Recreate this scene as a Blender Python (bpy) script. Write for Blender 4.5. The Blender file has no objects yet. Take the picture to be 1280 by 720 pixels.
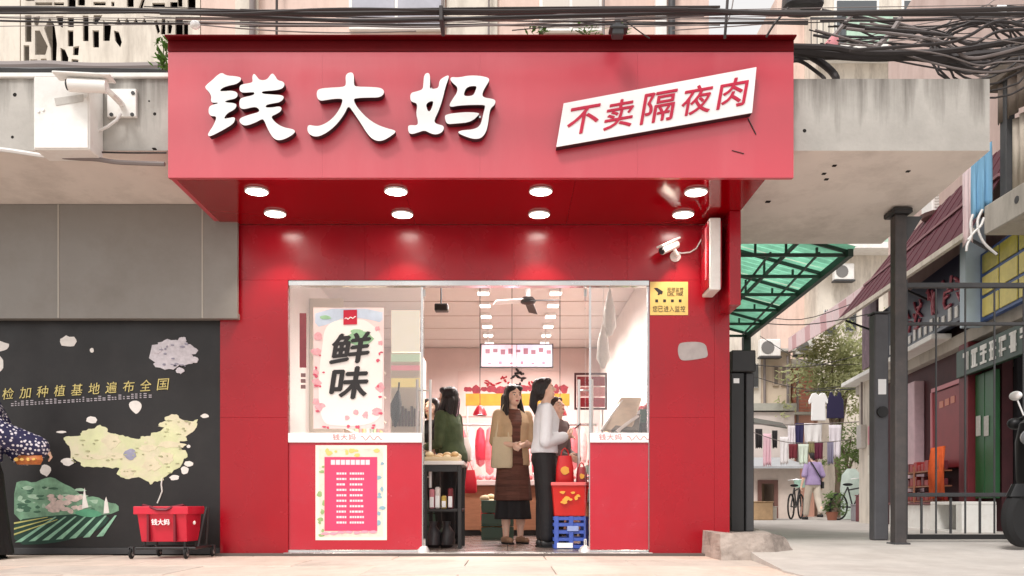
import bpy, bmesh, math, random
from mathutils import Vector, Matrix, Euler, noise as mnoise
R = random.Random(7)
PI = math.pi
rad = math.radians
sc = bpy.context.scene
COL = sc.collection
def srgb(r, g, b):
    f = lambda c: (c/255/12.92) if c <= 10 else ((c/255+0.055)/1.055)**2.4
    return (f(r), f(g), f(b))

# ------------------------------------------------------------------ camera, sky, sun, exposure
FPX = 1080.0; VX = 635.0; VY = 630.0; EYE = 0.43
cd = bpy.data.cameras.new('camera'); cam = bpy.data.objects.new('camera', cd); COL.objects.link(cam)
cam.location = (0, 0, EYE); cam.rotation_euler = (PI/2, 0, 0)
cd.sensor_width = 36; cd.lens = 36*FPX/1280
cd.shift_x = (640-VX)/1280; cd.shift_y = (VY-360)/1280
cd.clip_start = 0.05; cd.clip_end = 2000
sc.camera = cam
w = bpy.data.worlds.new('World'); sc.world = w; w.use_nodes = True
SUN_EL = rad(52); SUN_AZ = rad(208)
nt = w.node_tree; bg = nt.nodes['Background']
sky = nt.nodes.new('ShaderNodeTexSky'); sky.sky_type = 'NISHITA'; sky.sun_disc = False
sky.sun_elevation = SUN_EL; sky.sun_rotation = SUN_AZ
sky.air_density = 1.0; sky.dust_density = 3.0; sky.ozone_density = 1.0
hs = nt.nodes.new('ShaderNodeHueSaturation'); hs.inputs['Saturation'].default_value = 0.12
hs.inputs['Value'].default_value = 1.0
nt.links.new(sky.outputs[0], hs.inputs['Color'])
tint = nt.nodes.new('ShaderNodeMix'); tint.data_type = 'RGBA'; tint.blend_type = 'MULTIPLY'
tint.inputs['Factor'].default_value = 1.0
cloud = nt.nodes.new('ShaderNodeMix'); cloud.data_type = 'RGBA'; cloud.inputs['Factor'].default_value = 0.55   # high even cloud over the clear sky
nt.links.new(hs.outputs[0], cloud.inputs[6]); cloud.inputs[7].default_value = (6.0, 6.0, 6.0, 1)
nt.links.new(cloud.outputs[2], tint.inputs[6]); tint.inputs[7].default_value = (1.0, 0.975, 0.955, 1)
nt.links.new(tint.outputs[2], bg.inputs[0]); bg.inputs[1].default_value = 0.15
sl = bpy.data.lights.new('sun', 'SUN'); sun = bpy.data.objects.new('sun', sl); COL.objects.link(sun)
sl.energy = 1.5; sl.angle = rad(14); sl.color = (1.0, 0.965, 0.925)
sd = Vector((math.sin(SUN_AZ)*math.cos(SUN_EL), math.cos(SUN_AZ)*math.cos(SUN_EL), math.sin(SUN_EL)))
sun.rotation_euler = sd.to_track_quat('Z', 'Y').to_euler()
sun.location = (0, -5, 12)
sc.view_settings.view_transform = 'Standard'; sc.view_settings.look = 'None'
sc.view_settings.exposure = 0.45; sc.view_settings.gamma = 1.0

def P(px, py, d):
    return Vector(((px-VX)/FPX*d, d, EYE+(VY-py)/FPX*d))
def PX(px, d): return (px-VX)/FPX*d
def PZ(py, d): return EYE+(VY-py)/FPX*d

# ------------------------------------------------------------------ materials
MATS = {}
def mat(name, col, rough=0.6, metal=0.0, var=0.0, vs=6.0, bump=0.0, bs=40.0, spec=0.5, coat=0.0, coat_r=0.1,
        emit=None, es=1.0, trans=0.0, streak=0.0, alpha=1.0, stretch=None, dirt=None, ds=1.5, rvar=0.0, sub=0.0):
    if name in MATS: return MATS[name]
    m = bpy.data.materials.new(name); m.use_nodes = True; MATS[name] = m
    t = m.node_tree; b = t.nodes['Principled BSDF']; N = t.nodes.new; L = t.links.new
    b.inputs['Base Color'].default_value = (*col, 1); b.inputs['Roughness'].default_value = rough
    b.inputs['Metallic'].default_value = metal; b.inputs['Specular IOR Level'].default_value = spec
    b.inputs['Coat Weight'].default_value = coat; b.inputs['Coat Roughness'].default_value = coat_r
    if trans: b.inputs['Transmission Weight'].default_value = trans
    if sub:
        b.inputs['Subsurface Weight'].default_value = sub; b.inputs['Subsurface Radius'].default_value = (0.02, 0.008, 0.005)
    if emit: b.inputs['Emission Color'].default_value = (*emit, 1); b.inputs['Emission Strength'].default_value = es
    tc = N('ShaderNodeTexCoord'); src = tc.outputs['Object']
    if stretch:
        mp = N('ShaderNodeMapping'); mp.inputs['Scale'].default_value = stretch; L(src, mp.inputs[0]); src = mp.outputs[0]
    last = None
    if var:
        n = N('ShaderNodeTexNoise'); n.inputs['Scale'].default_value = vs; n.inputs['Detail'].default_value = 6
        n.inputs['Roughness'].default_value = 0.65
        L(src, n.inputs['Vector'])
        cr = N('ShaderNodeValToRGB'); cr.color_ramp.elements[0].position = 0.3; cr.color_ramp.elements[1].position = 0.7
        cr.color_ramp.elements[0].color = (*[max(0, c*(1-var)) for c in col], 1)
        cr.color_ramp.elements[1].color = (*[min(1, c*(1+var)) for c in col], 1)
        L(n.outputs['Fac'], cr.inputs[0]); last = cr.outputs[0]
    if dirt:
        dc, amt = dirt
        n2 = N('ShaderNodeTexNoise'); n2.inputs['Scale'].default_value = ds; n2.inputs['Detail'].default_value = 8
        n2.inputs['Roughness'].default_value = 0.7
        mp2 = N('ShaderNodeMapping'); mp2.inputs['Scale'].default_value = (1, 1, 0.18 if streak else 1)
        L(tc.outputs['Object'], mp2.inputs[0]); L(mp2.outputs[0], n2.inputs['Vector'])
        r2 = N('ShaderNodeValToRGB'); r2.color_ramp.elements[0].position = 0.47; r2.color_ramp.elements[1].position = 0.72
        r2.color_ramp.elements[0].color = (0, 0, 0, 1); r2.color_ramp.elements[1].color = (amt, amt, amt, 1)
        L(n2.outputs['Fac'], r2.inputs[0])
        mx = N('ShaderNodeMix'); mx.data_type = 'RGBA'
        L(r2.outputs[0], mx.inputs['Factor'])
        if last: L(last, mx.inputs[6])
        else: mx.inputs[6].default_value = (*col, 1)
        mx.inputs[7].default_value = (*dc, 1); last = mx.outputs[2]
    if last: L(last, b.inputs['Base Color'])
    if rvar:
        n3 = N('ShaderNodeTexNoise'); n3.inputs['Scale'].default_value = 2.5; n3.inputs['Detail'].default_value = 5
        L(tc.outputs['Object'], n3.inputs['Vector'])
        mr = N('ShaderNodeMapRange'); mr.inputs[1].default_value = 0.3; mr.inputs[2].default_value = 0.7
        mr.inputs[3].default_value = max(0.02, rough-rvar); mr.inputs[4].default_value = rough+rvar
        L(n3.outputs['Fac'], mr.inputs[0]); L(mr.outputs[0], b.inputs['Roughness'])
    if bump:
        n4 = N('ShaderNodeTexNoise'); n4.inputs['Scale'].default_value = bs; n4.inputs['Detail'].default_value = 4
        L(src, n4.inputs['Vector'])
        bp = N('ShaderNodeBump'); bp.inputs['Strength'].default_value = bump; bp.inputs['Distance'].default_value = 0.01
        L(n4.outputs['Fac'], bp.inputs['Height']); L(bp.outputs[0], b.inputs['Normal'])
    return m

def glass(name, tintc=(1, 1, 1), ior=1.45, boost=0.0):
    if name in MATS: return MATS[name]
    m = bpy.data.materials.new(name); m.use_nodes = True; MATS[name] = m
    t = m.node_tree; t.nodes.clear(); N = t.nodes.new; L = t.links.new
    o = N('ShaderNodeOutputMaterial'); mx = N('ShaderNodeMixShader'); tr = N('ShaderNodeBsdfTransparent'); gl = N('ShaderNodeBsdfGlossy')
    tr.inputs[0].default_value = (*tintc, 1); gl.inputs['Roughness'].default_value = 0.015
    fr = N('ShaderNodeFresnel'); fr.inputs[0].default_value = ior
    ad = N('ShaderNodeMath'); ad.operation = 'ADD'; ad.inputs[1].default_value = boost
    L(fr.outputs[0], ad.inputs[0]); L(ad.outputs[0], mx.inputs[0]); L(tr.outputs[0], mx.inputs[1]); L(gl.outputs[0], mx.inputs[2])
    L(mx.outputs[0], o.inputs[0]); return m

def translucent(name, col, mixf=0.5):
    m = bpy.data.materials.new(name); m.use_nodes = True; MATS[name] = m
    t = m.node_tree; t.nodes.clear(); N = t.nodes.new; L = t.links.new
    o = N('ShaderNodeOutputMaterial'); mx = N('ShaderNodeMixShader'); a = N('ShaderNodeBsdfDiffuse'); b = N('ShaderNodeBsdfTranslucent')
    nn = N('ShaderNodeTexNoise'); nn.inputs['Scale'].default_value = 5; nn.inputs['Detail'].default_value = 5
    cr = N('ShaderNodeValToRGB'); cr.color_ramp.elements[0].position = .3; cr.color_ramp.elements[1].position = .7
    cr.color_ramp.elements[0].color = (*[c*.7 for c in col], 1); cr.color_ramp.elements[1].color = (*[min(1, c*1.15) for c in col], 1)
    tc = N('ShaderNodeTexCoord'); L(tc.outputs['Object'], nn.inputs['Vector']); L(nn.outputs['Fac'], cr.inputs[0])
    L(cr.outputs[0], a.inputs[0]); L(cr.outputs[0], b.inputs[0]); mx.inputs[0].default_value = mixf
    L(a.outputs[0], mx.inputs[1]); L(b.outputs[0], mx.inputs[2]); L(mx.outputs[0], o.inputs[0]); return m

# ------------------------------------------------------------------ object helpers
ORG = {}
def tag(o, label=None, cat=None, group=None, kind=None):
    if label: o['label'] = label
    if cat: o['category'] = cat
    if group: o['group'] = group
    if kind: o['kind'] = kind
    return o
def thing(name, label, cat, loc=(0, 0, 0), rz=0.0, group=None, local=False):
    o = bpy.data.objects.new(name, None); COL.objects.link(o)
    o.empty_display_size = 0.1
    o.location = loc; o.rotation_euler = (0, 0, rz)
    ORG[o.name] = Vector((0, 0, 0)) if local else Vector(loc)
    return tag(o, label, cat, group)
def copy_tree(o, parent=None):
    c = o.copy(); COL.objects.link(c)
    if parent is not None: c.parent = parent
    ORG[c.name] = ORG.get(o.name, Vector((0, 0, 0)))
    for ch in list(o.children): copy_tree(ch, c)
    return c

class MB:
    def __init__(s): s.v = []; s.f = []; s.mi = []; s.cur = 0
    def add(s, vs, fs):
        b = len(s.v); s.v += [tuple(v) for v in vs]
        for f in fs: s.f.append([i+b for i in f]); s.mi.append(s.cur)
        return s
    def box(s, x0, x1, y0, y1, z0, z1):
        if x0 > x1: x0, x1 = x1, x0
        if y0 > y1: y0, y1 = y1, y0
        if z0 > z1: z0, z1 = z1, z0
        return s.add([(x0, y0, z0), (x1, y0, z0), (x1, y1, z0), (x0, y1, z0), (x0, y0, z1), (x1, y0, z1), (x1, y1, z1), (x0, y1, z1)],
              [(3, 2, 1, 0), (4, 5, 6, 7), (0, 1, 5, 4), (1, 2, 6, 5), (2, 3, 7, 6), (3, 0, 4, 7)])
    def obox(s, c, h, rot):      # oriented box, half sizes h
        vs = []
        for z in (-1, 1):
            for (x, y) in ((-1, -1), (1, -1), (1, 1), (-1, 1)):
                vs.append(Vector(c)+rot @ Vector((x*h[0], y*h[1], z*h[2])))
        return s.add(vs, [(3, 2, 1, 0), (4, 5, 6, 7), (0, 1, 5, 4), (1, 2, 6, 5), (2, 3, 7, 6), (3, 0, 4, 7)])
    def hexa(s, a, b, c, d, thick):   # quad a,b,c,d thickened along vector
        t = Vector(thick); q = [Vector(p) for p in (a, b, c, d)]
        return s.add(q+[p+t for p in q], [(0, 1, 2, 3), (7, 6, 5, 4), (0, 4, 5, 1), (1, 5, 6, 2), (2, 6, 7, 3), (3, 7, 4, 0)])
    def quad(s, a, b, c, d): return s.add([a, b, c, d], [(0, 1, 2, 3)])
    def tube(s, pts, r, n=8, closed=False):
        pts = [Vector(p) for p in pts]; k = len(pts)
        rs = r if isinstance(r, (list, tuple)) else [r]*k
        rings = []; up = None
        for i, p in enumerate(pts):
            if closed: d = pts[(i+1) % k]-pts[(i-1) % k]
            else: d = pts[min(i+1, k-1)]-pts[max(i-1, 0)]
            if d.length < 1e-9: d = Vector((0, 0, 1))
            d.normalize()
            if up is None:
                up = Vector((0, 0, 1)) if abs(d.z) < .9 else Vector((1, 0, 0))
            a = d.cross(up)
            if a.length < 1e-6: a = d.orthogonal()
            a.normalize(); b = a.cross(d).normalized(); up = b
            rings.append([p+(a*math.cos(2*PI*j/n)+b*math.sin(2*PI*j/n))*rs[i] for j in range(n)])
        vs = [v for rg in rings for v in rg]; fs = []
        m = k if closed else k-1
        for i in range(m):
            i2 = (i+1) % k
            for j in range(n):
                fs.append((i*n+j, i*n+(j+1) % n, i2*n+(j+1) % n, i2*n+j))
        if not closed:
            fs.append(tuple(reversed(range(n)))); fs.append(tuple((k-1)*n+j for j in range(n)))
        return s.add(vs, [tuple(reversed(f)) for f in fs])
    def bar(s, a, b, w, h):      # rectangular bar
        a = Vector(a); b = Vector(b); d = (b-a); L = d.length; d.normalize()
        up = Vector((0, 0, 1)) if abs(d.z) < .95 else Vector((0, 1, 0))
        x = d.cross(up).normalized(); z = x.cross(d)
        rot = Matrix((x, d, z)).transposed()
        return s.obox((a+b)/2, (w/2, L/2, h/2), rot)
    def lathe(s, c, prof, n=20, axis='z'):
        c = Vector(c); vs = []; k = len(prof)
        for (r, z) in prof:
            for j in range(n):
                a = 2*PI*j/n; x, y = r*math.cos(a), r*math.sin(a)
                vs.append(c+(Vector((x, y, z)) if axis == 'z' else Vector((x, z, y)) if axis == 'y' else Vector((z, x, y))))
        fs = []
        for i in range(k-1):
            for j in range(n):
                fs.append((i*n+j, i*n+(j+1) % n, (i+1)*n+(j+1) % n, (i+1)*n+j))
        fs.append(tuple(reversed(range(n)))); fs.append(tuple((k-1)*n+j for j in range(n)))
        return s.add(vs, fs)
    def prism(s, pts, y0, y1):   # polygon of (x,z), anticlockwise seen from -y, extruded in y
        n = len(pts)
        ar = sum(pts[i][0]*pts[(i+1) % n][1]-pts[(i+1) % n][0]*pts[i][1] for i in range(n))
        if ar < 0: pts = list(reversed(pts))
        vs = [(x, y0, z) for x, z in pts]+[(x, y1, z) for x, z in pts]
        fs = [tuple(range(n)), tuple(reversed(range(n, 2*n)))]
        for i in range(n): fs.append((i, n+i, n+(i+1) % n, (i+1) % n))
        return s.add(vs, fs)
    def ell(s, c, r, n=14, m=8, rot=None):
        c = Vector(c); vs = [];
        rx, ry, rz = r if isinstance(r, (tuple, list)) else (r, r, r)
        for i in range(1, m):
            t = PI*i/m
            for j in range(n):
                a = 2*PI*j/n; v = Vector((rx*math.sin(t)*math.cos(a), ry*math.sin(t)*math.sin(a), rz*math.cos(t)))
                vs.append(c+(rot @ v if rot else v))
        top = Vector((0, 0, rz)); bot = Vector((0, 0, -rz))
        vs.append(c+(rot @ top if rot else top)); vs.append(c+(rot @ bot if rot else bot))
        fs = []
        for i in range(m-2):
            for j in range(n): fs.append((i*n+j, (i+1)*n+j, (i+1)*n+(j+1) % n, i*n+(j+1) % n))
        T = (m-1)*n; B = T+1
        for j in range(n):
            fs.append((T, j, (j+1) % n)); fs.append((B, (m-2)*n+(j+1) % n, (m-2)*n+j))
        return s.add(vs, fs)
    def rcone(s, a, b, ra, rb, n=12):
        a = Vector(a); b = Vector(b); d = (b-a); L = d.length
        if L < 1e-6: return s.ell(a, ra, n, 8)
        d.normalize(); pts = []; rs = []
        for t in (-.985, -.8, -.5, 0): pts.append(a+d*(t*ra)); rs.append(ra*math.sqrt(1-t*t))
        for t in (.25, .5, .75): pts.append(a.lerp(b, t)); rs.append(ra+(rb-ra)*t)
        for t in (0, .5, .8, .985): pts.append(b+d*(t*rb)); rs.append(rb*math.sqrt(1-t*t))
        return s.tube(pts, rs, n)
    def loft(s, secs, n=20, e=2.0):   # sections: (centre, rx, ry) horizontal superellipses
        vs = []; k = len(secs)
        for c, rx, ry in secs:
            for j in range(n):
                a = 2*PI*j/n; ca, sa = math.cos(a), math.sin(a)
                x = math.copysign(abs(ca)**(2/e), ca)*rx; y = math.copysign(abs(sa)**(2/e), sa)*ry
                vs.append((c[0]+x, c[1]+y, c[2]))
        fs = []
        up = secs[-1][0][2] > secs[0][0][2]
        for i in range(k-1):
            for j in range(n):
                f = (i*n+j, i*n+(j+1) % n, (i+1)*n+(j+1) % n, (i+1)*n+j); fs.append(f if up else f[::-1])
        a, b = tuple(reversed(range(n))), tuple((k-1)*n+j for j in range(n))
        fs += [a, b] if up else [a[::-1], b[::-1]]
        return s.add(vs, fs)
    def mesh(s, name, off=Vector((0, 0, 0))):
        me = bpy.data.meshes.new(name)
        me.from_pydata([(x-off.x, y-off.y, z-off.z) for x, y, z in s.v], [], s.f)
        me.polygons.foreach_set('material_index', s.mi); me.update(); return me
    def build(s, name, mats, parent=None, bevel=0.0, smooth=False, label=None, cat=None, group=None, kind=None, segs=1, ang=35):
        off = ORG.get(parent.name, Vector((0, 0, 0))) if parent else Vector((0, 0, 0))
        base = None
        if parent is None:      # a thing or structure that is one mesh: origin at its base
            xs, ys, zs = zip(*s.v); off = Vector(((min(xs)+max(xs))/2, (min(ys)+max(ys))/2, min(zs)))
        me = s.mesh(name, off)
        if bevel:
            bm = bmesh.new(); bm.from_mesh(me)
            ed = [e for e in bm.edges if len(e.link_faces) == 2 and e.calc_face_angle(0) > rad(30)]
            bmesh.ops.bevel(bm, geom=ed, offset=bevel, segments=segs, affect='EDGES', clamp_overlap=True, profile=0.6)
            bm.to_mesh(me); bm.free()
        for m in (mats if isinstance(mats, (list, tuple)) else [mats]): me.materials.append(m)
        if smooth:
            me.polygons.foreach_set('use_smooth', [True]*len(me.polygons)); me.set_sharp_from_angle(angle=rad(ang))
        o = bpy.data.objects.new(name, me); COL.objects.link(o)
        if parent is None: o.location = off; ORG[o.name] = off
        else: o.parent = parent; ORG[o.name] = off
        return tag(o, label, cat, group, kind)

def chaikin(pts, it=2, closed=True):
    for _ in range(it):
        q = []; n = len(pts)
        for i in range(n if closed else n-1):
            a, b = pts[i], pts[(i+1) % n]
            q.append((a[0]*.75+b[0]*.25, a[1]*.75+b[1]*.25)); q.append((a[0]*.25+b[0]*.75, a[1]*.25+b[1]*.75))
        pts = q
    return pts
def curve_fill(loops, half):       # loops of 2D points, holes by nesting -> (verts, faces) in x,y with thickness +-half in z
    cu = bpy.data.curves.new('outline', 'CURVE'); cu.dimensions = '2D'; cu.fill_mode = 'BOTH'; cu.extrude = half
    for lp in loops:
        sp = cu.splines.new('POLY'); sp.points.add(len(lp)-1); sp.use_cyclic_u = True
        for p, q in zip(sp.points, lp): p.co = (q[0], q[1], 0, 1)
    return to_vf(cu)
def to_vf(cu):
    ob = bpy.data.objects.new('outline', cu); COL.objects.link(ob)
    dg = bpy.context.evaluated_depsgraph_get(); me = bpy.data.meshes.new_from_object(ob.evaluated_get(dg))
    vs = [v.co.copy() for v in me.vertices]; fs = [tuple(p.vertices) for p in me.polygons]
    bpy.data.objects.remove(ob); bpy.data.curves.remove(cu); bpy.data.meshes.remove(me)
    return vs, fs
TXT = {}
def glyph(ch, half=0.02, bold=0.0):  # a character fitted to a unit box
    k = (ch, half, bold)
    if k not in TXT:
        cu = bpy.data.curves.new('glyph', 'FONT'); cu.body = ch; cu.size = 1; cu.extrude = 0.5; cu.offset = bold; cu.resolution_u = 3
        vs, fs = to_vf(cu)
        if not vs: TXT[k] = ([], [], 1); return TXT[k]
        x0 = min(v.x for v in vs); x1 = max(v.x for v in vs); y0 = min(v.y for v in vs); y1 = max(v.y for v in vs)
        sx = max(x1-x0, .05); sy = max(y1-y0, .05)
        TXT[k] = ([((v.x-x0)/sx, (v.y-y0)/sy, v.z) for v in vs], fs, sx/sy)
    return TXT[k]
def put_glyph(mb, ch, o, u, v, n, bold=0.0):   # o bottom-left corner; u, v full cell vectors; n thickness vector
    vs, fs, _ = glyph(ch, bold=bold); o = Vector(o); u = Vector(u); v = Vector(v); n = Vector(n)
    mb.add([o+u*x+v*y+n*(z+.5) for x, y, z in vs], fs)
def put_bold(mb, ch, o, u, v, n, s=.03):      # heavier strokes: shifted copies, each a hair deeper
    for k, (a, b) in enumerate(((0, 0), (s, 0), (-s, 0), (0, s), (0, -s))):
        put_glyph(mb, ch, Vector(o)+Vector(u)*a+Vector(v)*b-Vector(n)*(.06*k), u, v, n)
def put_text(mb, txt, o, u, v, n, gap=0.12, bold=0.0):  # equal square cells along u (total), glyph cell height v
    o = Vector(o); u = Vector(u); k = len(txt); cell = u/k
    for i, ch in enumerate(txt):
        if ch == ' ': continue
        vs, fs, asp = glyph(ch, bold=bold)
        put_glyph(mb, ch, o+cell*i+cell*(gap/2), cell*(1-gap), v, n, bold)
def blob2d(mb, cx, cz, rx, rz, y0, y1, n=14, j=0.12, seed=0):
    rr = random.Random(seed+int(cx*977)+int(cz*131))
    mb.prism([(cx+rx*(1+rr.uniform(-j, j))*math.cos(2*PI*i/n), cz+rz*(1+rr.uniform(-j, j))*math.sin(2*PI*i/n)) for i in range(n)], y0, y1)

def stained(name, col, dark, z0, z1, amt=.8):   # concrete with rain streaks running down from its top edge
    m = mat(name, col, rough=.9, var=.10, vs=3.2, bump=.22, bs=34, dirt=(tuple(c*.62 for c in col), .45), ds=2.2)
    t = m.node_tree; b = t.nodes['Principled BSDF']; N = t.nodes.new; L = t.links.new
    src = b.inputs['Base Color'].links[0].from_socket
    tc = N('ShaderNodeTexCoord'); mp_ = N('ShaderNodeMapping'); mp_.inputs['Scale'].default_value = (7, 7, .55); L(tc.outputs['Object'], mp_.inputs[0])
    n = N('ShaderNodeTexNoise'); n.inputs['Scale'].default_value = 1.0; n.inputs['Detail'].default_value = 7; n.inputs['Roughness'].default_value = .6; L(mp_.outputs[0], n.inputs['Vector'])
    sx = N('ShaderNodeSeparateXYZ'); L(tc.outputs['Object'], sx.inputs[0]); mr = N('ShaderNodeMapRange'); mr.inputs[1].default_value = z0; mr.inputs[2].default_value = z1; mr.inputs[3].default_value = -.32; mr.inputs[4].default_value = .14
    L(sx.outputs[2], mr.inputs[0]); ad = N('ShaderNodeMath'); ad.operation = 'ADD'; L(n.outputs['Fac'], ad.inputs[0]); L(mr.outputs[0], ad.inputs[1])
    cr = N('ShaderNodeValToRGB'); cr.color_ramp.elements[0].position = .44; cr.color_ramp.elements[1].position = .72; cr.color_ramp.elements[0].color = (0, 0, 0, 1); cr.color_ramp.elements[1].color = (amt, amt, amt, 1)
    L(ad.outputs[0], cr.inputs[0]); mx = N('ShaderNodeMix'); mx.data_type = 'RGBA'; L(cr.outputs[0], mx.inputs['Factor']); L(src, mx.inputs[6]); mx.inputs[7].default_value = (*dark, 1); L(mx.outputs[2], b.inputs['Base Color']); return m
# ------------------------------------------------------------------ shared materials
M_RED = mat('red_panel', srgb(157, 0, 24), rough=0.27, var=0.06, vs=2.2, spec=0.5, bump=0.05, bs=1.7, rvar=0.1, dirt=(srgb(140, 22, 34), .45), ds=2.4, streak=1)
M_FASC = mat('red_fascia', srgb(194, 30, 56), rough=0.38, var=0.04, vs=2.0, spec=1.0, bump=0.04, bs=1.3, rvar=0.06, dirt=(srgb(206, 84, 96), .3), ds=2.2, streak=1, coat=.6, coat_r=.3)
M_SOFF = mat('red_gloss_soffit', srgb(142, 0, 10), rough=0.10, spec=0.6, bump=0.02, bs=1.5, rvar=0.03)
M_REDFILM = mat('red_film_on_glass', srgb(180, 20, 44), rough=0.25, var=0.05, vs=2, spec=0.6, coat=0.2, rvar=.06, dirt=(srgb(170, 60, 74), .3), ds=2.5)
M_DARKRED = mat('dark_red_lip_and_shadow', srgb(98, 0, 8), rough=0.6, var=.1, spec=.15)
M_CONC = mat('stained_concrete', srgb(190, 183, 174), rough=0.9, var=0.10, vs=2.6, bump=0.2, bs=34, dirt=(srgb(112, 102, 92), .55), ds=2.6, streak=1)
M_SOFFIT = mat('plastered_soffit', srgb(228, 219, 211), rough=0.85, var=0.05, vs=2.5, bump=0.08, bs=20, dirt=(srgb(150, 138, 128), .4), ds=2.0)
M_GREYP = mat('grey_shutter_box', srgb(138, 134, 129), rough=0.5, var=0.06, vs=1.5, bump=.04, bs=2.5, dirt=(srgb(116, 110, 103), .5), ds=1.4, rvar=.1)
M_BLACKW = mat('black_mural_board', srgb(25, 22, 23), rough=0.5, var=0.1, vs=4, rvar=.1, dirt=(srgb(50, 45, 44), .4), ds=3.5)
M_CREAM = mat('cream_render', srgb(222, 213, 200), rough=0.85, var=0.08, vs=3, bump=.1, bs=25, dirt=(srgb(146, 134, 122), .7), ds=3.6, streak=1)
M_PINKW = mat('pinkish_render', srgb(226, 200, 188), rough=0.85, var=0.06, vs=3, dirt=(srgb(170, 145, 132), .5), ds=3, streak=1)
M_WHITE = mat('white_paint', srgb(240, 238, 234), rough=0.45, var=0.03, vs=5, dirt=(srgb(190, 180, 168), .35), ds=6)
M_WHITEF = mat('white_acrylic', srgb(250, 250, 250), rough=0.35)
M_LTRSIDE = mat('letter_return_dark', srgb(46, 22, 30), rough=0.5)
M_BLACK = mat('black_metal', srgb(34, 33, 34), rough=0.45, var=.15, vs=8)
M_DKGREY = mat('dark_grey_metal', srgb(62, 62, 64), rough=0.5, var=.15, vs=8, rvar=.1)
M_STEEL = mat('brushed_steel', srgb(200, 200, 200), rough=0.28, metal=1.0, rvar=.08)
M_CHROME = mat('pale_steel', srgb(232, 230, 228), rough=0.3, metal=0.6)
M_RUBBER = mat('black_rubber', srgb(24, 24, 25), rough=0.85)
M_GROUND = mat('road_surface', srgb(168, 160, 152), rough=0.92, var=0.14, vs=3, bump=.3, bs=60)
M_SLAB = mat('paving_slab', srgb(206, 190, 178), rough=0.85, var=0.10, vs=5, bump=.22, bs=70, dirt=(srgb(160, 142, 128), .5), ds=2.4)
M_SLABS = [M_SLAB, mat('paving_slab_warm', srgb(210, 190, 176), rough=0.85, var=0.12, vs=6, bump=.25, bs=70, dirt=(srgb(150, 130, 116), .6), ds=3.1),
           mat('paving_slab_grey', srgb(196, 184, 174), rough=0.85, var=0.12, vs=4, bump=.25, bs=70, dirt=(srgb(146, 130, 120), .6), ds=1.9)]
M_JOINT = mat('paving_joint', srgb(128, 116, 106), rough=0.95)
M_APRON = mat('apron_concrete', srgb(192, 186, 180), rough=0.9, var=0.09, vs=4, bump=.25, bs=55, dirt=(srgb(150, 140, 132), .45), ds=1.7)
M_STEP = mat('worn_step_concrete', srgb(178, 165, 156), rough=0.95, var=0.18, vs=9, bump=.6, bs=30, dirt=(srgb(86, 76, 70), .8), ds=4)
M_GLASS = glass('window_glass', (.985, .985, .98), 1.45, 0.05)
M_CABLE = mat('black_cable', srgb(52, 46, 46), rough=0.6)
M_CABLEG = mat('grey_cable', srgb(128, 118, 116), rough=0.6)
M_WCABLE = mat('white_cable', srgb(225, 222, 220), rough=0.5)

# ------------------------------------------------------------------ ground
FX0, FX1 = PX(210, 6.2), PX(992, 6.2)
g = MB(); g.quad((-400, -300, -.13), (400, -300, -.13), (400, 600, -.13), (-400, 600, -.13))
g.build('ground', M_GROUND, kind='structure')
pv = MB(); pv.box(-8, 8, 2.9, 7.4, -.13, -.012)
pav = pv.build('pavement', M_JOINT, kind='structure')
me_cache = {}
rows = [(2.92, 3.7), (3.706, 4.48), (4.487, 5.26), (5.267, 5.98), (5.987, 6.66), (6.667, 7.24)]
for ri, (ya, yb) in enumerate(rows):
    x = -6.3 + (0.6 if ri % 2 else 0)
    while x < 5.8:
        x1 = x+1.194
        s = MB(); dz = R.uniform(-.002, .002)
        s.box(x, x1, ya, yb, -.06, dz)
        s.build('paving_slab', M_SLABS[R.choice((0, 0, 1, 2))], pav, bevel=.004)
        x += 1.2
# alley apron: rises gently from the pavement to the gate, then runs on into the alley
ap = MB()
xs = lambda y: 1.74+(y-5.4)*.10
prof = [(4.0, .006), (5.5, .010), (6.2, .035), (7.0, .085), (7.6, .10), (12, .075), (21, .045), (60, .05)]
for (y0, z0), (y1, z1) in zip(prof[:-1], prof[1:]):
    n = 6
    for i in range(n):
        ya = y0+(y1-y0)*i/n; yb = y0+(y1-y0)*(i+1)/n; za = z0+(z1-z0)*i/n; zb = z0+(z1-z0)*(i+1)/n
        xa, xb = (xs(ya), xs(yb)) if yb <= 7.7 else (1.88, 1.88)
        if y0 < 5.4: xa = xb = 1.74
        ap.add([(xa, ya, za), (40, ya, za), (40, yb, zb), (xb, yb, zb)], [(0, 1, 2, 3)])
        ap.add([(xa, ya, -.05), (xa, ya, za), (xb, yb, zb), (xb, yb, -.05)], [(0, 1, 2, 3)])
ap.build('alley_ground', M_APRON, kind='structure', smooth=True)
st = MB(); st.add([(1.63, 6.62, -.02), (2.08, 6.62, -.02), (2.30, 6.75, -.02), (2.40, 8.2, -.02), (1.63, 8.2, -.02),
                   (1.63, 6.62, .205), (2.00, 6.62, .20), (2.16, 6.75, .17), (2.34, 8.2, .20), (1.63, 8.2, .21)],
                  [(4, 3, 2, 1, 0), (5, 6, 7, 8, 9), (0, 1, 6, 5), (1, 2, 7, 6), (2, 3, 8, 7), (3, 4, 9, 8), (4, 0, 5, 9)])
so = st.build('concrete_step', M_STEP, label='low worn concrete step block at the foot of the red right pillar', cat='step')
bm = bmesh.new(); bm.from_mesh(so.data); bmesh.ops.triangulate(bm, faces=bm.faces[:]); bmesh.ops.subdivide_edges(bm, edges=bm.edges[:], cuts=7, use_grid_fill=True)
for v in bm.verts:
    k = mnoise.noise(v.co*6)*.012+mnoise.noise(v.co*19)*.007; v.co += Vector((k, k*.6, k*.7 if v.co.z > .05 else 0))
bm.to_mesh(so.data); bm.free()

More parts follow.
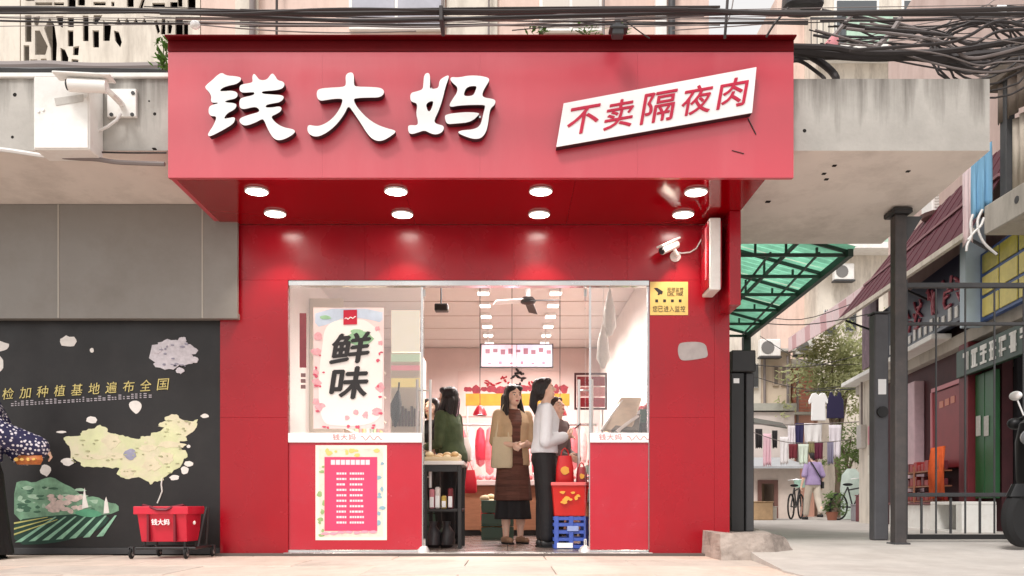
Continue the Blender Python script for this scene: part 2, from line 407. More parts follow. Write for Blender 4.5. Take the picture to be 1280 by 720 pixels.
# ------------------------------------------------------------------ red shop front
W = 7.25
shop = thing('shop_building', 'red panelled shop front with deep overhanging fascia box and wide glazed opening', 'shop front', ((FX0+FX1)/2, W, 0))
seams = [210, 403, 600, 797, 992]
FZ0, FZ1 = 2.772, 3.674
for a, b in zip(seams[:-1], seams[1:]):
    xa, xb = PX(a, 6.2)+.0003, PX(b, 6.2)-.0003
    MB().box(xa, xb, 6.2, 6.24, FZ0, FZ1).build('fascia_panel', M_FASC, shop)
MB().box(FX0, FX1, 6.192, 6.24, FZ1+.0015, PZ(50, 6.19)).build('top_band', M_DARKRED, shop, bevel=.003)  # dark strip painted in for the shadow below the capping lip
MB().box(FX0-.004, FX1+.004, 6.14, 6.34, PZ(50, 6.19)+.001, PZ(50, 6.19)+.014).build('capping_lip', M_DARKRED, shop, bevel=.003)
MB().box(FX0+.003, FX0+.04, 6.243, 7.17, FZ0+.006, FZ1-.003).build('fascia_return', M_FASC, shop)
MB().box(FX1-.035, FX1-.003, 6.243, 6.258, FZ0+.05, FZ1-.003).build('fascia_return', M_FASC, shop)
rx = 1.86
sxs = [FX0+.043, PX(500, 6.2), PX(720, 6.2), rx-.0]
for a, b in zip(sxs[:-1], sxs[1:]):
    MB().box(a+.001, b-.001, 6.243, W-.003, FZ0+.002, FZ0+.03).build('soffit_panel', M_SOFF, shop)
# wall cladding: beam, pillars
def clad(px0, px1, z0, z1, y=W, name='wall_panel', m=None):
    return MB().box(px0+.0005, px1-.0005, y, y+.06, z0+.0005, z1-.0005).build(name, m or M_RED, shop, bevel=.0008)
LX0, LX1 = PX(275, W), PX(360, W); RX0, RX1 = PX(812, W), rx
BZ = PZ(350, W)
for a, b in ((LX0, -1.2), (-1.2, .05), (.05, 1.0), (1.0, RX1)): clad(a, b, BZ, FZ0)
clad(LX0, LX1, PZ(522, W), BZ); clad(LX0, LX1, 0.002, PZ(522, W))
clad(RX0, PX(893, W), PZ(522, W), BZ); clad(RX0, PX(893, W), .002, PZ(522, W)); clad(PX(893, W), RX1, .002, BZ)
MB().box(RX1-.09, RX1, 6.9, W-.002, FZ0-.75, FZ0).build('corner_fin', M_RED, shop, bevel=.002)
# bare patch where something was torn off and rubbed grey
ptc = MB(); pts = chaikin([(848, 431), (852, 428), (872, 427), (882, 430), (884, 438), (885, 446), (878, 448), (858, 451), (850, 450), (847, 440)], 2)
ptc.prism([(PX(x, W), PZ(y, W)) for x, y in pts], W-.003, W+.001)
ptc.build('bare_patch', mat('grey_filler', srgb(165, 158, 158), rough=.8, var=.12, vs=14, bump=.2, bs=60), shop, label='smooth grey patch rubbed on the red right pillar')
# core walls behind the cladding, keeping daylight out of the shop
core = MB()
core.box(LX0, -1.88, W+.062, 7.42, 0, 3.3); core.box(1.22, rx, W+.062, 7.42, 0, 3.3); core.box(-1.88, 1.22, W+.062, 7.42, BZ+.03, 3.3)
core.build('inner_wall', mat('pale_inside_wall', srgb(214, 200, 190), rough=.7, var=.03), shop)
# door head track
MB().box(LX1, RX0, W+.01, W+.09, BZ-.045, BZ).build('door_track', M_STEEL, shop, bevel=.003)

# windows
def storefront(px0, px1, nm, label, txt):
    t = thing('shop_window', label, 'window', ((PX(px0, W)+PX(px1, W))/2, W, 0))
    x0, x1 = PX(px0, W), PX(px1, W)
    MB().box(x0, x1, W+.035, W+.047, PZ(553, W), BZ-.046).build('glass_pane', M_GLASS, t)
    MB().box(x0, x1, W+.02, W+.06, .045, PZ(553, W)-.001).build('lower_panel', M_REDFILM, t, bevel=.002)
    MB().box(x0, x1, W+.005, W+.065, PZ(553, W), PZ(541, W)).build('sill_strip', M_WHITEF, t, bevel=.002)
    MB().box(x0, x1, W+.012, W+.07, .012, .043).build('floor_channel', M_STEEL, t, bevel=.002)
    for xx in (x0, x1): MB().box(xx-.008, xx+.008, W+.03, W+.052, .045, BZ-.047).build('edge_profile', M_STEEL, t)
    a, b = txt
    m = MB(); zc = PZ(550, W); h = .052
    for i_, ch in enumerate('钱大妈'):
        m = MB(); put_text(m, ch, (PX(a, W)+i_*.067, W+.0045, zc), (.067, 0, 0), (0, 0, h), (0, -.003, 0)); m.build('printed_character', mat('faded_pink_print', srgb(214, 150, 150), rough=.6), t)
    m = MB()
    xx = PX(a, W)+.24
    pts = [(xx+i*.013, W+.0035, zc+.018+.016*math.sin(i*1.25+.5)*(1 if i % 3 else 1.4)) for i in range(15)]
    m.tube(pts, .0035, 5)
    m.build('printed_script', mat('faded_pink_print', srgb(214, 150, 150), rough=.6), t)
    return t
storefront(358.5, 527, 'l', 'left fixed shop window with fresh produce poster and red lower panel', (415, 0))
storefront(738, 811, 'r', 'narrow right shop window with pale interior and bare red lower panel', (748, 0))
def door_leaf(px, swing, label, sgn):
    x = PX(px, W); t = thing('glass_door', label, 'door', (x, W+.05, 0))
    a = Vector((x, W+.08, 0)); d = Vector((math.sin(swing)*sgn, math.cos(swing), 0)); nrm = Vector((d.y, -d.x, 0))
    L = .78
    m = MB(); m.hexa(a+Vector((0, 0, .05)), a+d*L+Vector((0, 0, .05)), a+d*L+Vector((0, 0, BZ-.06)), a+Vector((0, 0, BZ-.06)), nrm*.01)
    m.build('glass_pane', M_GLASS, t)
    for z0, z1 in ((.035, .13), (BZ-.12, BZ-.055)):
        e = a+d*.16
        m = MB(); m.hexa(a+nrm*-.008+Vector((0, 0, z0)), e+nrm*-.008+Vector((0, 0, z0)), e+nrm*-.008+Vector((0, 0, z1)), a+nrm*-.008+Vector((0, 0, z1)), nrm*.026)
        m.build('patch_fitting', M_CHROME, t, bevel=.003)
    m = MB(); h = a+d*.66
    for s in (-.055, .065):
        q = h+nrm*s
        m.tube([q+Vector((0, 0, .58)), q+Vector((0, 0, 1.58))], .014, 10)
    for z in (.68, 1.48): m.tube([h+nrm*-.055+Vector((0, 0, z)), h+nrm*.065+Vector((0, 0, z))], .008, 8)
    m.build('pull_handle', M_CHROME, t, smooth=True)
    m = MB(); m.lathe((a.x, a.y-.03, .012), [(.001, 0), (.055, .0), (.055, .03), (.035, .06), (.012, .07)], 14)
    m.build('floor_pivot', M_CHROME, t, smooth=True)
door_leaf(528, math.atan((VX-528)/FPX), 'open frameless glass door leaf beside the table of buns', -1)
door_leaf(732, math.atan((732-VX)/FPX), 'open frameless glass door leaf beside the red basket', 1)

# downlights in the soffit
dl_px = [(321, 238, 'outermost on the left of the front row'), (495, 238, 'second from the left in the front row'),
         (676, 238, 'third from the left in the front row'), (870, 239, 'front row beside the wall camera corner'),
         (344, 266, 'outermost on the left of the back row'), (503, 267, 'second from the left in the back row'),
         (674, 267, 'third from the left in the back row'), (854, 267, 'back row straight above the wall camera')]
M_GLOWD = mat('downlight_glow', (1, 1, 1), emit=(1, .95, .86), es=16.0)
DLS = None
for px, py, where in dl_px:
    d = 1080*(FZ0-EYE)/(VY-py); x = PX(px, d)
    t = thing('downlight', 'lit round downlight in the red soffit, '+where, 'ceiling light', (x, d, FZ0-.014), 0, 'round downlights in the red soffit')
    if DLS is None:
        tr = MB(); tr.lathe((x, d, FZ0-.014), [(.080, .016), (.088, .012), (.088, .004), (.084, 0), (.079, .0), (.079, .006)], 28)
        a1 = tr.build('trim_ring', M_WHITEF, t, smooth=True)
        di = MB(); di.lathe((x, d, FZ0-.011), [(.001, 0), (.0775, 0), (.0775, .006), (.001, .006)], 28)
        a2 = di.build('diffuser', M_GLOWD, t)
        DLS = (a1, a2)
    else:
        for q in DLS:
            c = q.copy(); COL.objects.link(c); c.parent = t
    ld = bpy.data.lights.new('downlight_lamp', 'SPOT'); ld.energy = 22 if py > 250 else 10; ld.spot_size = rad(96); ld.spot_blend = .55
    ld.color = (1, .86, .70); ld.shadow_soft_size = .03
    lo = bpy.data.objects.new('lamp', ld); COL.objects.link(lo); lo.location = (0, 0, -.012); lo.parent = t

# ------------------------------------------------------------------ concrete canopy (behind the red box)
CZ = lambda d: 2.99-.07*(d-6.26)
cn = MB()
for x0, x1, d1 in ((-9, -2.5, 7.3), (-2.5, 1.9, 7.235), (1.9, 3.49, 8.08)):
    cn.add([(x0, 6.26, CZ(6.26)), (x1, 6.26, CZ(6.26)), (x1, d1, CZ(d1)), (x0, d1, CZ(d1)), (x0, 6.26, 3.51), (x1, 6.26, 3.51), (x1, d1, 3.51), (x0, d1, 3.51)],
           [(3, 2, 1, 0), (4, 5, 6, 7), (0, 1, 5, 4), (1, 2, 6, 5), (2, 3, 7, 6), (3, 0, 4, 7)])
cn.mi = [1 if f == 0 else 0 for _ in range(3) for f in range(6)]
M_CANF = stained('rain_streaked_concrete', srgb(182, 178, 172), srgb(84, 78, 72), -.05, .62, .85)
can = thing('concrete_canopy', 'long weathered concrete canopy slab behind the red fascia box', 'canopy', (-2.5, 7, 2.9))
cn.build('slab', [M_CANF, M_SOFFIT], can)
MB().box(-9, FX0-.004, 6.235, 6.5, 3.512, 3.545).build('white_edge', M_WHITE, can, bevel=.004)
hl = MB()
for px, py, r in ((18, 118, .017), (15, 171, .013), (193, 142, .014), (186, 126, .008), (1006, 163, .016)):
    hl.lathe((PX(px, 6.255), 6.2585, PZ(py, 6.255)), [(.0005, 0), (r*.8, 0), (r, .004)], 9, axis='y')
hl.build('bolt_hole', mat('hole_dark', srgb(30, 26, 24), rough=.95), can, kind='stuff')
sh = MB()
for px, py in ((1043, 207), (1030, 217), (1033, 224), (1135, 214), (193, 186), (960, 252)):
    dd = (3.428-EYE)*1080/((VY-py)+.07*1080); x = PX(px, dd); r = R.uniform(.012, .02)
    sh.box(x-r, x+r, dd-r, dd+r, CZ(dd)-.006, CZ(dd)+.004)
sh.build('fixing_stub', MATS['hole_dark'], can, bevel=.003, kind='stuff')

# ------------------------------------------------------------------ grey shutter box and black mural board on the left
G = 7.18
sb = thing('shutter_box', 'long plain grey panelled shutter box under the concrete canopy', 'shutter box', (-4.5, G, 1.97))
gx = [-8.5, PX(-150, G), PX(73, G), PX(253, G), PX(297, G)]
for a, b in zip(gx[:-1], gx[1:]): MB().box(a+.003, b-.003, G, G+.04, 1.972, CZ(G)-.003).build('panel', M_GREYP, sb, bevel=.002)
for a in gx[1:-1]: MB().box(a-.006, a+.006, G-.004, G+.03, 1.974, CZ(G)-.004).build('cover_strip', mat('pale_strip', srgb(176, 170, 160), rough=.5), sb)
MB().box(-8.5, gx[-1]-.003, G+.041, 7.275, 1.974, 2.02).build('bottom_tray', M_GREYP, sb)
MD = 7.28
mb = thing('mural_board', 'black shutter board printed with a green map, farmland and gold characters', 'mural', (-4.5, MD, 0))
MB().box(-8.5, LX0-.002, MD, MD+.05, .02, 2.6).build('board', M_BLACKW, mb)
MB().box(-8.5, LX0-.004, MD-.012, MD, .006, .06).build('bottom_rail', M_DKGREY, mb, bevel=.003)
mp = lambda x, y: (PX(x, MD), PZ(y, MD))
crop = lambda L, ox, oy, s: [mp(ox+x/s, oy+y/s) for x, y in L]
MAP = [(115,275),(165,265),(240,258),(250,225),(320,210),(380,180),(430,205),(440,235),(490,245),(545,255),(600,275),(660,285),(690,262),(740,262),(750,240),(820,225),(845,200),(800,190),(815,165),(860,155),(850,125),(900,103),(950,115),(980,145),(1040,155),(1092,140),(1080,200),(1050,235),(1000,270),(1015,295),(960,300),(940,345),(1000,365),(1015,415),(985,440),(960,490),(900,530),(850,560),(830,590),(780,590),(745,615),(720,590),(660,560),(590,575),(530,560),(500,535),(520,495),(440,490),(390,490),(300,485),(250,480),(240,455),(165,425),(160,350),(130,310)]
jag = []
for (x0, y0), (x1, y1) in zip(MAP, MAP[1:]+MAP[:1]):
    jag.append((x0, y0))
    for t in (.33, .66): jag.append((x0+(x1-x0)*t+R.uniform(-7, 7), y0+(y1-y0)*t+R.uniform(-7, 7)))
mm = MB(); mm.prism(crop(jag, 60, 500, 5.818), MD-.003, MD+.001)
mm.build('printed_map', mat('print_pale_green', srgb(206, 208, 164), rough=.6, var=.12, vs=5, dirt=(srgb(224, 206, 190), .9), ds=3.2), mb)
for px, py, a, b in ((139, 552, 11, 8), (190, 580, 11, 8), (118, 571, 16, 3), (214, 556, 16, 4), (160, 590, 10, 5), (182, 553, 2, 1.6), (208, 572, 10, 8), (145, 570, 10, 4), (186, 560, 12, 4)):
    m = MB(); blob2d(m, *mp(px, py), a*.0067, b*.0067, MD-.0045, MD-.002, 16, .3, 3)
    m.build('printed_map_patch', mat('print_cream', srgb(216, 206, 176), rough=.6, var=.1, vs=12), mb)
m = MB(); blob2d(m, *mp(163, 568), .052, .045, MD-.006, MD-.002, 16, .15); m.build('printed_lake', mat('print_grey_blue', srgb(150, 150, 172), rough=.6, var=.2, vs=20), mb)
m = MB()
for px, py, a, b in ((115, 525, 7, 4.5), (256, 520, 5, 2.6), (85, 577, 8, 5), (236, 580, 6, 3.5), (231, 588, 5, 5), (218, 597, 6, 3.5), (236, 558, 2.5, 2), (57, 588, 7, 7),
                     (85, 427, 11, 7), (-2, 433, 14, 7), (-3, 455, 8, 11), (115, 438, 2.5, 3.2), (77, 540, 6, 1.4)):
    m = MB(); blob2d(m, *mp(px, py), a*.0067, b*.0067, MD-.003, MD+.001, 14, .16, 5); m.build('printed_petal', mat('print_white', srgb(226, 220, 214), rough=.6, var=.08, vs=20), mb)
m = MB(); m.prism([mp(*q) for q in chaikin([(161, 503), (170, 500), (177, 504), (177, 511), (171, 518), (168, 516), (162, 510)], 2)], MD-.003, MD+.001)
m.build('printed_petal', mat('print_white', srgb(226, 220, 214), rough=.6, var=.08, vs=20), mb)
m = MB()   # cluster of pale blossoms, upper right of the board
FL = [(205,443,17,17),(222,437,15,12),(212,431,14,7),(229,447,14,10),(236,438,10,7),(209,452,16,10),(228,425,5,4),(225,463,5,4),(243,450,5,4),(196,437,6,5)]
for k, (px, py, a, b) in enumerate(FL):
    m = MB(); blob2d(m, *mp(px, py), a*.0067, b*.0067, MD-.003-.0006*k, MD+.001, 18, .2, k); m.build('printed_blossom', mat('print_lilac_white', srgb(206, 200, 206), rough=.6, var=.16, vs=26), mb)
m = MB()
for k in range(16):
    px, py = R.uniform(198, 240), R.uniform(430, 458); blob2d(m, *mp(px, py), R.uniform(.006, .02), R.uniform(.004, .01), MD-.0105, MD-.004, 8, .3, k)
m.build('printed_blossom_shading', mat('print_grey_violet', srgb(150, 146, 162), rough=.6), mb, kind='stuff')
# farmland picture
def poly(name, L, y, m_, ch=1):
    q = MB(); q.prism(chaikin([mp(*p) for p in L], ch), MD-y, MD+.001); return q.build(name, m_, mb)
poly('printed_hill', [(18, 604), (30, 600), (42, 604), (55, 598), (66, 596), (78, 604), (92, 610), (104, 622), (120, 620), (134, 628), (148, 630), (149, 641), (110, 646), (60, 648), (18, 655)], .003,
     mat('print_hill_green', srgb(112, 150, 122), rough=.6, var=.45, vs=9))
poly('printed_field', [(18, 650), (60, 645), (104, 642), (140, 644), (128, 660), (100, 672), (60, 680), (18, 681)], .0035, mat('print_field_dark', srgb(28, 62, 50), rough=.6, var=.3, vs=10))
m = MB()
for k in range(7):
    x1 = 22+k*17; a = mp(x1, 678-k*1.2); b = mp(min(150, 70+k*12.5), 646-k*.3)
    m = MB(); m.prism([(a[0]-.02, a[1]), (a[0]+.035, a[1]+.004), (b[0]+.008, b[1]), (b[0]-.008, b[1])], MD-.005, MD-.001)
    m.build('printed_crop_row', mat('print_row_green', srgb(138, 184, 156), rough=.6, var=.3, vs=14), mb)
m = MB()
for k in range(3):
    a = mp(18, 653+k*7); b = mp(60+k*6, 646+k*1.5); m = MB(); m.prism([a, (a[0], a[1]-.014), (b[0], b[1]-.005), b], MD-.0056, MD-.001); m.build('printed_yellow_row', mat('print_row_yellow', srgb(190, 186, 112), rough=.6, var=.2, vs=14), mb)
m = MB()
for k in range(26): blob2d(m, *mp(R.uniform(62, 104), R.uniform(620, 640)), R.uniform(.02, .045), R.uniform(.012, .028), MD-.0045-.0001*k, MD, 10, .25, k)
m.build('printed_orchard', mat('print_orchard_pink', srgb(206, 186, 178), rough=.6, var=.25, vs=30), mb, kind='stuff')
poly('printed_white_tower', [(103, 636), (104, 622), (106, 610), (108, 622), (111, 634)], .0075, MATS['print_white'], 0)
poly('printed_white_tower', [(130, 642), (131, 628), (133, 621), (135, 628), (137, 641)], .0075, MATS['print_white'], 0)
poly('printed_terrace', [(92, 642), (100, 637), (112, 636), (126, 640), (128, 645), (110, 647)], .0078, mat('print_terrace', srgb(84, 150, 116), rough=.6, var=.2, vs=9))
m = MB(); m.tube([mp2 for mp2 in [(PX(a, MD), MD-.006, PZ(b, MD)) for a, b in ((203, 598), (202, 606), (203, 614), (200, 622), (197, 629))]], .006, 6)
m.build('printed_ribbon', MATS['print_white'], mb)
m = MB()
for k in range(46):
    q = R.choice(((R.uniform(90, 145), R.uniform(548, 580)), (R.uniform(150, 228), R.uniform(556, 592)), (R.uniform(200, 240), R.uniform(524, 548))))
    blob2d(m, *mp(*q), R.uniform(.006, .022), R.uniform(.003, .008), MD-.0068-.00002*k, MD-.002, 7, .35, k)
m.build('printed_map_detail', mat('print_map_shade', srgb(168, 168, 130), rough=.6, var=.25, vs=30), mb, kind='stuff')
m = MB()
for k in range(60):
    q = (R.uniform(20, 120), R.uniform(606, 640)); 
    if q[1] > 600+abs(q[0]-60)*.28: blob2d(m, *mp(*q), R.uniform(.012, .05), R.uniform(.006, .02), MD-.0036-.00002*k, MD-.001, 8, .35, k)
o = m.build('printed_hill_detail', [mat('print_hill_light', srgb(160, 188, 164), rough=.6, var=.2, vs=20), mat('print_hill_dark', srgb(62, 100, 78), rough=.6, var=.2, vs=20)], mb, kind='stuff')
for i, q in enumerate(o.data.polygons): q.material_index = (i//10) % 2
# gold characters, rising slightly to the right
m = MB(); chars = '检加种植基地遍布全国'; a = Vector((PX(-1, MD), MD-.004, PZ(500, MD))); b = Vector((PX(214, MD), MD-.004, PZ(487, MD)))
for i_, ch in enumerate(chars):
    m = MB(); cl = (b-a)/len(chars); put_text(m, ch, a+cl*i_, cl, (0.012, 0, .096), (0, -.003, 0), gap=.36); m.build('gold_character', mat('print_gold', srgb(206, 190, 120), rough=.5, var=.2, vs=40), mb)
m = MB(); px = 14
while px < 188:
    wpx = R.choice((2.0, 3.0, 3.6)); n = R.choice((2, 3)); py = 508.5-px*.062
    for j in range(n): 
        zz = PZ(py-j*2.4, MD); m.box(PX(px, MD), PX(px+wpx, MD), MD-.003, MD, zz, zz+.008)
    px += wpx+R.uniform(1.4, 3.0)
m.build('small_print', mat('print_dim_white', srgb(172, 164, 170), rough=.6), mb, kind='stuff')

# ------------------------------------------------------------------ upper building above the canopy
U = 8.6
ub = thing('apartment_building', 'old cream rendered apartment building rising behind the shop canopy', 'building', (-2.5, U+3, 2.9))
def upart(name, m_, *b, bevel=0, **k): return MB().box(*b).build(name, m_, ub, bevel=bevel, **k)
UX1 = PX(886, U)
gx0, gx1 = PX(26, U), PX(250, U)
upart('wall', M_CREAM, -9, gx0-.01, U, U+.2, 2.9, 7.5)
upart('wall', M_PINKW, gx1+.01, UX1, U, U+.2, 2.9, 7.5)
upart('wall', M_CREAM, gx0-.01, gx1+.01, U+.02, U+.2, 2.9, PZ(80, U)-.01)
upart('roof', M_CONC, -9, UX1, U, 15.6, 7.3, 7.5)
upart('side_wall', M_CREAM, UX1-.2, UX1-.002, U+.202, 15.6, 2.9, 7.3)
upart('floor_slab', M_CONC, -9, 1.85, 7.43, 15.6, 3.24, 3.44)
upart('side_wall', M_CREAM, 1.66, 1.85, 7.43, 15.6, 0, 3.235)
upart('side_wall', M_CREAM, -9, -2.43, 7.46, 15.6, 0, 3.235)
upart('rear_wall', M_CREAM, -9, UX1, 15.61, 15.8, 0, 7.3)
upart('dark_room', mat('dark_void', srgb(30, 24, 22), rough=.9), gx0-.01, gx1+.01, U+.62, U+.7, 3.5, 7.3)
holes = [[(175,110),(215,110),(215,285),(175,285)], [(165,315),(200,315),(200,425),(165,425)], [(245,215),(275,215),(325,320),(310,375),(245,375)],
 [(345,130),(375,180),(390,300),(385,425),(355,425),(350,330),(310,200)], [(470,120),(508,120),(508,185),(470,185)], [(470,212),(505,212),(505,318),(470,318)],
 [(575,112),(610,112),(610,280),(575,280)], [(642,212),(682,212),(682,325),(645,325)], [(716,145),(766,180),(756,280),(716,280)], [(790,212),(822,222),(840,290),(830,325),(798,280)],
 [(420,332),(448,345),(470,400),(466,455),(425,455)], [(508,325),(545,318),(540,380),(505,380)], [(497,408),(540,412),(536,455),(497,450)], [(212,410),(255,410),(255,425),(212,425)],
 [(285,405),(320,405),(320,425),(285,425)], [(390,112),(435,112),(432,190),(402,168)], [(232,118),(275,112),(262,180),(240,170)], [(650,105),(705,105),(668,168),(645,165)],
 [(180,-80),(236,-80),(236,4),(180,4)], [(250,16),(355,16),(355,36),(250,36)], [(376,16),(438,16),(438,36),(376,36)], [(470,-40),(520,-40),(520,55),(470,55)], [(540,-40),(585,-40),(585,36),(540,36)],
 [(650,12),(726,12),(726,36),(650,36)], [(770,12),(790,12),(790,42),(770,42)], [(880,-30),(922,-30),(922,46),(880,46)], [(1058,20),(1136,20),(1136,52),(1058,52)], [(1180,16),(1226,16),(1226,52),(1180,52)],
 [(1068,150),(1085,138),(1105,215),(1090,235)], [(1120,130),(1142,130),(1142,235),(1112,235)], [(1160,140),(1190,180),(1182,230),(1160,230)], [(1215,130),(1262,130),(1262,250),(1215,250)],
 [(1300,-30),(1350,-30),(1350,60),(1300,60)], [(1270,150),(1300,150),(1300,245),(1270,245)],
 [(1230,-20),(1260,-20),(1260,45),(1230,45)], [(985,-20),(1005,-20),(985,55),(960,58)]]
for k in range(4): holes.append([(795+k*60, 172), (818+k*60, 125), (842+k*60, 172)])
zt, zb = 7.3, PZ(80, U)
loops = [[(gx0, zb), (gx1, zb), (gx1, zt), (gx0, zt)]]
for h in holes:
    mx_, my_ = sum(x for x, _ in h)/len(h), sum(y for _, y in h)/len(h)
    q = [(PX((mx_+(x-mx_)*1.12)/5.536, U), PZ((my_+(y-my_)*1.05)/5.536, U)) for x, y in h]
    if all(gx0+.01 < a < gx1-.01 for a, _ in q): loops.append(q)
vs, fs = curve_fill(loops, .014)
MB().add([(v.x, U+.015+v.z*-1, v.y) for v in vs], fs).build('breeze_block_screen', M_CREAM, ub, label='cream concrete screen pierced with dark slot openings')
# grey window bay, pilasters, pipes
upart('window_frame', M_WHITE, PX(437, U), PX(556, U), U-.05, U-.001, PZ(40, U), 6.9, bevel=.005)
for a, b in ((441, 494), (498, 552)): upart('window_pane', mat('frosted_grey_pane', srgb(176, 176, 186), rough=.2, var=.1, vs=5), PX(a, U), PX(b, U), U-.056, U-.051, PZ(36, U), 6.8)
upart('pilaster', M_CREAM, PX(296, U), PX(324, U), U-.06, U-.001, 3.5, 7.3, bevel=.006)
upart('pilaster', M_CREAM, PX(556, U)+.02, PX(622, U), U-.035, U-.001, 3.5, 7.3, bevel=.006)
upart('pilaster', M_WHITE, PX(818, U), PX(832, U), U-.08, U-.001, 3.5, 7.3, bevel=.006)
upart('window_frame', M_WHITE, PX(674, U), PX(752, U), U-.05, U-.001, PZ(42, U), 6.9, bevel=.005)
for a, b in ((678, 711), (715, 748)): upart('window_pane', mat('pale_pane', srgb(214, 206, 196), rough=.2), PX(a, U), PX(b, U), U-.056, U-.051, PZ(38, U), 6.8)
for px, r, mm_ in ((348, .012, M_CABLE), (318, .03, M_CABLEG), (553, .014, M_CABLEG), (836, .035, M_DKGREY), (610, .01, M_CABLEG), (752, .012, M_CABLEG)):
    MB().tube([(PX(px, U), U-.1, 3.3), (PX(px, U)+.02, U-.1, 7.2)], r, 10).build('drainpipe', mm_, ub, smooth=True)
upart('ledge', M_CONC, -9, UX1-.01, U-.22, U-.002, 4.58, 4.66, bevel=.008)
# ------------------------------------------------------------------ main raised characters on the fascia
ns = thing('shop_name_sign', 'three large white raised brush characters spelling the shop name on the red fascia', 'sign', (PX(438, 6.2), 6.2, PZ(175, 6.2)))
Q1 = [(225,92),(255,115),(330,120),(368,130),(365,155),(330,180),(275,190),(225,208),(205,232),(240,232),(300,228),(338,240),(342,270),(320,290),(262,300),(240,316),(330,322),(333,350),(310,375),(262,398),(235,440),(268,435),(320,425),(322,450),(305,480),(220,530),(130,575),(117,560),(125,540),(160,490),(188,420),(140,420),(122,395),(125,350),(150,335),(192,325),(194,317),(150,320),(140,300),(145,275),(130,240),(98,210),(100,190),(150,150),(190,110)]
Q2 = [(355,195),(375,180),(440,170),(455,160),(450,125),(462,98),(480,115),(505,150),(560,148),(590,105),(605,98),(625,120),(640,150),(685,160),(695,185),(680,210),(640,225),(530,232),(522,242),(530,252),(600,257),(680,262),(690,285),(660,315),(600,325),(555,335),(550,355),(600,355),(650,345),(672,355),(668,380),(640,400),(595,420),(600,440),(640,480),(690,505),(750,515),(775,530),(760,555),(700,590),(650,602),(615,590),(585,550),(560,500),(540,450),(525,440),(480,465),(420,488),(385,490),(355,465),(355,440),(380,425),(440,405),(500,390),(505,370),(480,350),(440,355),(390,368),(360,360),(352,330),(358,290),(385,278),(460,262),(468,247),(460,238),(380,245),(355,230)]
DA = [(x-1200, y) for x, y in [(1195,370),(1182,352),(1165,352),(1150,390),(1110,450),(1060,505),(1000,550),(940,575),(890,565),(865,535),(865,495),(880,485),(900,490),(950,495),(1010,470),(1070,420),(1115,350),(1130,300),(1120,288),(1060,290),(1000,300),(960,305),(935,280),(935,230),(960,212),(1050,205),(1140,200),(1155,180),(1150,120),(1165,97),(1195,90)]] + [(8,100),(14,120),(14,180),(24,198),(130,200),(210,205),(240,225),(238,255),(205,280),(120,280),(20,285),(12,300),(30,340),(70,390),(120,440),(190,485),(260,510),(320,525),(328,540),(290,570),(240,600),(195,608),(150,590),(110,545),(70,480),(30,420)]
N1 = [(565,92),(585,105),(585,180),(582,215),(620,215),(650,205),(655,150),(690,125),(722,112),(728,125),(700,200),(680,290),(650,380),(620,440),(618,465),(640,480),(685,490),(690,515),(670,545),(630,558),(590,550),(545,525),(500,540),(450,555),(425,545),(418,500),(430,485),(490,490),(495,460),(480,400),(490,340),(480,320),(445,312),(435,285),(440,245),(480,235),(530,220),(535,180),(540,110)]
N1h = [(555,330),(580,310),(610,305),(605,340),(588,380),(572,385),(560,360)]
N2 = [(740,125),(800,130),(870,115),(950,115),(1025,130),(1030,155),(1000,200),(975,250),(985,280),(1060,290),(1078,305),(1070,335),(1040,360),(1030,400),(1020,480),(1005,540),(970,585),(920,592),(870,580),(800,550),(795,535),(830,525),(900,520),(945,505),(970,470),(985,400),(1000,345),(990,335),(900,335),(800,340),(740,352),(728,335),(755,290),(790,240),(790,200),(760,175),(738,150)]
N2h = [(835,265),(850,215),(880,195),(930,192),(935,205),(920,245),(905,265),(870,270)]
N3 = [(700,410),(750,398),(870,388),(950,395),(955,405),(910,450),(860,468),(780,475),(720,480),(705,465),(695,430)]
def brush(name, loops, ox, oy, label):
    d = 6.125
    lp = [chaikin([(PX(ox+x/6, d), PZ(oy+y/6, d)) for x, y in L], 2) for L in loops]
    vs, fs = curve_fill(lp, .027)
    m = MB()
    m.add([(v.x, d+.03-v.z, v.y) for v in vs], fs)
    o = m.build(name, [M_WHITEF, M_LTRSIDE], ns, label=label)
    for p in o.data.polygons: p.material_index = 0 if p.normal.y < -.7 else 1
    return o
brush('character', [Q1, Q2], 240, 75, 'first brush character, with two halves side by side')
brush('character', [DA], 440, 75, 'middle brush character, a cross stroke over two spreading legs')
brush('character', [N1, N1h, N2, N2h, N3], 440, 75, 'last brush character, with a boxed right half')
pm = MB()
for px, py in ((275, 120), (285, 150), (330, 110), (330, 145), (350, 165), (438, 105), (410, 165), (470, 165), (540, 115), (545, 160), (585, 105), (600, 150)):
    pm.tube([(PX(px, 6.2), 6.15, PZ(py, 6.2)), (PX(px, 6.2), 6.2, PZ(py, 6.2))], .008, 6)
pm.build('standoff_pin', M_STEEL, ns, kind='stuff')

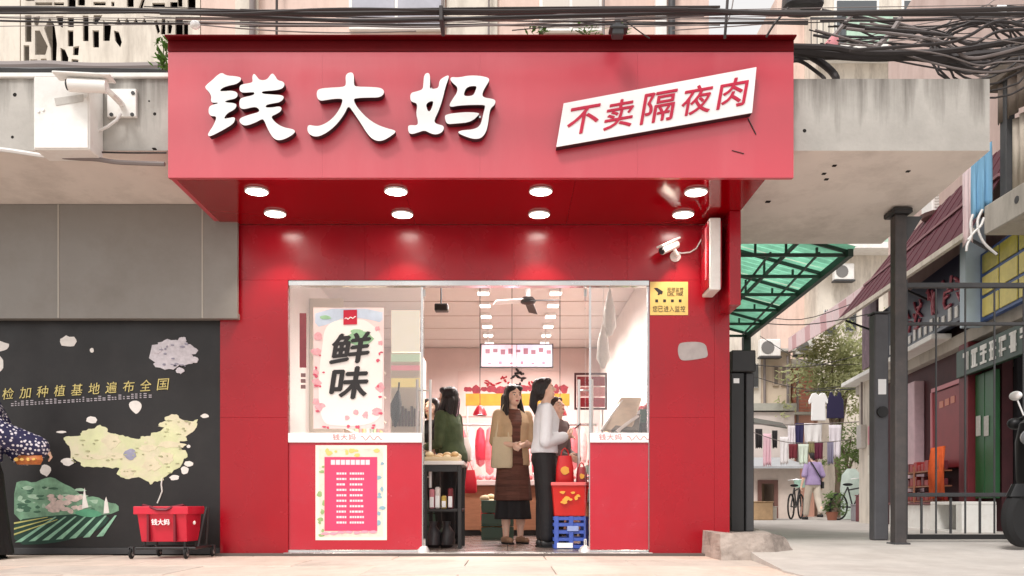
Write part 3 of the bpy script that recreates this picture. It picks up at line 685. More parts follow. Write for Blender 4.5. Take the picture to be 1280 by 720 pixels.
# ------------------------------------------------------------------ slanted white slogan board
sg = thing('slogan_sign', 'tilted white parallelogram board with five red characters on the red fascia', 'sign', (PX(820, 6.15), 6.15, PZ(185, 6.15)))
d = 6.13
A, B, C_, D_ = (P(695.3, 183.8, d), P(940.3, 141, d), P(945.8, 83.6, d), P(704.5, 129, d))
def quad_board(a, b, c, e, thick, name, m_, par, **k):
    mb2 = MB(); mb2.hexa(a, b, c, e, Vector((0, thick, 0))); return mb2.build(name, m_, par, **k)
o = quad_board(A, B, C_, D_, .066, 'board', [M_WHITEF, M_LTRSIDE], sg, bevel=.002)
for p in o.data.polygons: p.material_index = 0 if p.normal.y < -.7 else 1
M_SIGNRED = mat('sign_red_print', srgb(196, 18, 62), rough=.4)
cells = [('不', 122, 330, 268, 466, -18), ('卖', 337, 528, 232, 436, -16), ('隔', 548, 765, 184, 402, -18), ('夜', 775, 975, 150, 356, -18), ('肉', 985, 1175, 110, 316, -18)]
for ch, xa, xb, ya, yb, sk in cells:
    # glyph box sheared with the board: bottom-left, along-board and up vectors from the pixels
    wd = (xb-xa)-32; rise = 0.178*wd
    bl = (xa, yb-8); br = (xa+wd, yb-8-rise); tl = (xa+30, ya+rise+4)
    f = lambda q: P(680+q[0]/4.571, 70+q[1]/4.571, d)
    m = MB(); o0 = f(bl)+Vector((0, -.001, 0))
    put_bold(m, ch, o0, f(br)-f(bl), f(tl)-f(bl), (0, -.006, 0), .012)
    m.build('character', M_SIGNRED, sg)
m = MB()
m.tube([P(935, 148, 6.195), P(945, 168, 6.196)], .004, 6); m.tube([P(915, 188, 6.196), P(930, 192, 6.196)], .003, 6)
m.build('loose_wire', M_CABLE, sg)

# ------------------------------------------------------------------ posters
PD = W+.031
po = thing('poster', 'pale poster with two black characters on a white fruit shape in the left window', 'poster', (PX(436, PD), PD, PZ(535, PD)))
pq = lambda x, y: (PX(350+x/3.6, PD), PZ(340+y/3.6, PD))     # from the enlarged crop
def pp(name, L, y, m_, ch=0, par=po):
    q = MB(); q.prism(chaikin([pq(*p) for p in L], ch) if ch else [pq(*p) for p in L], PD-y, PD-y+.0012); return q.build(name, m_, par)
pp('paper', [(150, 160), (468, 160), (468, 705), (150, 705)], .0, mat('poster_paper', srgb(232, 208, 206), rough=.5, var=.06, vs=7))
pp('sky_print', [(158, 165), (462, 165), (462, 230), (410, 215), (300, 200), (220, 235), (158, 250)], .001, mat('poster_blue', srgb(190, 204, 222), rough=.5, var=.1, vs=9), 1)
pp('white_shape', [(250, 215), (360, 210), (400, 225), (452, 270), (466, 340), (462, 480), (460, 580), (455, 660), (380, 692), (250, 692), (190, 680), (172, 560), (178, 420), (190, 340), (200, 250)], .002, mat('poster_white', srgb(240, 234, 230), rough=.5), 2)
m = MB()
rr = random.Random(3)
FLW = [(440, 255, 12), (452, 320, 12), (162, 360, 22), (160, 450, 14), (164, 500, 20), (162, 580, 16), (178, 605, 22), (452, 520, 22), (435, 630, 20), (385, 645, 16), (340, 630, 14), (170, 290, 18), (300, 655, 12)]
for k, (x, y, r) in enumerate(FLW):
    c = pq(x, y); m = MB(); blob2d(m, c[0], c[1], r*.0018, r*.0017, PD-.0032-.0001*k, PD-.002, 12, .35, k); m.build('pink_flower_print', mat('poster_pink', srgb(226, 164, 172), rough=.5, var=.2, vs=40), po)
m = MB()
for k in range(22):
    a = rr.choice([(rr.uniform(155, 200), rr.uniform(300, 690)), (rr.uniform(425, 465), rr.uniform(240, 690)), (rr.uniform(160, 460), rr.uniform(690, 703))])
    c = pq(*a); blob2d(m, c[0], c[1], rr.uniform(.008, .02), rr.uniform(.006, .014), PD-.0052-.00005*k, PD-.002, 9, .3, k)
m.build('red_petal_print', mat('poster_deep_pink', srgb(206, 84, 108), rough=.5, var=.2, vs=40), po, kind='stuff')
m = MB(); c = pq(360, 300); blob2d(m, c[0], c[1], .108, .062, PD-.0055, PD-.002, 18, .12, 2); m.build('green_leaf_print', mat('poster_green', srgb(150, 192, 152), rough=.5, var=.15, vs=20), po)
m = MB(); c = pq(205, 205); blob2d(m, c[0], c[1], .05, .016, PD-.004, PD-.001, 12, .2, 3)
c = pq(345, 268); blob2d(m, c[0], c[1], .05, .02, PD-.0058, PD-.002, 12, .2, 3)
m.build('green_leaf_print', mat('poster_green', srgb(150, 192, 152), rough=.5, var=.15, vs=20), po, kind='stuff')
pp('red_logo', [(286, 172), (347, 170), (347, 236), (286, 238)], .0062, mat('poster_red', srgb(190, 18, 50), rough=.5))
m = MB(); m.tube([(pq(292+i*5, 212-4*math.sin(i*1.5)-i*.8)[0], PD-.0068, pq(292+i*5, 212-4*math.sin(i*1.5)-i*.8)[1]) for i in range(11)], .004, 5)
m.build('logo_script', M_WHITEF, po)
M_INK = mat('black_ink', srgb(34, 30, 32), rough=.5)
for ch, L in (('鲜', ((222, 420), (392, 402), (245, 285))), ('味', ((222, 572), (385, 566), (243, 432)))):
    bl, br, tl = [Vector((pq(*q)[0], PD-.0078, pq(*q)[1])) for q in L]
    m = MB(); put_bold(m, ch, bl, br-bl, tl-bl, (0, -.002, 0), .028); m.build('black_character', M_INK, po)
# interior-facing small dark vertical lettering beside the poster
m = MB()
for k in range(9):
    c = pq(104, 250+k*31); 
    if k < 7: m.box(c[0]-.018, c[0]+.018, PD+.001, PD+.002, c[1]-.030, c[1]+.026)
vt = thing('vertical_banner', 'narrow dark red vertical strip notice left of the large poster in the window', 'notice', (pq(104, 0)[0], PD+.001, pq(104, 520)[1]))
m = MB(); c0 = pq(88, 185); c1 = pq(118, 430); m.box(c0[0], c1[0], PD+.001, PD+.003, c1[1], c0[1]); m.build('strip', mat('dull_maroon', srgb(128, 58, 66), rough=.6, var=.15, vs=20), vt)
m = MB()
for k in range(3): c = pq(104, 462+k*26); m.box(c[0]-.02, c[0]+.02, PD+.001, PD+.003, c[1]-.02, c[1]+.012)
m.build('dark_mark', mat('dull_mark', srgb(120, 92, 92), rough=.6), vt)
# menu poster on the red lower panel
QD = W+.0185
mpst = thing('menu_poster', 'white framed pink price list poster on the left red lower panel', 'poster', (PX(438, QD), QD, PZ(676, QD)))
qq = lambda x, y: (PX(350+x/4.237, QD), PZ(530+y/4.237, QD))
def rect(name, xa, ya, xb, yb, y, m_, par=mpst, bevel=0):
    a = qq(xa, ya); b = qq(xb, yb); return MB().box(a[0], b[0], QD-y, QD-y+.0012, b[1], a[1]).build(name, m_, par, bevel=bevel)
rect('paper', 188, 112, 566, 615, 0, mat('menu_cream', srgb(240, 230, 216), rough=.5))
rect('picture_ground', 208, 130, 545, 596, .001, mat('menu_pale', srgb(226, 216, 200), rough=.5, var=.14, vs=16))
m = MB()
for k in range(26):
    side = k % 3
    x, y = ((R.uniform(210, 236), R.uniform(135, 590)), (R.uniform(515, 542), R.uniform(135, 590)), (R.uniform(215, 540), R.uniform(133, 165)))[side]
    c = qq(x, y); blob2d(m, c[0], c[1], R.uniform(.012, .03), R.uniform(.01, .024), QD-.0026-.00004*k, QD-.001, 9, .3, k)
o = m.build('produce_print', [mat('menu_green', srgb(150, 176, 120), rough=.5, var=.2, vs=30), mat('menu_blue', srgb(140, 176, 190), rough=.5), mat('menu_yellow', srgb(222, 200, 120), rough=.5)], mpst, kind='stuff')
for i, p in enumerate(o.data.polygons): p.material_index = (i//11) % 3
rect('pink_panel', 236, 175, 515, 566, .004, mat('menu_pink', srgb(222, 66, 108), rough=.5, var=.06, vs=6))
m = MB(); a = qq(270, 216); b = qq(480, 190)
for k in range(8): xx = a[0]+(b[0]-a[0])*k/8; m.box(xx, xx+(b[0]-a[0])/8*.84, QD-.0055, QD-.004, a[1], b[1])
for k in range(10):
    y = 262+k*28.8
    for xa, xb in ((300, 352), (370, 445)):
        x = xa
        while x < xb-6:
            ww = R.uniform(8, 15); p0 = qq(x, y+6); p1 = qq(min(x+ww, xb), y-5); m.box(p0[0], p1[0], QD-.0055, QD-.004, p0[1], p1[1]); x += ww+3
m.build('white_print', mat('menu_white', srgb(246, 216, 222), rough=.5), mpst, kind='stuff')
m = MB()
for k in range(7):
    c = qq(240+k*42, 575+R.uniform(-6, 6)); blob2d(m, c[0], c[1], .035, .012, QD-.005, QD-.003, 10, .25, k)
m.build('wave_print', mat('menu_light_pink', srgb(236, 160, 178), rough=.5), mpst, kind='stuff')

# yellow surveillance notice on the right pillar
YD = W-.003
yn = thing('warning_notice', 'yellow surveillance notice with black camera symbol at the top of the right pillar', 'notice', (PX(835, YD), YD, PZ(393, YD)))
yq = lambda x, y: (PX(720+x/3.2714, YD), PZ(340+y/3.2714, YD))
def yr(name, xa, ya, xb, yb, y, m_):
    a = yq(xa, ya); b = yq(xb, yb); return MB().box(a[0], b[0], YD-y, YD-y+.0025, b[1], a[1]).build(name, m_, yn)
yr('plate', 303, 40, 458, 176, 0, mat('notice_yellow', srgb(226, 196, 116), rough=.45, var=.05, vs=8))
m = MB(); m.prism([yq(*q) for q in ((318, 66), (332, 64), (356, 80), (352, 92), (340, 90))], YD-.0015, YD); m.prism([yq(*q) for q in ((336, 86), (344, 88), (340, 96), (333, 93))], YD-.001, YD)
a = yq(372, 80); put_text(m, '视频监控', (a[0], YD-.001, a[1]), (yq(440, 80)[0]-a[0], 0, 0), (0, 0, .034), (0, -.001, 0), bold=.0)
a = yq(372, 98); put_text(m, '区域', (a[0], YD-.001, a[1]), (yq(440, 98)[0]-a[0], 0, 0), (0, 0, .034), (0, -.001, 0), bold=.0)
a = yq(312, 163); put_text(m, '您已进入监控', (a[0], YD-.001, a[1]), (yq(448, 163)[0]-a[0], 0, 0), (0, 0, .05), (0, -.001, 0), bold=.0)
for k in range(4): c = yq(330+k*32, 118); m.box(c[0]-.012, c[0]+.012, YD-.0012, YD, c[1]-.012, c[1]+.012)
m.build('black_print', M_INK, yn, kind='stuff')

# ------------------------------------------------------------------ wall camera with its lead, projecting light box
wc = thing('security_camera', 'small white bullet camera on the red beam above the yellow notice', 'security camera', (PX(828, W), W, PZ(322, W)))
c = Vector((PX(838, W), W-.05, PZ(312, W)))
m = MB(); dirc = Vector((-.72, -.45, -.42)).normalized()
rotc = dirc.to_track_quat('Y', 'Z').to_matrix()
m.obox(c+dirc*.05+Vector((0, -.05, .045)), (.036, .115, .008), rotc); m.build('sun_shield', M_WHITE, wc, bevel=.004)
m = MB(); m.tube([c+Vector((0, -.05, .0))-dirc*.05, c+Vector((0, -.05, .0))+dirc*.13], .033, 14); m.build('camera_body', M_WHITE, wc, smooth=True)
m = MB(); m.tube([c+Vector((0, -.05, .0))+dirc*.128, c+Vector((0, -.05, 0))+dirc*.142], .027, 14); m.build('lens', M_BLACK, wc, smooth=True)
m = MB(); m.tube([c+Vector((.04, .05, -.06)), c+Vector((.04, -.03, -.06)), c+Vector((.01, -.05, -.02))], .014, 8); m.lathe((c.x+.04, W-.012, c.z-.06), [(.001, 0), (.045, 0), (.045, .012), (.001, .012)], 16, axis='y')
m.build('bracket', M_WHITE, wc, smooth=True)
m = MB(); m.tube([(PX(px, W), W-.012, PZ(py, W)) for px, py in ((843, 315), (852, 317), (862, 316), (870, 311), (874, 304), (877, 299))], .006, 6); m.build('lead', M_WCABLE, wc)
bx = thing('blade_sign', 'slim projecting red and white light box sign at the right edge of the red wall', 'sign', (PX(889, 6.9), 6.95, PZ(362, 6.9)))
zb0, zb1 = PZ(362, 6.95), PZ(272, 6.95); xb0, xb1 = PX(887, 6.95), PX(901, 6.95)
MB().box(xb0, xb1, 6.95, 7.22, zb0, zb1).build('edge_frame', M_WHITE, bx, bevel=.006)
m = MB(); m.box(xb0-.012, xb0-.001, 6.96, 7.2, zb0+.02, zb1-.02); m.box(xb1+.001, xb1+.012, 6.96, 7.2, zb0+.02, zb1-.02); m.build('red_face', M_RED, bx, bevel=.004)
m = MB(); m.box(xb0-.0145, xb0-.0125, 7.0, 7.05, zb0+.1, zb1-.06); m.build('pale_streak', mat('streak_pink', srgb(226, 130, 140), rough=.4), bx)
m = MB(); m.box(xb0+.02, xb1-.02, 7.221, W-.001, zb0+.1, zb0+.16); m.box(xb0+.02, xb1-.02, 7.221, W-.001, zb1-.16, zb1-.1); m.build('wall_bracket', M_DKGREY, bx)

# ------------------------------------------------------------------ white meter box, second camera, cables on the left of the canopy
cb = 6.05
ubx = thing('meter_box', 'white sheet metal meter box on the left canopy edge', 'meter box', (PX(77, cb), cb, PZ(187, cb)))
x0, x1, z0, z1 = PX(42, cb), PX(112, cb), PZ(187, cb), PZ(96, cb)
MB().box(x0, x1, cb, 6.255, z0, z1).build('case', M_WHITE, ubx, bevel=.006)
MB().box(x0+.008, x1-.008, cb-.008, cb-.001, z0+.008, z1-.008).build('door', M_WHITE, ubx, bevel=.003)
m = MB()
for px, py in ((49, 140), (55, 138), (108, 122)): m.lathe((PX(px, cb), cb-.0155, PZ(py, cb)), [(.001, 0), (.01, 0), (.01, .009), (.001, .009)], 8, axis='y')
m.build('screw', M_CHROME, ubx)
m = MB(); m.hexa(P(68, 123, cb-.009), P(104, 118, cb-.009), P(104, 127, cb-.009), P(70, 132, cb-.009), (0, -.003, 0)); m.build('faded_label', mat('faded_grey', srgb(196, 192, 186), rough=.6, var=.1, vs=30), ubx)
c2 = thing('security_camera', 'white bullet camera on a square base plate beside the meter box', 'security camera', (PX(152, 6.2), 6.24, PZ(150, 6.2)))
MB().box(PX(135, 6.24), PX(171, 6.24), 6.225, 6.256, PZ(147, 6.24), PZ(112, 6.24)).build('base_plate', M_WHITE, c2, bevel=.003)
m = MB()
for px, py in ((139, 143), (165, 143), (140, 117), (166, 116)): m.lathe((PX(px, 6.22), 6.219, PZ(py, 6.22)), [(.001, 0), (.014, 0), (.014, .006), (.001, .006)], 8, axis='y')
m.build('bolt', M_DKGREY, c2)
e1 = P(128, 108, 5.95); m = MB(); m.tube([P(152, 130, 6.23), P(148, 126, 6.1), P(140, 118, 6.0), e1], [.022, .022, .02, .024], 10); m.build('arm', M_WHITE, c2, smooth=True)
dirc = (P(86, 106, 5.93)-e1).normalized(); rotc = dirc.to_track_quat('Y', 'Z').to_matrix()
m = MB(); m.tube([e1-dirc*.03, e1+dirc*.22], .045, 16); m.build('camera_body', M_WHITE, c2, smooth=True)
m = MB(); m.obox(e1+dirc*.12+Vector((0, 0, .058)), (.062, .19, .007), rotc); m.build('sun_shield', M_WHITE, c2, bevel=.004)
m = MB(); m.tube([e1+dirc*.219, e1+dirc*.235], .036, 14); m.build('lens', M_BLACK, c2, smooth=True)
m = MB(); m.tube([P(151, 142, 6.21), P(146, 150, 6.19), P(135, 158, 6.19), P(122, 164, 6.19), P(113, 168, 6.2)], .011, 8); m.build('lead', M_WCABLE, c2, smooth=True)

def cable(name, label, pts, r, m_, group=None, n=6, cat='cable'):
    q = []; pts = [Vector(p) for p in pts]   # smooth by Catmull-Rom
    for i in range(len(pts)-1):
        p0, p1, p2, p3 = pts[max(i-1, 0)], pts[i], pts[i+1], pts[min(i+2, len(pts)-1)]
        for k in range(5):
            t = k/5
            q.append(.5*((2*p1)+(-p0+p2)*t+(2*p0-5*p1+4*p2-p3)*t*t+(-p0+3*p1-3*p2+p3)*t*t*t))
    q.append(pts[-1]); m = MB(); m.tube(q, r, n)
    return m.build(name, m_, smooth=True, label=label, cat=cat, group=group)
cable('cable', 'white taped cable running along the canopy foot below the meter box', [P(px, py, 6.2) for px, py in ((-40, 186), (0, 187), (30, 191), (58, 195), (80, 195))], .016, M_WCABLE)
cable('cable', 'black wrapped cable splice along the canopy foot beside the red box', [P(px, py, 6.21) for px, py in ((62, 191), (78, 196), (100, 198), (120, 199), (150, 203), (206, 205))], .016, M_CABLEG)
cable('cable', 'thin dark cable running above the white taped cable', [P(px, py, 6.235) for px, py in ((60, 190), (110, 190), (160, 191), (208, 191))], .006, M_CABLE)
for nm, pl, r, mm_ in (('fat grey pipe lying on the canopy behind its white edge', ((-40, 84), (20, 84), (60, 83), (120, 86), (200, 85)), .045, M_CABLEG),
                       ('dark bundled hose lying behind the white canopy edge', ((-40, 88), (10, 88), (50, 89), (110, 88), (210, 90)), .04, M_DKGREY)):
    cable('hose', nm, [P(px, py, 6.75) for px, py in pl], r, mm_, cat='hose', n=8)

# overhead cables across the top
G1 = 'dark cables strung across above the red sign'
OC = [(5.75, ((-60, 11), (60, 11), (200, 14), (380, 17), (520, 16), (640, 15), (840, 12), (1000, 17), (1300, 10)), .022, M_CABLE, 'thickest dark overhead cable running the whole width above the red sign'),
      (5.8, ((-60, 14), (100, 12), (250, 17), (380, 24), (470, 26), (640, 22), (830, 17), (1000, 15), (1120, 18), (1300, 17)), .017, M_CABLE, 'dark overhead cable dipping to the lip over the middle character'),
      (5.7, ((200, 17), (300, 17), (390, 12), (460, 11), (560, 13), (640, 13), (760, 11), (860, 11)), .011, M_CABLE, 'thin upper overhead cable arching over the middle of the sign'),
      (5.82, ((220, 23), (330, 24), (440, 25), (540, 22), (640, 24), (720, 18), (860, 15), (1000, 14)), .013, M_CABLEG, 'greyish overhead cable sagging over the first character'),
      (5.9, ((240, 27), (330, 31), (430, 32), (520, 34), (600, 32), (640, 31), (760, 24), (880, 20)), .008, M_CABLEG, 'lowest thin grey overhead cable just above the red lip'),
      (5.95, ((230, 29), (320, 37), (420, 41), (520, 39)), .006, M_CABLEG, 'fine wire slanting down behind the left of the red lip'),
      (5.9, ((640, 38), (760, 27), (850, 22)), .005, M_CABLE, 'fine wire climbing right above the middle of the sign'),
      (6.0, ((779, 24), (800, 40), (812, 48)), .006, M_CABLE, 'short wire dropping to the red lip from the cable clamp'),
      (6.0, ((840, 38), (900, 34), (956, 30)), .005, M_CABLEG, 'fine pale wire level above the slogan board'),
      (5.9, ((910, -10), (908, 20), (906, 48)), .014, M_CABLE, 'dark vertical wire crossing the bright sky gap'),
      (5.95, ((918, -10), (914, 14), (908, 30)), .006, M_CABLEG, 'thin slanting wire beside the dark vertical wire'),
      (5.9, ((985, 10), (968, 30), (958, 46)), .012, M_CABLE, 'dark slanting wire at the right end of the sky gap')]
for dd, pl, r, mm_, lb in OC: cable('overhead_cable', lb, [P(a, b, dd) for a, b in pl], r*.72, mm_, G1)
m = MB(); q = P(772, 30, 6.02); m.box(q.x-.04, q.x+.04, 5.98, 6.06, q.z-.09, q.z-.02); m.box(q.x-.02, q.x+.02, 6.0, 6.04, q.z-.02, q.z+.05); m.box(q.x-.06, q.x+.07, 5.97, 6.07, q.z-.05, q.z-.035)
m.build('cable_clamp', M_DKGREY, bevel=.006, label='small dark cable clamp sitting on the red lip left of the slogan board', cat='clamp')
q = P(552, 22, 5.72); MB().box(q.x-.012, q.x+.012, 5.66, 5.86, q.z-.05, q.z+.05).build('cable_tie', M_CABLE, bevel=.004, label='dark spacer clipped across the overhead cables right of the middle character', cat='cable spacer')
q = P(244, 31, 5.9)
m = MB(); m.ell(q, (.035, .03, .03)); o = m.build('insulator', M_WHITEF, smooth=True, label='round white insulator knob above the top left corner of the sign', cat='insulator')

# ------------------------------------------------------------------ red wheeled shopping basket
bk = thing('shopping_trolley', 'red plastic shopping basket on a black wheeled frame in front of the mural', 'shopping basket', (PX(204, 6.95), 6.95, 0))
yb = 6.75
def bq(x, y): return (PX(140+x/6, yb), PZ(600+y/6, yb))
xa, zt_ = bq(165, 205); xb_, _ = bq(575, 205); xl, zb_ = bq(205, 465); xr, _ = bq(548, 465)
M_BASK = mat('red_plastic', srgb(204, 30, 56), rough=.38, var=.05, vs=5, coat=.2)
m = MB(); t_ = .012
def tub(xa, xb, xl, xr, y0, y1, z0, z1, ins=0.0):
    return [(xl+ins, y0+.04+ins, z0), (xr-ins, y0+.04+ins, z0), (xr-ins, y1-.03-ins, z0), (xl+ins, y1-.03-ins, z0), (xa+ins, y0+ins, z1), (xb-ins, y0+ins, z1), (xb-ins, y1-ins, z1), (xa+ins, y1-ins, z1)]
vo = tub(xa+.02, xb_-.02, xl, xr, yb, yb+.34, zb_, zt_-.02); vi = tub(xa+.02, xb_-.02, xl, xr, yb, yb+.34, zb_+.012, zt_-.02, .01)
m.add(vo+vi, [(3, 2, 1, 0), (0, 1, 5, 4), (1, 2, 6, 5), (2, 3, 7, 6), (3, 0, 4, 7), (8, 9, 10, 11), (8, 12, 13, 9), (9, 13, 14, 10), (10, 14, 15, 11), (11, 15, 12, 8), (4, 5, 13, 12), (5, 6, 14, 13), (6, 7, 15, 14), (7, 4, 12, 15)])
m.build('tub', M_BASK, bk, bevel=.006, segs=2)
m = MB()
for (a, b, c_, e) in ((xa, xb_, yb-.016, yb+.012), (xa, xb_, yb+.332, yb+.356), (xa, xa+.028, yb+.012, yb+.332), (xb_-.028, xb_, yb+.012, yb+.332)): m.box(a, b, c_, e, zt_-.055, zt_+.008)
m.build('rim', M_BASK, bk, bevel=.006, segs=2)
m = MB()
for x in (270, 470): a = bq(x, 280); m.box(a[0]-.008, a[0]+.008, yb-.006, yb+.03, zb_+.004, a[1]+.03)
m.build('rib', mat('dark_red_plastic', srgb(120, 16, 36), rough=.45), bk)
m = MB(); a = bq(298, 338); b = bq(436, 292)
for i_, ch in enumerate('钱大妈'):
    m = MB(); cw = (b[0]-a[0])/3; put_text(m, ch, (a[0]+cw*i_, yb-.001, a[1]), (cw, 0, 0), (0, .0, b[1]-a[1]), (0, -.012, 0), gap=.06, bold=.008); m.build('white_character', M_WHITEF, bk)
m = MB(); zz = zt_+.012
m.tube([(xa+.06, yb+.17, zz-.02), (xa+.06, yb+.03, zz+.004), (bq(300, 0)[0], yb-.012, zz-.012), (bq(350, 0)[0], yb-.03, zz-.03), (bq(420, 0)[0], yb-.03, zz-.03), (bq(450, 0)[0], yb-.01, zz-.012), (xb_-.06, yb+.03, zz+.004), (xb_-.06, yb+.17, zz-.02)], .011, 8)
m.build('folded_handle', mat('maroon_plastic', srgb(112, 14, 40), rough=.4), bk, smooth=True)
m = MB(); xe = xb_+.03
m.tube([(xe, yb+.12, .09), (xe+.012, yb+.2, .30), (xe+.02, yb+.26, zt_)], .011, 8); m.tube([(xe, yb+.3, .09), (xe+.02, yb+.3, zt_)], .011, 8)
m.tube([(xa+.02, yb+.0, .085), (xb_+.05, yb+.0, .085), (xb_+.05, yb+.34, .085), (xa+.02, yb+.34, .085)], .011, 8, closed=True)
for x in (xl+.02, xr-.02): m.tube([(x, yb+.05, .09), (x, yb+.05, zb_)], .01, 8); m.tube([(x, yb+.29, .09), (x, yb+.29, zb_)], .01, 8)
m.build('frame', M_BLACK, bk, smooth=True)
m = MB(); a = bq(600, 322); m.ell((a[0], yb+.05, a[1]), (.012, .012, .016)); m.build('frame_clip', M_CHROME, bk, smooth=True)
WH = None
for x, y in ((xa-.02, yb+.0), (xa+.06, yb+.34), (xb_-.02, yb+.0), (xb_+.07, yb+.34)):
    m = MB(); m.lathe((x-.011, y, .041), [(.012, 0), (.034, 0), (.04, .004), (.04, .018), (.034, .022), (.012, .022)], 18, axis='x')
    wobj = m.build('wheel', M_RUBBER, bk, smooth=True)
    m = MB(); m.lathe((x-.013, y, .041), [(.001, 0), (.02, 0), (.02, .026), (.001, .026)], 14, axis='x'); m.build('hub', mat('hub_grey', srgb(150, 146, 142), rough=.4), wobj, smooth=True)
    m = MB(); m.box(x-.018, x-.014, y-.015, y+.015, .04, .09); m.box(x+.014, x+.018, y-.015, y+.015, .04, .09); m.box(x-.018, x+.018, y-.015, y+.015, .0905, .095); m.build('castor_fork', M_DKGREY, bk)
# weeds in the gap behind the red lip and on the canopy corner
M_LEAF = translucent('weed_leaf', (.10, .20, .045), .35)
def weed(base, n, h, sp, label, seed):
    rr = random.Random(seed); m = MB(); 
    for k in range(n):
        a = rr.uniform(0, 2*PI); r = rr.uniform(0, sp); z = rr.uniform(0, h); c = Vector(base)+Vector((r*math.cos(a), r*.5*math.sin(a), z))
        u = Vector((rr.uniform(-1, 1), rr.uniform(-1, 1), rr.uniform(-.2, 1))).normalized(); v = u.orthogonal().normalized(); s = rr.uniform(.015, .035)
        m.add([c, c+u*s+v*s*.45, c+u*s*2.1, c+u*s-v*s*.45], [(0, 1, 2, 3)])
    t = thing('weed', label, 'weed', base); m.build('leaves', M_LEAF, t)
    m = MB()
    for k in range(4): m.tube([base, Vector(base)+Vector((rr.uniform(-sp, sp)*.7, 0, h*rr.uniform(.6, 1)))], .004, 5)
    m.build('stem', mat('stem', srgb(92, 100, 60), rough=.8), t)
weed(P(203, 88, 6.45), 90, .22, .07, 'small green weed sprouting on the canopy at the left corner of the red box', 4)
weed(P(672, 46, 6.3), 26, .06, .12, 'low dark moss clump behind the red lip above the middle of the sign', 5)
weed(P(735, 46, 6.3), 30, .06, .14, 'low moss clump behind the red lip left of the cable clamp', 6)
weed(P(778, 46, 6.3), 30, .08, .05, 'weed tuft behind the red lip under the cable clamp', 7)
m = MB()
for k in range(60):
    x = PX(416+160*k/60, 6.4); z = FZ1+.09+R.uniform(-.02, .02); m.bar((x, 6.4, FZ1+.016), (x+R.uniform(-.03, .03), 6.4, z+.09), .006, .006)
m.bar((PX(414, 6.4), 6.4, FZ1+.10), (PX(578, 6.4), 6.4, FZ1+.10), .03, .05)
m.build('bird_spikes', M_DKGREY, label='dark bristling strip of spikes behind the red lip above the middle characters', cat='spike strip')
# ------------------------------------------------------------------ shop interior
M_FLOOR = mat('shop_floor_tile', srgb(112, 98, 92), rough=.25, var=.1, vs=3, rvar=.08)
M_CEIL = mat('shop_ceiling', srgb(222, 213, 209), rough=.7, var=.03)
M_INW = mat('shop_wall', srgb(232, 222, 216), rough=.6, var=.03)
M_PINKB = mat('shop_pink_back', srgb(216, 194, 190), rough=.6, var=.06, vs=2)
fl = MB(); fl.box(-2.42, 1.655, 7.14, 15.6, -.1, .018); flo = fl.build('shop_floor', mat('grout', srgb(96, 86, 82), rough=.9), kind='structure')
tile = None
y = 7.36
while y < 15.4:
    x = -2.40
    while x < 1.6:
        if tile is None:
            m = MB(); m.box(x, x+.594, y, y+.594, .018, .03); tile = m.build('floor_tile', M_FLOOR, flo, bevel=.002)
            tile_x, tile_y = x, y
        else:
            c = tile.copy(); COL.objects.link(c); c.parent = flo; c.location = (x-tile_x, y-tile_y, 0)
        x += .6
    y += .6
MB().box(-1.86, 1.2, 7.15, 7.357, .0185, .026).build('threshold_strip', M_STEEL, flo, bevel=.002)
inr = thing('shop_interior', 'bright pale interior shell of the open shop with pinkish ceiling', 'interior', (-.4, 11.5, .03))
MB().box(-2.43, 1.655, 7.43, 15.6, 3.2, 3.235).build('ceiling', M_CEIL, inr)
MB().box(-2.42, -2.39, 7.43, 15.3, .03, 3.19).build('wall', M_INW, inr)
MB().box(1.625, 1.655, 7.43, 15.3, .03, 3.19).build('wall', M_INW, inr)
MB().box(-2.43, 1.655, 15.3, 15.6, .03, 3.19).build('wall', M_PINKB, inr)
for k in range(8): MB().box(-2.38, 1.62, 8.2+k*.9, 8.215+k*.9, 3.193, 3.1995).build('ceiling_joint', mat('ceiling_joint', srgb(196, 176, 168), rough=.8), inr)
# ceiling spot lamps in two rows
SP = None; M_GLOWC = mat('ceiling_lamp_glow', (1, 1, 1), emit=(1, .96, .9), es=4)
k = 0
for row, X in (('left', -.32), ('right', .62)):
    for dd in (9.6, 10.4, 11.2, 11.9, 12.6, 13.3, 14.0, 14.7):
        t = thing('ceiling_lamp', 'square lit panel lamp on the shop ceiling, in the %s row %s' % (row, ['nearest the door', 'second from the door', 'third from the door', 'fourth from the door', 'fifth from the door', 'third from the back', 'second from the back', 'farthest back'][k % 8]), 'ceiling light', (X, dd, 3.15), 0, 'lit lamps in two rows on the shop ceiling')
        k += 1
        if SP is None:
            m = MB(); m.box(X-.08, X+.08, dd-.08, dd+.08, 3.158, 3.199); a1 = m.build('housing', M_WHITEF, t, bevel=.004)
            m = MB(); m.box(X-.07, X+.07, dd-.07, dd+.07, 3.150, 3.157); a2 = m.build('diffuser', M_GLOWC, t); SP = (a1, a2)
        else:
            for q in SP: c = q.copy(); COL.objects.link(c); c.parent = t
        if k % 2 == 1:
            ld = bpy.data.lights.new('lamp', 'SPOT'); ld.energy = 135; ld.spot_size = rad(165); ld.spot_blend = .6; ld.color = (1, .94, .90); ld.shadow_soft_size = .12
            lo = bpy.data.objects.new('lamp', ld); COL.objects.link(lo); lo.location = (0, 0, -.03); lo.parent = t
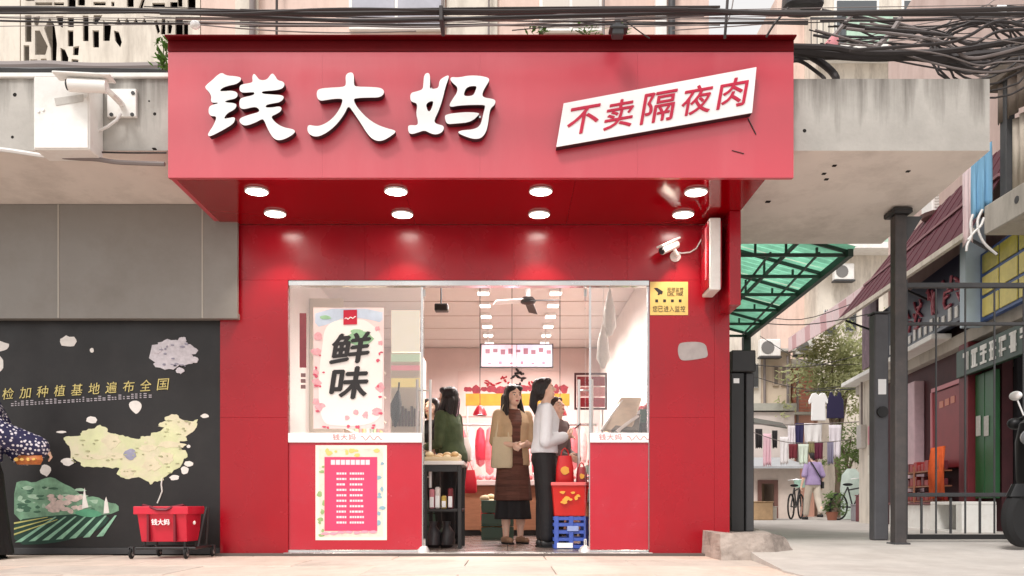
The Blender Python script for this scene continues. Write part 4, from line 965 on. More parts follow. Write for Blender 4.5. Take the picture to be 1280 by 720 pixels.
# hanging screen
s = thing('hanging_screen', 'wide pale pink menu screen hanging from the shop ceiling', 'screen', (PX(646, 13.6), 13.6, PZ(458, 13.6)))
x0, x1, z0, z1 = PX(602, 13.6), PX(690, 13.6), PZ(458, 13.6), PZ(431, 13.6)
MB().box(x0-.02, x1+.02, 13.6, 13.66, z0-.02, z1+.02).build('frame', M_DKGREY, s, bevel=.004)
MB().box(x0, (x0+x1)/2-.004, 13.59, 13.599, z0, z1).build('panel', mat('screen_pink', srgb(226, 190, 205), rough=.3, var=.2, vs=8, emit=srgb(235, 205, 215), es=.5), s)
MB().box((x0+x1)/2+.004, x1, 13.59, 13.599, z0, z1).build('panel', mat('screen_lilac', srgb(206, 196, 216), rough=.3, var=.25, vs=8, emit=srgb(220, 210, 228), es=.45), s)
m = MB()
for i in range(9): xx = x0+.06+i*.12; m.box(xx, xx+.07, 13.585, 13.589, z1-.14+.02*math.sin(i*2), z1-.07+.02*math.sin(i*3)); 
for i in range(6): xx = x0+.1+i*.17; m.box(xx, xx+.05, 13.585, 13.589, z0+.03, z0+.06+.02*(i % 2))
m.build('picture', mat('screen_mauve', srgb(176, 120, 140), rough=.4), s, kind='stuff')
for xx in (x0+.1, x1-.1): MB().tube([(xx, 13.63, z1+.02), (xx, 13.63, 3.2)], .012, 6).build('hanger', M_CHROME, s)
# ceiling fan
f = thing('ceiling_fan', 'dark ceiling fan with white rod hanging over the shop aisle', 'fan', (PX(657, 10.2), 10.2, PZ(392, 10.2)))
fc = P(660, 377, 10.2)
MB().tube([(fc.x, fc.y, 3.195), (fc.x, fc.y, fc.z+.04)], .03, 10).build('rod', M_WHITEF, f, smooth=True)
m = MB(); m.lathe((fc.x, fc.y, fc.z-.04), [(.02, 0), (.08, .02), (.1, .05), (.06, .09)], 18); m.build('hub', M_BLACK, f, smooth=True)
for a in (200, 320, 80):
    u = Vector((math.cos(rad(a)), math.sin(rad(a)), 0)); m = MB(); v = Vector((-u.y, u.x, .25))*.055
    c0 = fc+u*.08; c1 = fc+u*.42+Vector((0, 0, -.05)); m.hexa(c0-v, c1-v, c1+v, c0+v, (0, 0, .008)); m.build('blade', M_DKGREY if a != 200 else M_WHITEF, f)
b = thing('speaker_box', 'small dark box hanging from the ceiling inside the left of the door', 'speaker', (PX(551, 9.5), 9.5, PZ(387, 9.5)))
MB().box(PX(543, 9.5), PX(560, 9.5), 9.5, 9.62, PZ(388, 9.5), PZ(379, 9.5)).build('case', M_BLACK, b, bevel=.01)
MB().tube([(PX(551, 9.5), 9.56, PZ(379, 9.5)), (PX(551, 9.5), 9.56, 3.195)], .01, 6).build('hanger', M_DKGREY, b)
# back wall pictures
bw = thing('wall_graphic', 'brush lettering graphic in black and red on the pink back wall', 'wall graphic', (PX(650, 15.2), 15.28, PZ(500, 15.2)))
rr = random.Random(11)
def scribble(px, py, w_, h_, n, m_, nm, th):
    m = MB()
    for k in range(n):
        a = (px+rr.uniform(-w_, w_), py+rr.uniform(-h_, h_)); b2 = (a[0]+rr.uniform(-w_, w_)*.9, a[1]+rr.uniform(-h_, h_)*.9)
        m.tube([P(a[0], a[1], 15.28), P((a[0]+b2[0])/2+rr.uniform(-1, 1), (a[1]+b2[1])/2, 15.275), P(b2[0], b2[1], 15.28)], [th*.6, th, th*.4], 5)
    m.build(nm, m_, bw, kind='stuff')
scribble(652, 472, 9, 9, 13, M_INK, 'black_stroke', .026); scribble(632, 475, 5, 4, 7, mat('graphic_red', srgb(176, 30, 48), rough=.5), 'red_stroke', .02)
scribble(668, 479, 8, 4, 8, MATS['graphic_red'], 'red_stroke', .02); scribble(612, 479, 9, 3, 6, MATS['graphic_red'], 'red_stroke', .018)
MB().box(PX(572, 15.2), PX(702, 15.2), 15.282, 15.2995, PZ(520, 15.2), PZ(463, 15.2)).build('panel', mat('graphic_pale', srgb(216, 188, 182), rough=.5, var=.06, vs=3), bw)
# meat counter
mc = thing('meat_counter', 'long brown fronted meat counter with white display top behind the women', 'counter', (.1, 11, .03))
MB().box(-.75, 1.25, 10.9, 11.5, .10, .66).build('wooden_front', mat('counter_wood', srgb(168, 116, 88), rough=.5, var=.15, vs=6, stretch=(1, 1, 8)), mc, bevel=.004)
MB().box(-.73, 1.23, 10.96, 11.48, .03, .098).build('plinth', M_DKGREY, mc)
MB().box(-.78, 1.28, 10.82, 11.55, .662, .73).build('counter_top', mat('counter_white', srgb(236, 216, 214), rough=.3), mc, bevel=.008)
MB().box(-.78, 1.28, 10.84, 10.852, .732, .98).build('glass_guard', M_GLASS, mc)
m = MB()
for k in range(22):
    x = -.7+k*.09; m.ell((x+R.uniform(-.02, .02), 11.1+R.uniform(-.1, .1), .77), (.05, .08, .035), 10, 6)
m.build('meat_cuts', mat('raw_meat', srgb(214, 108, 112), rough=.4, var=.3, vs=14), mc, smooth=True, kind='stuff')
hr = thing('meat_rail', 'steel rail hung with pink cuts of meat above the counter', 'meat rail', (.0, 11.55, .73))
m = MB(); m.tube([(-.7, 11.62, .73), (-.7, 11.62, 1.5), (1.2, 11.62, 1.5), (1.2, 11.62, .73)], .018, 8); m.build('rail', M_STEEL, hr, smooth=True)
for k in range(14):
    x = -.62+k*.125; L = R.uniform(.35, .6); m = MB(); wv = R.uniform(.06, .10)
    m.loft([((x, 11.6, 1.46), .01, .01), ((x, 11.6, 1.42), wv*.6, .025), ((x+R.uniform(-.01, .01), 11.6, 1.42-L*.5), wv, .035), ((x, 11.6, 1.42-L), wv*.7, .02), ((x, 11.6, 1.40-L-.02), .01, .01)], 10)
    m.build('hanging_cut', [MATS['raw_meat'], mat('pale_fat', srgb(236, 190, 186), rough=.4, var=.2, vs=20), mat('dark_meat', srgb(168, 44, 62), rough=.4, var=.3, vs=14)][k % 3], hr, smooth=True)
for i, px in enumerate((600, 640, 700)):
    t = thing('pendant_lamp', 'red conical pendant lamp over the meat counter, ' + ('hanging in clear view left of the women', 'behind the long haired woman in tan', 'behind the woman in the white sweater')[i], 'lamp', (PX(px, 10.95), 10.95, PZ(519, 10.95)), 0, 'red pendant lamps over the meat counter')
    x = PX(px, 10.95); z0 = PZ(519, 10.95)
    m = MB(); m.lathe((x, 10.95, z0), [(.092, 0), (.075, .05), (.04, .11), (.02, .125), (.018, .12), (.036, .10), (.07, .045), (.086, 0)], 20); m.build('lamp_shade', mat('lamp_red', srgb(150, 12, 34), rough=.35), t, smooth=True)
    m = MB(); m.tube([(x, 10.95, z0+.12), (x, 10.95, 3.195)], .005, 6); m.build('cord', M_CABLE, t)
    m = MB(); m.ell((x, 10.95, z0+.03), .03); m.build('bulb', mat('pink_bulb', (1, 1, 1), emit=(1, .55, .65), es=12), t, smooth=True)
    ld = bpy.data.lights.new('lamp', 'POINT'); ld.energy = 7; ld.color = (1, .45, .58); ld.shadow_soft_size = .03
    lo = bpy.data.objects.new('lamp', ld); COL.objects.link(lo); lo.location = (0, 0, -.03); lo.parent = t
# yellow shelf banner with red ornaments
yb_ = thing('shelf_banner', 'long yellow shelf banner topped with a row of red meat pictures', 'banner', (PX(647, 12.5), 12.5, PZ(507, 12.5)))
MB().box(PX(582, 12.5), PX(712, 12.5), 12.5, 12.53, PZ(507, 12.5), PZ(492, 12.5)).build('yellow_band', mat('banner_yellow', srgb(190, 138, 36), rough=.5, var=.15, vs=7), yb_)
m = MB()
for k in range(13): c = P(585+k*10, 487+R.uniform(-2, 1), 12.5); blob2d(m, c.x, c.z, R.uniform(.05, .085), R.uniform(.03, .07), 12.5+.0004*k, 12.52+.0004*k, 12, .25, k)
m.build('red_ornament', mat('banner_red', srgb(130, 24, 40), rough=.5, var=.45, vs=18), yb_, kind='stuff')
for xx in (PX(584, 12.5), PX(710, 12.5)): MB().tube([(xx, 12.54, .03), (xx, 12.54, PZ(492, 12.5))], .015, 6).build('post', M_CHROME, yb_)
# left interior: cream shelving seen through the left window
shf = thing('wall_shelf', 'cream shelf unit of packets against the left inner wall', 'shelf', (-2.0, 12.2, .03))
MB().box(-2.38, -1.98, 10.4, 14.2, .03, 1.0).build('cabinet', mat('shelf_cream', srgb(226, 214, 196), rough=.5), shf, bevel=.006)
cols = [srgb(168, 194, 150), srgb(206, 130, 130), srgb(212, 190, 120), srgb(224, 214, 204), srgb(150, 160, 150)]
for k, z in enumerate((1.35, 1.75, 2.15, 2.55)):
    MB().box(-2.38, -2.0, 10.4, 14.2, z, z+.03).build('shelf_board', MATS['shelf_cream'], shf, bevel=.003)
MB().box(-2.385, -1.98, 10.38, 10.399, .03, 2.9).build('end_panel', MATS['shelf_cream'], shf)
for k, z in enumerate((1.001, 1.381, 1.781, 2.181)):
    for j in range(11):
        y = 10.5+j*.33; h = R.uniform(.18, .3)
        MB().box(-2.2, -2.03, y, y+R.uniform(.16, .26), z, z+h).build('packet', mat('packet_%d' % ((j+k*2) % 5), cols[(j+k*2) % 5], rough=.4, var=.2, vs=12), shf, bevel=.012)
fr = thing('display_fridge', 'pale upright display fridge with coloured header stripes seen through the left window', 'fridge', (PX(508, 9.2), 9.4, .03))
fx0, fx1 = PX(488, 9.2), PX(526, 9.2)
MB().box(fx0, fx1, 9.2, 9.8, .03, 2.05).build('cabinet', mat('fridge_cream', srgb(240, 234, 218), rough=.35), fr, bevel=.01)
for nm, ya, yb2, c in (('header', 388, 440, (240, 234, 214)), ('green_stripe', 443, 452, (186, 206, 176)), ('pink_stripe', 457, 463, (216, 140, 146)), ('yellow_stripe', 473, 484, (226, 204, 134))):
    MB().box(fx0+.01, fx1-.01, 9.19, 9.1995, PZ(yb2, 9.2), PZ(ya, 9.2)).build(nm, mat('fridge_'+nm, srgb(*c), rough=.4, var=.06, emit=srgb(*c), es=.42), fr)  # glow added to brighten the header and stripes
m = MB()
for k in range(9): m.box(fx0+.02+k*.033, fx0+.045+k*.033, 9.18, 9.189, PZ(533, 9.2), PZ(508+3*(k % 3), 9.2))
m.build('bottle_row', mat('dim_bottles', srgb(120, 104, 104), rough=.5, var=.3, vs=20), fr, kind='stuff')
pd2 = thing('folded_umbrella', 'dark folded umbrella leaning on the fridge in the left window', 'umbrella', P(494, 534, 9.0))
m = MB(); m.loft([(P(494, 534, 9.0), .008, .008), (P(494, 520, 9.0), .05, .04), (P(495, 505, 9.0), .06, .05), (P(498, 488, 9.0), .012, .012)], 12); m.build('canopy', M_DKGREY, pd2, smooth=True)
m = MB(); m.tube([P(498, 490, 9.0), P(499, 478, 9.0)], .01, 6); m.build('shaft', M_DKGREY, pd2)
# right interior: framed price board, fish tray
fb = thing('price_board', 'dark framed board of red and pink price cards behind the right door handle', 'price board', (PX(740, 9.4), 9.4, PZ(510, 9.4)))
bx0, bx1, bz0, bz1 = PX(718, 9.4), PX(759, 9.4), PZ(512, 9.4), PZ(466, 9.4)
for q in ((bx0, bx1, 9.4, 9.43, bz1-.02, bz1), (bx0, bx0+.02, 9.4, 9.43, bz0, bz1-.021), (bx1-.02, bx1, 9.4, 9.43, bz0, bz1-.021), (bx0+.021, bx1-.021, 9.4, 9.43, bz0, bz0+.02)):
    MB().box(*q).build('frame', mat('board_frame', srgb(86, 40, 44), rough=.5), fb)
k = 0
for ix in range(2):
    for iz in range(3):
        xa = bx0+.03+ix*.158; za = bz0+.03+iz*.115
        MB().box(xa, xa+.145, 9.405, 9.42, za, za+.1).build('price_card', mat('card_%d' % (k % 3), [srgb(186, 40, 56), srgb(222, 150, 150), srgb(156, 60, 66)][k % 3], rough=.5, var=.2, vs=20), fb); k += 1
for xx in (bx0+.05, bx1-.05): MB().tube([(xx, 9.415, bz0), (xx, 9.5, .03)], .012, 6).build('stand_leg', M_CHROME, fb)
ft = thing('fish_tray', 'slanted pale steel produce tray with a dark trough inside the right window', 'tray', (PX(780, 8.2), 8.3, .03))
m = MB(); m.hexa(P(752, 540, 8.1), P(790, 540, 8.1), P(802, 500, 8.6), P(776, 500, 8.6), (0, .02, .03)); m.build('tray', mat('tray_beige', srgb(206, 186, 160), rough=.35, var=.15, vs=9, metal=.3), ft, bevel=.006)
m = MB(); m.hexa(P(764, 540, 8.08), P(798, 541, 8.08), P(801, 520, 8.35), P(780, 524, 8.35), (0, .01, .025)); m.build('trough', mat('trough_dark', srgb(90, 78, 64), rough=.35), ft, bevel=.004)
m = MB(); m.tube([P(770, 541, 8.05), P(784, 530, 8.2), P(797, 521, 8.32)], .02, 8); m.tube([P(752, 538, 8.07), P(765, 518, 8.35), P(778, 501, 8.58)], .012, 8); m.build('edge', M_CHROME, ft, smooth=True)
for px in (765, 795): MB().box(PX(px, 8.3)-.015, PX(px, 8.3)+.015, 8.3, 8.33, .03, PZ(538, 8.3)).build('leg', M_CHROME, ft)
# pale hanging strip-curtain and bags behind the right glass
for px, py0, py1, lb in ((762, 362, 420, 'clear plastic bag roll hanging high inside the right window'), (754, 405, 460, 'crumpled clear bag hanging lower inside the right window')):
    t = thing('hanging_bag', lb, 'plastic bag', P(px, py1, 8.9)); m = MB()
    c0 = P(px, py0, 8.9); c1 = P(px, py1, 8.9); 
    m.loft([((c1.x, 8.9, c1.z), .02, .02), ((c1.x, 8.9, c1.z+.1), .07, .05), ((c0.x, 8.9, (c0.z+c1.z)/2+.05), .055, .04), ((c0.x, 8.9, c0.z), .012, .012)], 14)
    m.build('bag', mat('clear_bag', srgb(232, 228, 222), rough=.25, var=.08, vs=14), t, smooth=True)
    MB().tube([(c0.x, 8.9, c0.z), (c0.x, 8.9, 3.195)], .004, 5).build('string', M_WCABLE, t)
# table of buns by the door
tb = thing('display_table', 'white topped table with black frame and lower shelf just inside the door', 'table', (PX(552, 7.9), 7.95, .03))
tx0, tx1, ty0, ty1, tz = PX(526, 7.72), PX(579, 7.72), 7.72, 8.35, PZ(581, 7.72)
MB().box(tx0-.01, tx1+.01, ty0-.01, ty1, tz, tz+.035).build('table_top', mat('table_white', srgb(214, 208, 204), rough=.3), tb, bevel=.005)
for x in (tx0+.02, tx1-.05):
    for y in (ty0+.01, ty1-.05): MB().box(x, x+.035, y, y+.035, .03, tz-.001).build('leg', M_BLACK, tb, bevel=.003)
MB().box(tx0+.02, tx1-.015, ty0+.05, ty1-.02, .36, .385).build('lower_shelf', M_BLACK, tb, bevel=.003)
MB().box(tx0+.056, tx1-.051, ty0+.012, ty0+.03, tz-.06, tz-.002).build('apron', M_BLACK, tb)
tr = thing('bun_tray', 'shallow cream tray on the table by the door', 'tray', ((tx0+tx1)/2, 7.95, tz+.036))
m = MB(); m.box(tx0+.03, tx1-.04, ty0+.03, ty0+.5, tz+.036, tz+.046)
for q in ((tx0+.03, tx1-.04, ty0+.03, ty0+.04), (tx0+.03, tx1-.04, ty0+.49, ty0+.5), (tx0+.03, tx0+.04, ty0+.041, ty0+.489), (tx1-.05, tx1-.04, ty0+.041, ty0+.489)): m.box(*q, tz+.0465, tz+.075)
m.build('tray_body', mat('tray_cream', srgb(216, 196, 160), rough=.5), tr, bevel=.003)
BUN = None
for j in range(4):
    for i in range(4):
        x = tx0+.075+i*.073+R.uniform(-.01, .01); y = ty0+.09+j*.115+R.uniform(-.01, .01); r = R.uniform(.034, .042)
        m = MB(); m.ell((x, y, tz+.068+(.03 if (i+j) % 3 == 0 else 0)), (r, r, r*.72), 12, 8); 
        o = m.build('bun', [mat('bun_cream', srgb(232, 212, 170), rough=.6, var=.2, vs=14), mat('bun_tan', srgb(212, 176, 126), rough=.6, var=.25, vs=14)][(i*3+j) % 2], smooth=True,
                label='round %s bun, %s row from the street and %s from the left in the tray' % (['cream', 'tan'][(i*3+j) % 2], ['first', 'second', 'third', 'fourth'][j], ['first', 'second', 'third', 'fourth'][i]), cat='bun', group='buns in the tray by the door')
m_ = [('pink packet standing on the lower table shelf', srgb(222, 140, 150), 540, .18), ('white paper packet standing on the lower table shelf', srgb(230, 220, 214), 547, .2), ('yellow packet lying high on the lower table shelf', srgb(216, 186, 90), 555, .12), ('dark red bottle carton on the lower table shelf', srgb(120, 36, 44), 563, .19)]
for lb, c, px, h in m_:
    x = PX(px, 7.85); t = thing('packet', lb, 'packet', (x, 7.87, .386)); MB().box(x-.022, x+.022, 7.83, 7.93, .386, .386+h).build('carton', mat('goods_'+lb[:8], c, rough=.45, var=.2, vs=20), t, bevel=.01)
    MB().box(x-.018, x+.018, 7.826, 7.8295, .40, .386+h*.6).build('label_print', M_WHITEF, t)
for px, c, lb in ((541, (60, 54, 56), 'dark rubbish sack slumped under the table on the left'), (558, (44, 40, 42), 'black sack slumped under the table on the right')):
    x = PX(px, 7.9); m = MB(); m.loft([((x, 7.95, .031), .05, .08), ((x, 7.95, .06), .075, .12), ((x+.01, 7.95, .16), .065, .10), ((x, 7.95, .23), .03, .04), ((x, 7.95, .27), .04, .03)], 12)
    m.build('sack', mat('sack_%d' % px, srgb(*c), rough=.4, bump=.3, bs=12), smooth=True, label=lb, cat='sack')
# blue crate, red basket and red bags
cx0, cx1 = PX(692, 7.68), PX(736, 7.68)
cr_ = thing('plastic_crate', 'blue slatted plastic crate on the shop floor under the red basket', 'crate', ((cx0+cx1)/2, 7.85, .03))
M_BLUE = mat('blue_plastic', srgb(66, 92, 178), rough=.4, var=.06)
zt2 = .32
for z in (.034, .10, .165, .23, .285):
    m = MB(); h = .03
    for q in ((cx0+.012, cx1-.012, 7.68, 7.692), (cx0+.012, cx1-.012, 8.018, 8.03), (cx0, cx0+.012, 7.692, 8.018), (cx1-.012, cx1, 7.692, 8.018)): m.box(*q, z, z+h)
    m.build('slat', M_BLUE, cr_, bevel=.002)
for x in (cx0+.005, (cx0+cx1)/2-.02, cx1-.045):
    for y in (7.674, 8.019): MB().box(x, x+.04, y, y+.0055 if y < 7.8 else y+.0165, .032, zt2).build('upright', M_BLUE, cr_, bevel=.002)
MB().box(cx0+.013, cx1-.013, 7.693, 8.017, .034, .046).build('base', M_BLUE, cr_)
MB().box(cx0+.03, cx0+.17, 7.668, 7.6735, .04, .085).build('white_label', M_WHITEF, cr_)
MB().box(cx0+.12, cx0+.22, 7.667, 7.6675, .19, .235).build('white_label', mat('pale_blue', srgb(150, 166, 214), rough=.5), cr_)
rb = thing('red_basket', 'red shopping basket with yellow print standing on the blue crate', 'basket', ((cx0+cx1)/2, 7.85, zt2))
x0, x1, z0, z1 = PX(690, 7.66), PX(736, 7.66), zt2+.002, PZ(603, 7.66)
m = MB(); vo = tub(x0, x1, x0+.025, x1-.025, 7.66, 8.02, z0, z1); vi = tub(x0, x1, x0+.025, x1-.025, 7.66, 8.02, z0+.01, z1, .009)
m.add(vo+vi, [(3, 2, 1, 0), (0, 1, 5, 4), (1, 2, 6, 5), (2, 3, 7, 6), (3, 0, 4, 7), (8, 9, 10, 11), (8, 12, 13, 9), (9, 13, 14, 10), (10, 14, 15, 11), (11, 15, 12, 8), (4, 5, 13, 12), (5, 6, 14, 13), (6, 7, 15, 14), (7, 4, 12, 15)])
m.build('tub', mat('orange_red_plastic', srgb(206, 34, 30), rough=.35, var=.05), rb, bevel=.004)
MB().box(x0-.01, x1+.01, 7.645, 7.659, z1-.028, z1+.002).build('rim', mat('pink_plastic_rim', srgb(232, 110, 110), rough=.4), rb, bevel=.004)
m = MB()
for k in range(9): c = (x0+.09+R.uniform(0, .17), z0+.13+R.uniform(-.02, .09)); blob2d(m, c[0], c[1], R.uniform(.015, .03), R.uniform(.01, .02), 7.66+.002*k*.1-.004, 7.70, 9, .3, k)
m.build('yellow_print', mat('print_orange_yellow', srgb(232, 170, 70), rough=.5), rb, kind='stuff')
for px, py, s_, lb in ((706, 603, 1.0, 'red carrier bag standing in the red basket beside the white sweater'), (727, 603, .62, 'smaller dark red bag standing in the red basket next to the glass door')):
    c = P(px, py+4, 7.82); t = thing('carrier_bag', lb, 'bag', c); w2 = .075*s_; h2 = .27*s_
    m = MB(); m.loft([((c.x, c.y, c.z), w2, .05), ((c.x, c.y, c.z+.02), w2*1.12, .06), ((c.x, c.y, c.z+h2*.6), w2*1.05, .05), ((c.x, c.y, c.z+h2), w2*.8, .02)], 16, 2.6)
    m.build('bag_body', mat('red_bag' if s_ == 1 else 'dark_red_bag', srgb(200, 30, 34) if s_ == 1 else srgb(150, 30, 40), rough=.4, bump=.3, bs=14), t, smooth=True)
    m = MB(); z = c.z+h2-.005
    m.tube([(c.x-w2*.5, c.y, z), (c.x-w2*.35, c.y, z+.05*s_), (c.x, c.y, z+.075*s_), (c.x+w2*.35, c.y, z+.05*s_), (c.x+w2*.5, c.y, z)], .006, 6); m.build('bag_handle', MATS['red_bag'], t)
    m = MB(); blob2d(m, c.x, c.z+h2*.5, w2*.5, w2*.5, c.y-.0655, c.y-.04, 12, .2); m.build('round_print', MATS['print_orange_yellow'], t)
# produce shelves along both inner walls and more goods near the counter
M_GRNV = mat('leafy_green', srgb(86, 128, 58), rough=.6, var=.4, vs=20); M_ORNV = mat('orange_fruit', srgb(218, 128, 50), rough=.5, var=.15, vs=20); M_REDV = mat('red_fruit', srgb(168, 40, 40), rough=.4, var=.2, vs=20); M_CRMV = mat('cream_root', srgb(214, 194, 156), rough=.7, var=.2, vs=16)
M_CRATE = mat('grey_green_crate', srgb(70, 96, 84), rough=.5)
VEG = [M_GRNV, M_ORNV, M_REDV, M_CRMV]; VN = ['leafy greens', 'orange fruit', 'red fruit', 'cream roots']
def produce(x, y, z, w_, d_, k, label, n=26):
    t = thing('produce_crate', label, 'crate', (x, y, z)); m = MB()
    m.box(x-w_/2, x+w_/2, y-d_/2, y+d_/2, z, z+.02)
    for q in ((x-w_/2, x+w_/2, y-d_/2, y-d_/2+.015), (x-w_/2, x+w_/2, y+d_/2-.015, y+d_/2), (x-w_/2, x-w_/2+.015, y-d_/2+.016, y+d_/2-.016), (x+w_/2-.015, x+w_/2, y-d_/2+.016, y+d_/2-.016)): m.box(*q, z+.0205, z+.14)
    m.build('crate_body', M_CRATE, t, bevel=.004); m = MB()
    for i in range(n): m.ell((x+R.uniform(-.42, .42)*w_, y+R.uniform(-.42, .42)*d_, z+R.uniform(.08, .19)), (R.uniform(.03, .05),)*3 if k % 4 in (1, 2) else (R.uniform(.03, .07), R.uniform(.03, .07), R.uniform(.02, .04)), 8, 6)
    m.build('heap', VEG[k % 4], t, smooth=True, kind='stuff')
rs = thing('produce_shelf', 'dark stepped produce shelf along the right inner wall', 'shelf', (1.3, 11, .03))
for k, (z, xa_) in enumerate(((.45, .98), (.85, 1.18), (1.25, 1.36))):
    MB().box(xa_, 1.62, 9.0, 13.8, z, z+.03).build('shelf_board', M_DKGREY, rs, bevel=.003)
for y in (9.02, 11.4, 13.75): MB().box(1.36, 1.40, y, y+.04, .03, 1.249).build('upright', M_DKGREY, rs)
for j, (z, xc) in enumerate(((.481, 1.10), (.881, 1.30), (1.281, 1.49))):
    for i in range(7): produce(xc, 9.3+i*.66, z, .22, .56, i+j, 'crate of %s on %s step of right shelf, %s from the street' % (VN[(i+j) % 4], ('lowest', 'middle', 'top')[j], ('first', 'second', 'third', 'fourth', 'fifth', 'sixth', 'seventh')[i]), 16)
for k, (px, py, dd, sc_, col, lb) in enumerate(((587, 600, 10.4, 1.0, (186, 26, 44), 'red bag hanging at the left end of the meat counter'), (607, 640, 10.4, .7, (196, 34, 40), 'small red bag hanging low on the brown counter front'), (580, 560, 9.9, 1.0, (232, 222, 216), 'white bag hanging behind the olive green shopper'))):
    c = P(px, py, dd); t = thing('carrier_bag', lb, 'bag', c-Vector((0, 0, .15*sc_))); m = MB()
    m.loft([((c.x, dd, c.z-.16*sc_), .07*sc_, .04), ((c.x, dd, c.z-.14*sc_), .09*sc_, .05), ((c.x, dd, c.z), .085*sc_, .05), ((c.x, dd, c.z+.12*sc_), .06*sc_, .02)], 14, 2.6); m.build('bag_body', mat('bag_%d' % k, srgb(*col), rough=.45, bump=.3, bs=14), t, smooth=True)
    m = MB(); m.tube([(c.x-.04*sc_, dd, c.z+.115*sc_), (c.x, dd, c.z+.22*sc_), (c.x+.04*sc_, dd, c.z+.115*sc_)], .006, 6); m.build('bag_handle', MATS['bag_%d' % k], t)
for k, (px, lb, w_) in enumerate(((553, 'stack of produce crates behind the bun table', .4), (622, 'stack before the counter behind the woman in tan', .36))):
    for j in range(3): produce(PX(px, 9.75), 9.75, .031+j*.15, w_, .3, k+j, ('bottom', 'middle', 'top')[j]+' crate in the '+lb, 14)
sc2 = thing('counter_scale', 'white weighing scale with a price display on the meat counter', 'scale', (.45, 11.0, .731))
MB().box(.32, .58, 10.9, 11.15, .732, .80).build('base', M_WHITE, sc2, bevel=.008); MB().box(.31, .59, 10.89, 11.16, .801, .82).build('pan', M_STEEL, sc2, bevel=.004); MB().box(.43, .47, 11.1, 11.14, .821, 1.15).build('pole', M_WHITE, sc2); MB().box(.35, .55, 11.08, 11.1395, 1.151, 1.25).build('display', M_DKGREY, sc2, bevel=.005)
# ------------------------------------------------------------------ people
def blob(mb, name, mats, parent, voxel, it=3, label=None):
    me = mb.mesh(name); o = bpy.data.objects.new(name, me); COL.objects.link(o)
    r = o.modifiers.new('r', 'REMESH'); r.mode = 'VOXEL'; r.voxel_size = voxel; r.use_smooth_shade = True
    if it: s = o.modifiers.new('s', 'SMOOTH'); s.iterations = it; s.factor = .5
    dg = bpy.context.evaluated_depsgraph_get(); m2 = bpy.data.meshes.new_from_object(o.evaluated_get(dg))
    bpy.data.objects.remove(o); bpy.data.meshes.remove(me)
    m2.materials.clear()
    for m in (mats if isinstance(mats, (list, tuple)) else [mats]): m2.materials.append(m)
    m2.polygons.foreach_set('use_smooth', [True]*len(m2.polygons))
    q = bpy.data.objects.new(name, m2); COL.objects.link(q); q.parent = parent; m2.name = name
    return tag(q, label)
def sstep(a, b, x):
    t = max(0, min(1, (x-a)/(b-a))); return t*t*(3-2*t)
M_SKIN = mat('skin', srgb(238, 200, 178), rough=.5, var=.05, vs=20, sub=.15)
M_HAIR = mat('dark_hair', srgb(32, 24, 24), rough=.38, bump=1.0, bs=26, stretch=(6, 6, .35), var=.5, vs=18)
M_LIP = mat('lips', srgb(176, 84, 84), rough=.4)
M_EYE = mat('eye_dark', srgb(28, 20, 20), rough=.2)
M_EYEW = mat('eye_white', srgb(226, 220, 214), rough=.3)
